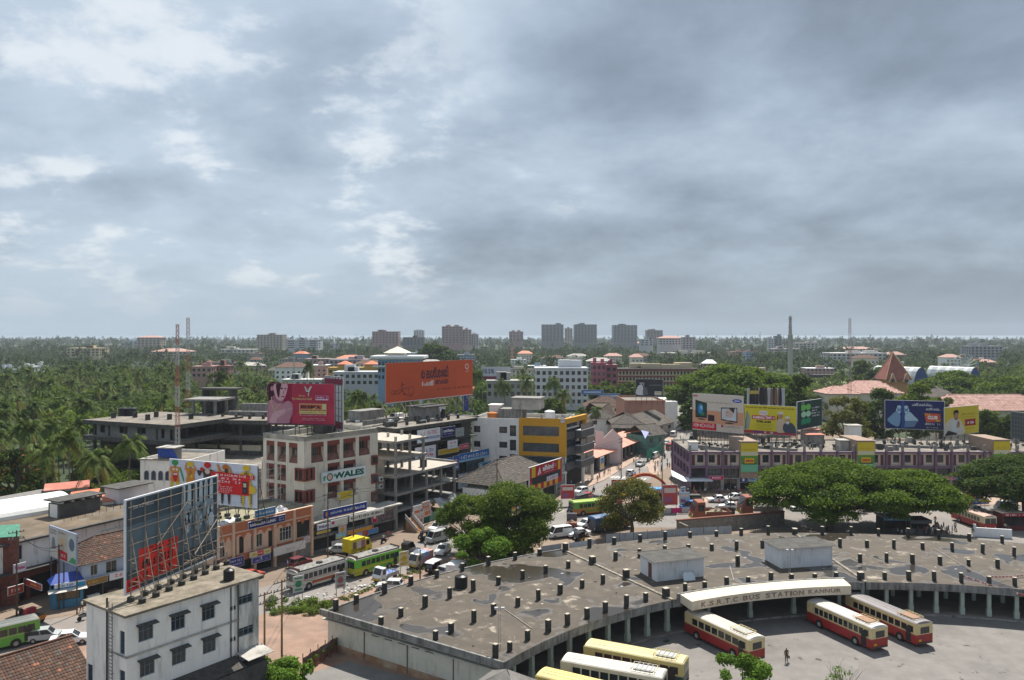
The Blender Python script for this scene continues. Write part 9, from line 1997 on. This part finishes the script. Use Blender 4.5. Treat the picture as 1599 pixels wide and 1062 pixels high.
def rickshaw(label,x,y,ang,band=(0.55,.33,.02),sheetc=None,pick=False):
 p=P(x,y);t=thing('auto_rickshaw',label,'auto rickshaw',(p.x,p.y,.02),R(ang),'auto rickshaws');t.scale=(1.1,)*3
 MB().extr([(-1.2,.3),(.9,.3),(1.15,.55),(1.0,1.0),(.8,1.05),(.7,.7),(-1.2,.7)],-.6,.6,'y').obj('body',BLACK,t);MB().box(-1.22,-.612,.42,.4,.612,.58).obj('yellow_band',paint(band),t)
 if pick:MB().box(-1.3,-.68,.6,.2,.68,.95).obj('cargo_bed',paint(band),t);MB().box(-1.2,-.6,.955,.1,.6,.97).obj('bed_floor',BLACK,t);MB().box(.25,-.6,.7,.9,.6,1.65).obj('hood',paint((.3,.04,.05)),t)
 else:MB().extr([(-1.2,.72),(-1.25,1.45),(-1.0,1.62),(.3,1.66),(.62,1.5),(.5,1.45),(.2,1.55),(-.9,1.5),(-1.1,1.35),(-1.08,.72)],-.6,.6,'y').obj('hood',BLACK,t);MB().face([(.98,-.5,1.0),(.98,.5,1.0),(.64,.5,1.5),(.64,-.5,1.5)]).obj('windscreen',GLASS,t);MB().box(-1.0,-.5,.72,-.5,.5,1.2).obj('seat',paint((.1,.03,.03)),t)
 MB().cyl((1.12,0,.8),(1.2,0,.8),.1,n=8).obj('headlight',paint((.6,.6,.55)),t);a,c=wheel_me(.22,.1)
 for(wx,wy)in((.85,0),(-.85,.55),(-.85,-.55)):mobj('wheel',a,t,loc=(wx,wy,.22))
 if sheetc:MB().extr([(-1.6,1.45),(-1.5,1.72),(.4,1.76),(.9,1.6),(.4,1.7)],-.75,.75,'y').obj('rain_sheet',paint(sheetc),t)
for a in(('black auto rickshaw with white rain sheet on the earth verge',675,895,SU+190,(.4,.28,.05),(.55,.55,.55)),('black and yellow auto rickshaw following the motorcyclist',638,862,SU+10),('black auto rickshaw beside the loaded mini truck',646,874,SU+185),('black auto rickshaw left of the silver people carrier',664,845,SU+170),('black auto rickshaw at the stop line of the junction',903,846,SU+180),('blue fronted auto rickshaw beside the green and orange bus',893,804,SU+185,(.06,.2,.5)),('auto rickshaw waiting up the street',1072,665,60),('second auto rickshaw waiting up the street',1056,664,60)):rickshaw(*a)
rickshaw('orange and black cargo rickshaw parked by the kiosk',52,972,160,(.45,.17,.03),None,True)
def body_mesh(seed,pose):
 J={'pel':(0,0,.92,.125),'spi':(0,0,1.15,.125),'che':(0,0,1.36,.145),'nek':(0,0,1.48,.055),'hd0':(.01,0,1.58,.085),'hd1':(.0,0,1.68,.09)}
 E=[('pel','spi'),('spi','che'),('che','nek'),('nek','hd0'),('hd0','hd1')];st={'stand':.03,'walk':.24,'ride':.3}[pose]
 for s,n in((1,'l'),(-1,'r')):
  f=st*s
  if pose=='ride':L3=[(.1,.1*s,.88,.095),(.42,.2*s,.82,.075),(.3,.22*s,.42,.05),(.42,.22*s,.36,.05)];A3=[(.03,.19*s,1.4,.06),(.22,.26*s,1.2,.045),(.5,.22*s,1.12,.035),(.57,.2*s,1.12,.04)]
  else:L3=[(0,.09*s,.86,.095),(f*.5+.03,.1*s,.48,.07),(f,.1*s,.08,.045),(f+.15,.11*s,.05,.042)];A3=[(0,.19*s,1.40,.062),(-f*.35,.25*s,1.14,.046),(-f*.6+.06,.26*s,.9,.034),(-f*.6+.09,.25*s,.8,.042)]
  pv='pel'
  for i,q in enumerate(L3):J[n+'L%d'%i]=q;E.append((pv,n+'L%d'%i));pv=n+'L%d'%i
  pv='che'
  for i,q in enumerate(A3):J[n+'A%d'%i]=q;E.append((pv,n+'A%d'%i));pv=n+'A%d'%i
 ks=list(J);me=bpy.data.meshes.new('body');me.from_pydata([J[k][:3]for k in ks],[(ks.index(a),ks.index(c))for a,c in E],[]);o=bpy.data.objects.new('body',me);COL.objects.link(o)
 md=o.modifiers.new('skin','SKIN');md.use_smooth_shade=True;sd_=o.modifiers.new('sub','SUBSURF');sd_.levels=1;sd_.render_levels=1
 for i,k in enumerate(ks):me.skin_vertices[0].data[i].radius=(J[k][3],)*2;me.skin_vertices[0].data[i].use_root=(k=='pel')
 out=bpy.data.meshes.new_from_object(o.evaluated_get(bpy.context.evaluated_depsgraph_get()));bpy.data.objects.remove(o);out.materials.clear()
 for m in(WHITE,BLACK,mat('skin',(.20,.105,.065),.6,.1),mat('hair',(.012,.01,.01),.5,.2)):out.materials.append(m)
 mi=[]
 for p in out.polygons:
  x,y,z=p.center;arm=abs(y)>.2 and z>.7 and z<1.3
  mi.append(3 if z>1.7 or(z>1.58 and x<-.02)else 2 if z>1.46 or(arm and z<1.2)or(z<.12)else 1 if z<.98 and not(arm and pose!='ride')else 0)
 out.polygons.foreach_set('material_index',mi);out.name='body_'+pose;return out
BODY={k:body_mesh(0,k)for k in('stand','walk','ride')}
SH=[(0.62,.62,.62),(.55,.57,.6),(.3,.35,.5),(.5,.1,.1),(.15,.25,.18),(.5,.42,.3),(.08,.08,.1),(.25,.12,.3)];TR=[(.03,.03,.035),(.08,.07,.06),(.55,.55,.54),(.06,.07,.12),(.2,.16,.12)]
SHN=['white','pale grey','blue','red','dark green','tan','black','violet'];TRN=['black trousers','brown trousers','a white waistcloth','navy trousers','khaki trousers']
def person(where,x,y,ang,si,ti,pose='walk',z=0.0,w=None):
 p=w or P(x,y);t=thing('person',('person in %s shirt and %s %s'%(SHN[si],TRN[ti],where)),'person',(p[0],p[1],z+.02),R(ang),'people in the street')
 o=mobj('body',BODY[pose],t);setmat(o,[paint(SH[si]),paint(TR[ti])]);return t
yd=person('standing alone in the bus yard with a bag',1228,1035,100,5,4,'stand');MB().box(-.05,-.42,.45,.3,-.28,.8).obj('bag',paint((.2,.18,.15)),yd);setmat([c for c in yd.children if c.data.name.startswith('body')][0],[paint((.11,.075,.045)),paint((.10,.07,.045))])
rg=random.Random(4);lst=[('crossing by the zebra stripes',905,745),('walking up the right pavement',1108,722),('on the red pavement near the steps',892,760),('in the road below the zebra stripes',948,765),('by the red hoarding at the junction',956,766),('on the pavement by the pink roofed shops',966,735),('near the green hoarding',1020,722),('walking past the salmon roof',993,730),('beside the loaded mini truck',664,858),('by the podium signs',512,870),('in front of the clinic shutter',449,890),('at the foot of the stair',606,842),('on a slab of the concrete frame',0,0),('near the dark red booth',1570,830),('in white by the dark red booth',1574,833),('behind the red and cream bus',1560,822),('by the milk booth counter',1402,838),('queueing left at the milk booth',1408,840),('queueing right at the milk booth',1415,839),('by the left end of the arcade steps',1085,776),('left of the parked white saloon',1095,786),('right of the blue and white hoarding',1098,789),('by the arcade corner awning',1077,770),('in front of the crimson sign shop',1112,768),('near the left arcade tower',1176,772),('before the bakery sign',1181,771),('walking on the arcade forecourt',1170,784),('beside the saloon car bonnet',1123,790),('by the white low wall',1519,838),('near the kiosk at the left',128,956),('at the arcade steps, left of the tower',1150,770),('under the pale script sign',1198,770)]
for i,(s,x,y)in enumerate(lst):
 if x==0:w_=FS.world(LS*.86,.8,0);person(s,0,0,40,0,2,'stand',6.6,w_);continue
 person(s,x,y,rg.uniform(0,360),i%8,(i*3+i//8)%5,'walk' if i%3 else 'stand')
for k in range(34):x=rg.gauss(1460,16);y=836-abs(rg.gauss(0,5));p=P(x,y);t=thing('person','person in the waiting crowd in the shade beside the red and cream bus','person',(p.x,p.y,.02),rg.uniform(0,6.28),'waiting crowd under the rain tree');o=mobj('body',BODY['stand' if k%2 else 'walk'],t);setmat(o,[paint(SH[k%8]),paint(TR[k%5])])
for k in range(46):q=street_line[-16].lerp(street_line[-34],rg.random());t=thing('person','person in the crowd up the busy street','person',(q.x+rg.gauss(0,4),q.y+rg.gauss(0,6),.02),rg.uniform(0,6.28),'crowd up the busy street');o=mobj('body',BODY['walk'],t);setmat(o,[paint(SH[k%8]),paint(TR[k%5])])
for k in range(12):q=P(1075+9*k+rg.uniform(-3,3),768+rg.uniform(0,5));t=thing('person','person among the shoppers along the arcade steps','person',(q.x,q.y,.02),rg.uniform(0,6.28),'shoppers along the arcade steps');o=mobj('body',BODY['stand'],t);setmat(o,[paint(SH[(k*3)%8]),paint(TR[(k*2)%5])])
for k in range(40):
 i_=rg.randrange(50,74);q=street_line[i_];d_=(street_line[i_+1]-q).normalized();sd=rg.choice((-1,1))*rg.uniform(4.5,7.5);t=thing('person','person walking along the edge of the main street beyond the junction','person',(q.x-d_.y*sd,q.y+d_.x*sd,.16),rg.uniform(0,6.28),'people along the upper main street');o=mobj('body',BODY['walk' if k%2 else 'stand'],t);setmat(o,[paint(SH[k%8]),paint(TR[(k*2)%5])])
for k in range(22):q=P(rg.uniform(1060,1240),rg.uniform(776,796));t=thing('person','person crossing the arcade forecourt among the parked cars','person',(q.x,q.y,.02),rg.uniform(0,6.28),'people on the arcade forecourt');o=mobj('body',BODY['walk'],t);setmat(o,[paint(SH[(k*5)%8]),paint(TR[k%5])])
def motorbike(label,x,y,ang,col=(.03,.03,.035),rider=None):
 p=P(x,y);t=thing('motorcycle',label,'motorcycle',(p.x,p.y,.02),R(ang),'motorcycles and scooters');a,c=wheel_me(.3,.1)
 for wx in(.65,-.62):mobj('wheel',a,t,loc=(wx,0,.3))
 MB().extr([(-.7,.7),(-.75,.82),(.0,.8),(.35,.92),(.45,.8),(.3,.4),(-.3,.35)],-.12,.12,'y').obj('body',paint(col),t);MB().box(-.7,-.13,.8,.05,.13,.87).obj('seat',BLACK,t);MB().bar((.62,0,.3),(.45,0,1.05),.07).bar((.45,-.34,1.05),(.45,.34,1.05),.05).obj('fork',STEELD,t)
 if rider is not None:r_=thing('person','person in %s shirt riding the %s'%(SHN[rider],label),'person',(p.x,p.y,.02),R(ang),'motorcycle riders');r_.location.z=.02;o=mobj('body',BODY['ride'],r_,loc=(-.15,0,0));setmat(o,[paint(SH[rider]),paint(TR[rider%5])])
for a in(('motorcycle on the road before the rickshaw',657-25,856,SU+5,bkc,5),('motorcycle by the foot of the stair',599,848,SU+10,bkc,0),('scooter beside the travel office pavement',866,790,SU+180,(.1,.1,.12),0),('motorcycle near the white hatchback',927,768,SU+190,bkc,1),('scooter ridden past the cargo rickshaw',131,968,60,(.2,.2,.22),0),('motorcycle parked beside the cargo rickshaw',36,962,150,bkc),('motorcycle up the zebra crossing',1033,735,70,bkc,3),('scooter going up the street',1038,716,65,(.1,.1,.1),6)):motorbike(*a)
for k in range(9):motorbike('motorcycle parked in the row by the arcade corner',1052+5*k,779-(k%3)*3,70+8*(k%4),[(.03,.03,.03),(.2,.03,.03),(.05,.06,.1)][k%3])
for k in range(6):motorbike('motorcycle parked in the row before the yellow corner building',866+5*k,759-k*1.5,150,bkc)
def pole(label,x,yb_,ytop,arms=2,m=WOOD,ang=0.9,lamp=False,name='utility_pole',r=.13):
 p=P(x,yb_);H_=zat(p.y,ytop);t=thing(name,label,'pole',(p.x,p.y,0),ang);MB().cyl((0,0,0),(0,0,H_),r,r*.7,8).obj('shaft',m,t)
 for k in range(arms):
  z=H_-.3-.9*k;MB().bar((-1.0,.1,z),(1.0,.1,z),.09).obj('cross_arm',STEELD,t)
  for s in(-.9,-.45,.45,.9):MB().cyl((s,.1,z+.05),(s,.1,z+.3),.06,n=6).obj('insulator',paint((.3,.28,.26)),t)
 if lamp:MB().bar((0,0,H_),(1.4,0,H_+.2),.06).obj('lamp_arm',STEELD,t);MB().box(1.1,-.12,H_+.1,1.8,.12,H_+.25).obj('lamp_head',paint((.55,.56,.58)),t)
 return Vector((p.x,p.y,H_))
RSTP=mat('rusty pole',(.20,.115,.06),.8,.25,2)
e1=pole('rusty left pole of the transformer pair beside the white house',413,1075,925,2,RSTP);e2=pole('rusty right pole of the transformer pair beside the white house',440,1062,905,3,RSTP);e3=pole('leaning dark pole on the verge by the mini trucks',656,920,858,0,WOOD);e4=pole('dark pole on the kiosk pavement',92,952,850,1,WOOD);e5=pole('dark pole at the left edge of the street',26,962,828,2,WOOD);e6=pole('grey pole before the podium shops',512,878,770,1,WOOD);e6b=pole('second pole before the podium shops',552,866,762,2,WOOD);e7=pole('tall pole inside the arch',1034,790,690,1,WOOD);e8=pole('pole on the pavement by the pink roofs',970,745,684,2,WOOD);e9=pole('tall street lamp before the arcade tower',1141,802,706,0,STEELD,0,True,'street_lamp');e10=pole('pole left of the travel office',776,810,716,2,WOOD);e11=pole('pole among trees at the right',1589,812,757,1,CONC)
def wire(a,c,sag,label):
 t=thing('cable',label,'cable',a,0,'overhead cables');b=MB();d=c-a;n=14;f=lambda s:d*s-Vector((0,0,sag*4*s*(1-s)))
 for k in range(n):b.bar(f(k/n),f((k+1)/n),.035)
 b.obj('strand',BLACK,t)
for i,(a,c)in enumerate(((e2,e3),(e5,e4),(e6,e6b),(e4,e6),(e3,e10),(e8,e7),(e6b,e10),(e7,e9),(e10,e8),(e1,e6))):
 for k in(0,1):o_=Vector((.5*k,.3*k,-.5*k));wire(a-Vector((0,0,.3))+o_,c-Vector((0,0,.3))+o_,1.0,'%s cable strung from the %s'%(('upper','lower')[k],('transformer poles to the verge pole','left edge pole to the kiosk pole','first podium pole to the second','kiosk pole to the podium pole','verge pole to the travel office pole','pink roof pole to the arch pole','second podium pole to the travel office pole','arch pole to the tall street lamp','travel office pole to the pink roof pole','left transformer pole to the podium pole')[i]))
tr=thing('transformer','grey transformer on the rusty pole pair','transformer',(e2.x-2.3,e2.y-2.0,0),.9);MB().box(-.7,-.5,2.4,.7,.5,4.0).obj('tank',paint((.32,.38,.42)),tr);[MB().box(-.7+.24*k,-.75,2.5,-.62+.24*k,-.503,3.8).obj('cooling_fin',paint((.3,.35,.4)),tr)for k in range(6)];[MB().cyl((-.4+.4*k,0,4.0),(-.4+.4*k,0,4.5),.08,n=8).obj('bushing',WHITE,tr)for k in range(3)];MB().box(-.6,-.4,0,.6,.4,2.39).obj('plinth',CONC,tr)
for i,(x,y,h,c1,c2)in enumerate(((458,941,3.6,(.5,.5,.48),(.05,.25,.12)),(524,932,3.4,(.3,.42,.4),(.3,.1,.12)),(624,905,4.2,(.55,.5,.3),(.5,.36,.03)),(1063,783,3.2,(.45,.55,.65),(.05,.12,.4)))):
 bd_=Board('post_sign',('white emblem sign on two thin legs on the verge','green and red leaning sign on the verge','tall yellow and white sign beside the mini truck','blue poster sign by the arcade corner')[i],P(x,y),(.8,.6),1.5,2.2,h-2.2,paint(c1),cat='signboard',thick=.06);bd_.ell(.5,.5,.32,.22,c2).rect(.1,.82,.9,.92,c2).rect(.15,.08,.85,.2,c2);bd_.posts([.15,1.35],-(h-2.2),.07,.4,y=0.06,m=STEELD,brace=False,rails=());bd_.done()
for k in range(6):p=P(482,1046).lerp(P(531,1012),k/5);t=thing('oil_drum','rusty oil drum planter in the row beside the end wall','oil drum',(p.x,p.y,0),0,'rusty oil drum planters');MB().cyl((0,0,0),(0,0,.95),.36,n=14).obj('drum',mat('rusty drum',(.19,.085,.05),.8,.4,2.5),t);Vv,Ff=leaves([(0,0,1.05,.36,.36,.22)],130,.12,np.random.default_rng(k));mobj('plant',np_mesh('plant',Vv,Ff,[L_BRIGHT]),t)
rf_=building('rusty_fence','rusty sheet and bar fence between the lot and the service yard',P(474,1040,.8),P(533,1003,.8)-P(474,1040,.8),cat='fence');[MB().box(k*1.0,0,.2,k*1.0+.95,.05,1.7+.1*(k%2)).obj('sheet',mat('rusty sheet',(.14,.07,.05),.85,.4,1.5,dirt=(.3,.28,.27),dirt_amt=.4),rf_)for k in range(7)];[MB().bar((k*1.4,.1,0),(k*1.4,.1,2.2),.07).obj('post',STEELD,rf_)for k in range(6)]
hu=building('corrugated_hut','hut with a corrugated pyramid roof at the bottom edge',(-4.6,74.2),(.86,-.5),cat='hut');MB().box(.3,.3,0,6.2,5,4.2).obj('wall',CONC,hu)
for(A_,B_,ap,n)in(((0,0),(6.5,0),(3.2,2.6),16),((6.5,0),(6.5,5.3),(3.3,2.6),14),((0,5.3),(0,0),(3.2,2.6),14)):
 b=MB();A_,B_=Vector(A_),Vector(B_)
 for k in range(n):p,q=A_.lerp(B_,k/n),A_.lerp(B_,(k+1)/n);mid=(p+q)/2;b.face([(*p,4.2),(*mid,4.27),(*ap,6.0)]).face([(*mid,4.27),(*q,4.2),(*ap,6.0)])
 b.obj('sheet_slope',mat('old corrugated sheet',(.2,.185,.17),.8,.25,1.0),hu)
for i,(x,y,c)in enumerate(((1538,797,(.6,.5,.02)),(1345,800,(.1,.15,.5)),(1352,797,(.45,.08,.06)),(97,935,(.5,.2,.1)))):
 p=P(x,y);z=0;t=thing('parasol',('bright yellow parasol by the right road divider','blue parasol under the big rain tree','red parasol under the big rain tree','orange parasol by the kiosk')[i],'parasol',(p.x+(3.5 if i==3 else 0),p.y));b=MB();[b.face([(1.3*math.cos(a*.785),1.3*math.sin(a*.785),2.0),(1.3*math.cos(a*.785+.785),1.3*math.sin(a*.785+.785),2.0),(0,0,2.55)])for a in range(8)];b.obj('canopy',paint(c),t);MB().bar((0,0,0),(0,0,2.55),.05).obj('shaft',STEELD,t)
 # ===== the humid air
hz_o=MB().box(-9100,-60,-1.5,9100,4250,90).obj('haze',[],kind='stuff')
hm_=bpy.data.materials.new('humid air');hm_.use_nodes=True;nt=hm_.node_tree;nt.nodes.clear();o_=nt.nodes.new('ShaderNodeOutputMaterial');v_=nt.nodes.new('ShaderNodeVolumePrincipled')
v_.inputs['Color'].default_value=(0.66,0.74,0.84,1);v_.inputs['Density'].default_value=0.00010;v_.inputs['Anisotropy'].default_value=0.15;nt.links.new(v_.outputs[0],o_.inputs['Volume']);hz_o.data.materials.clear();hz_o.data.materials.append(hm_)
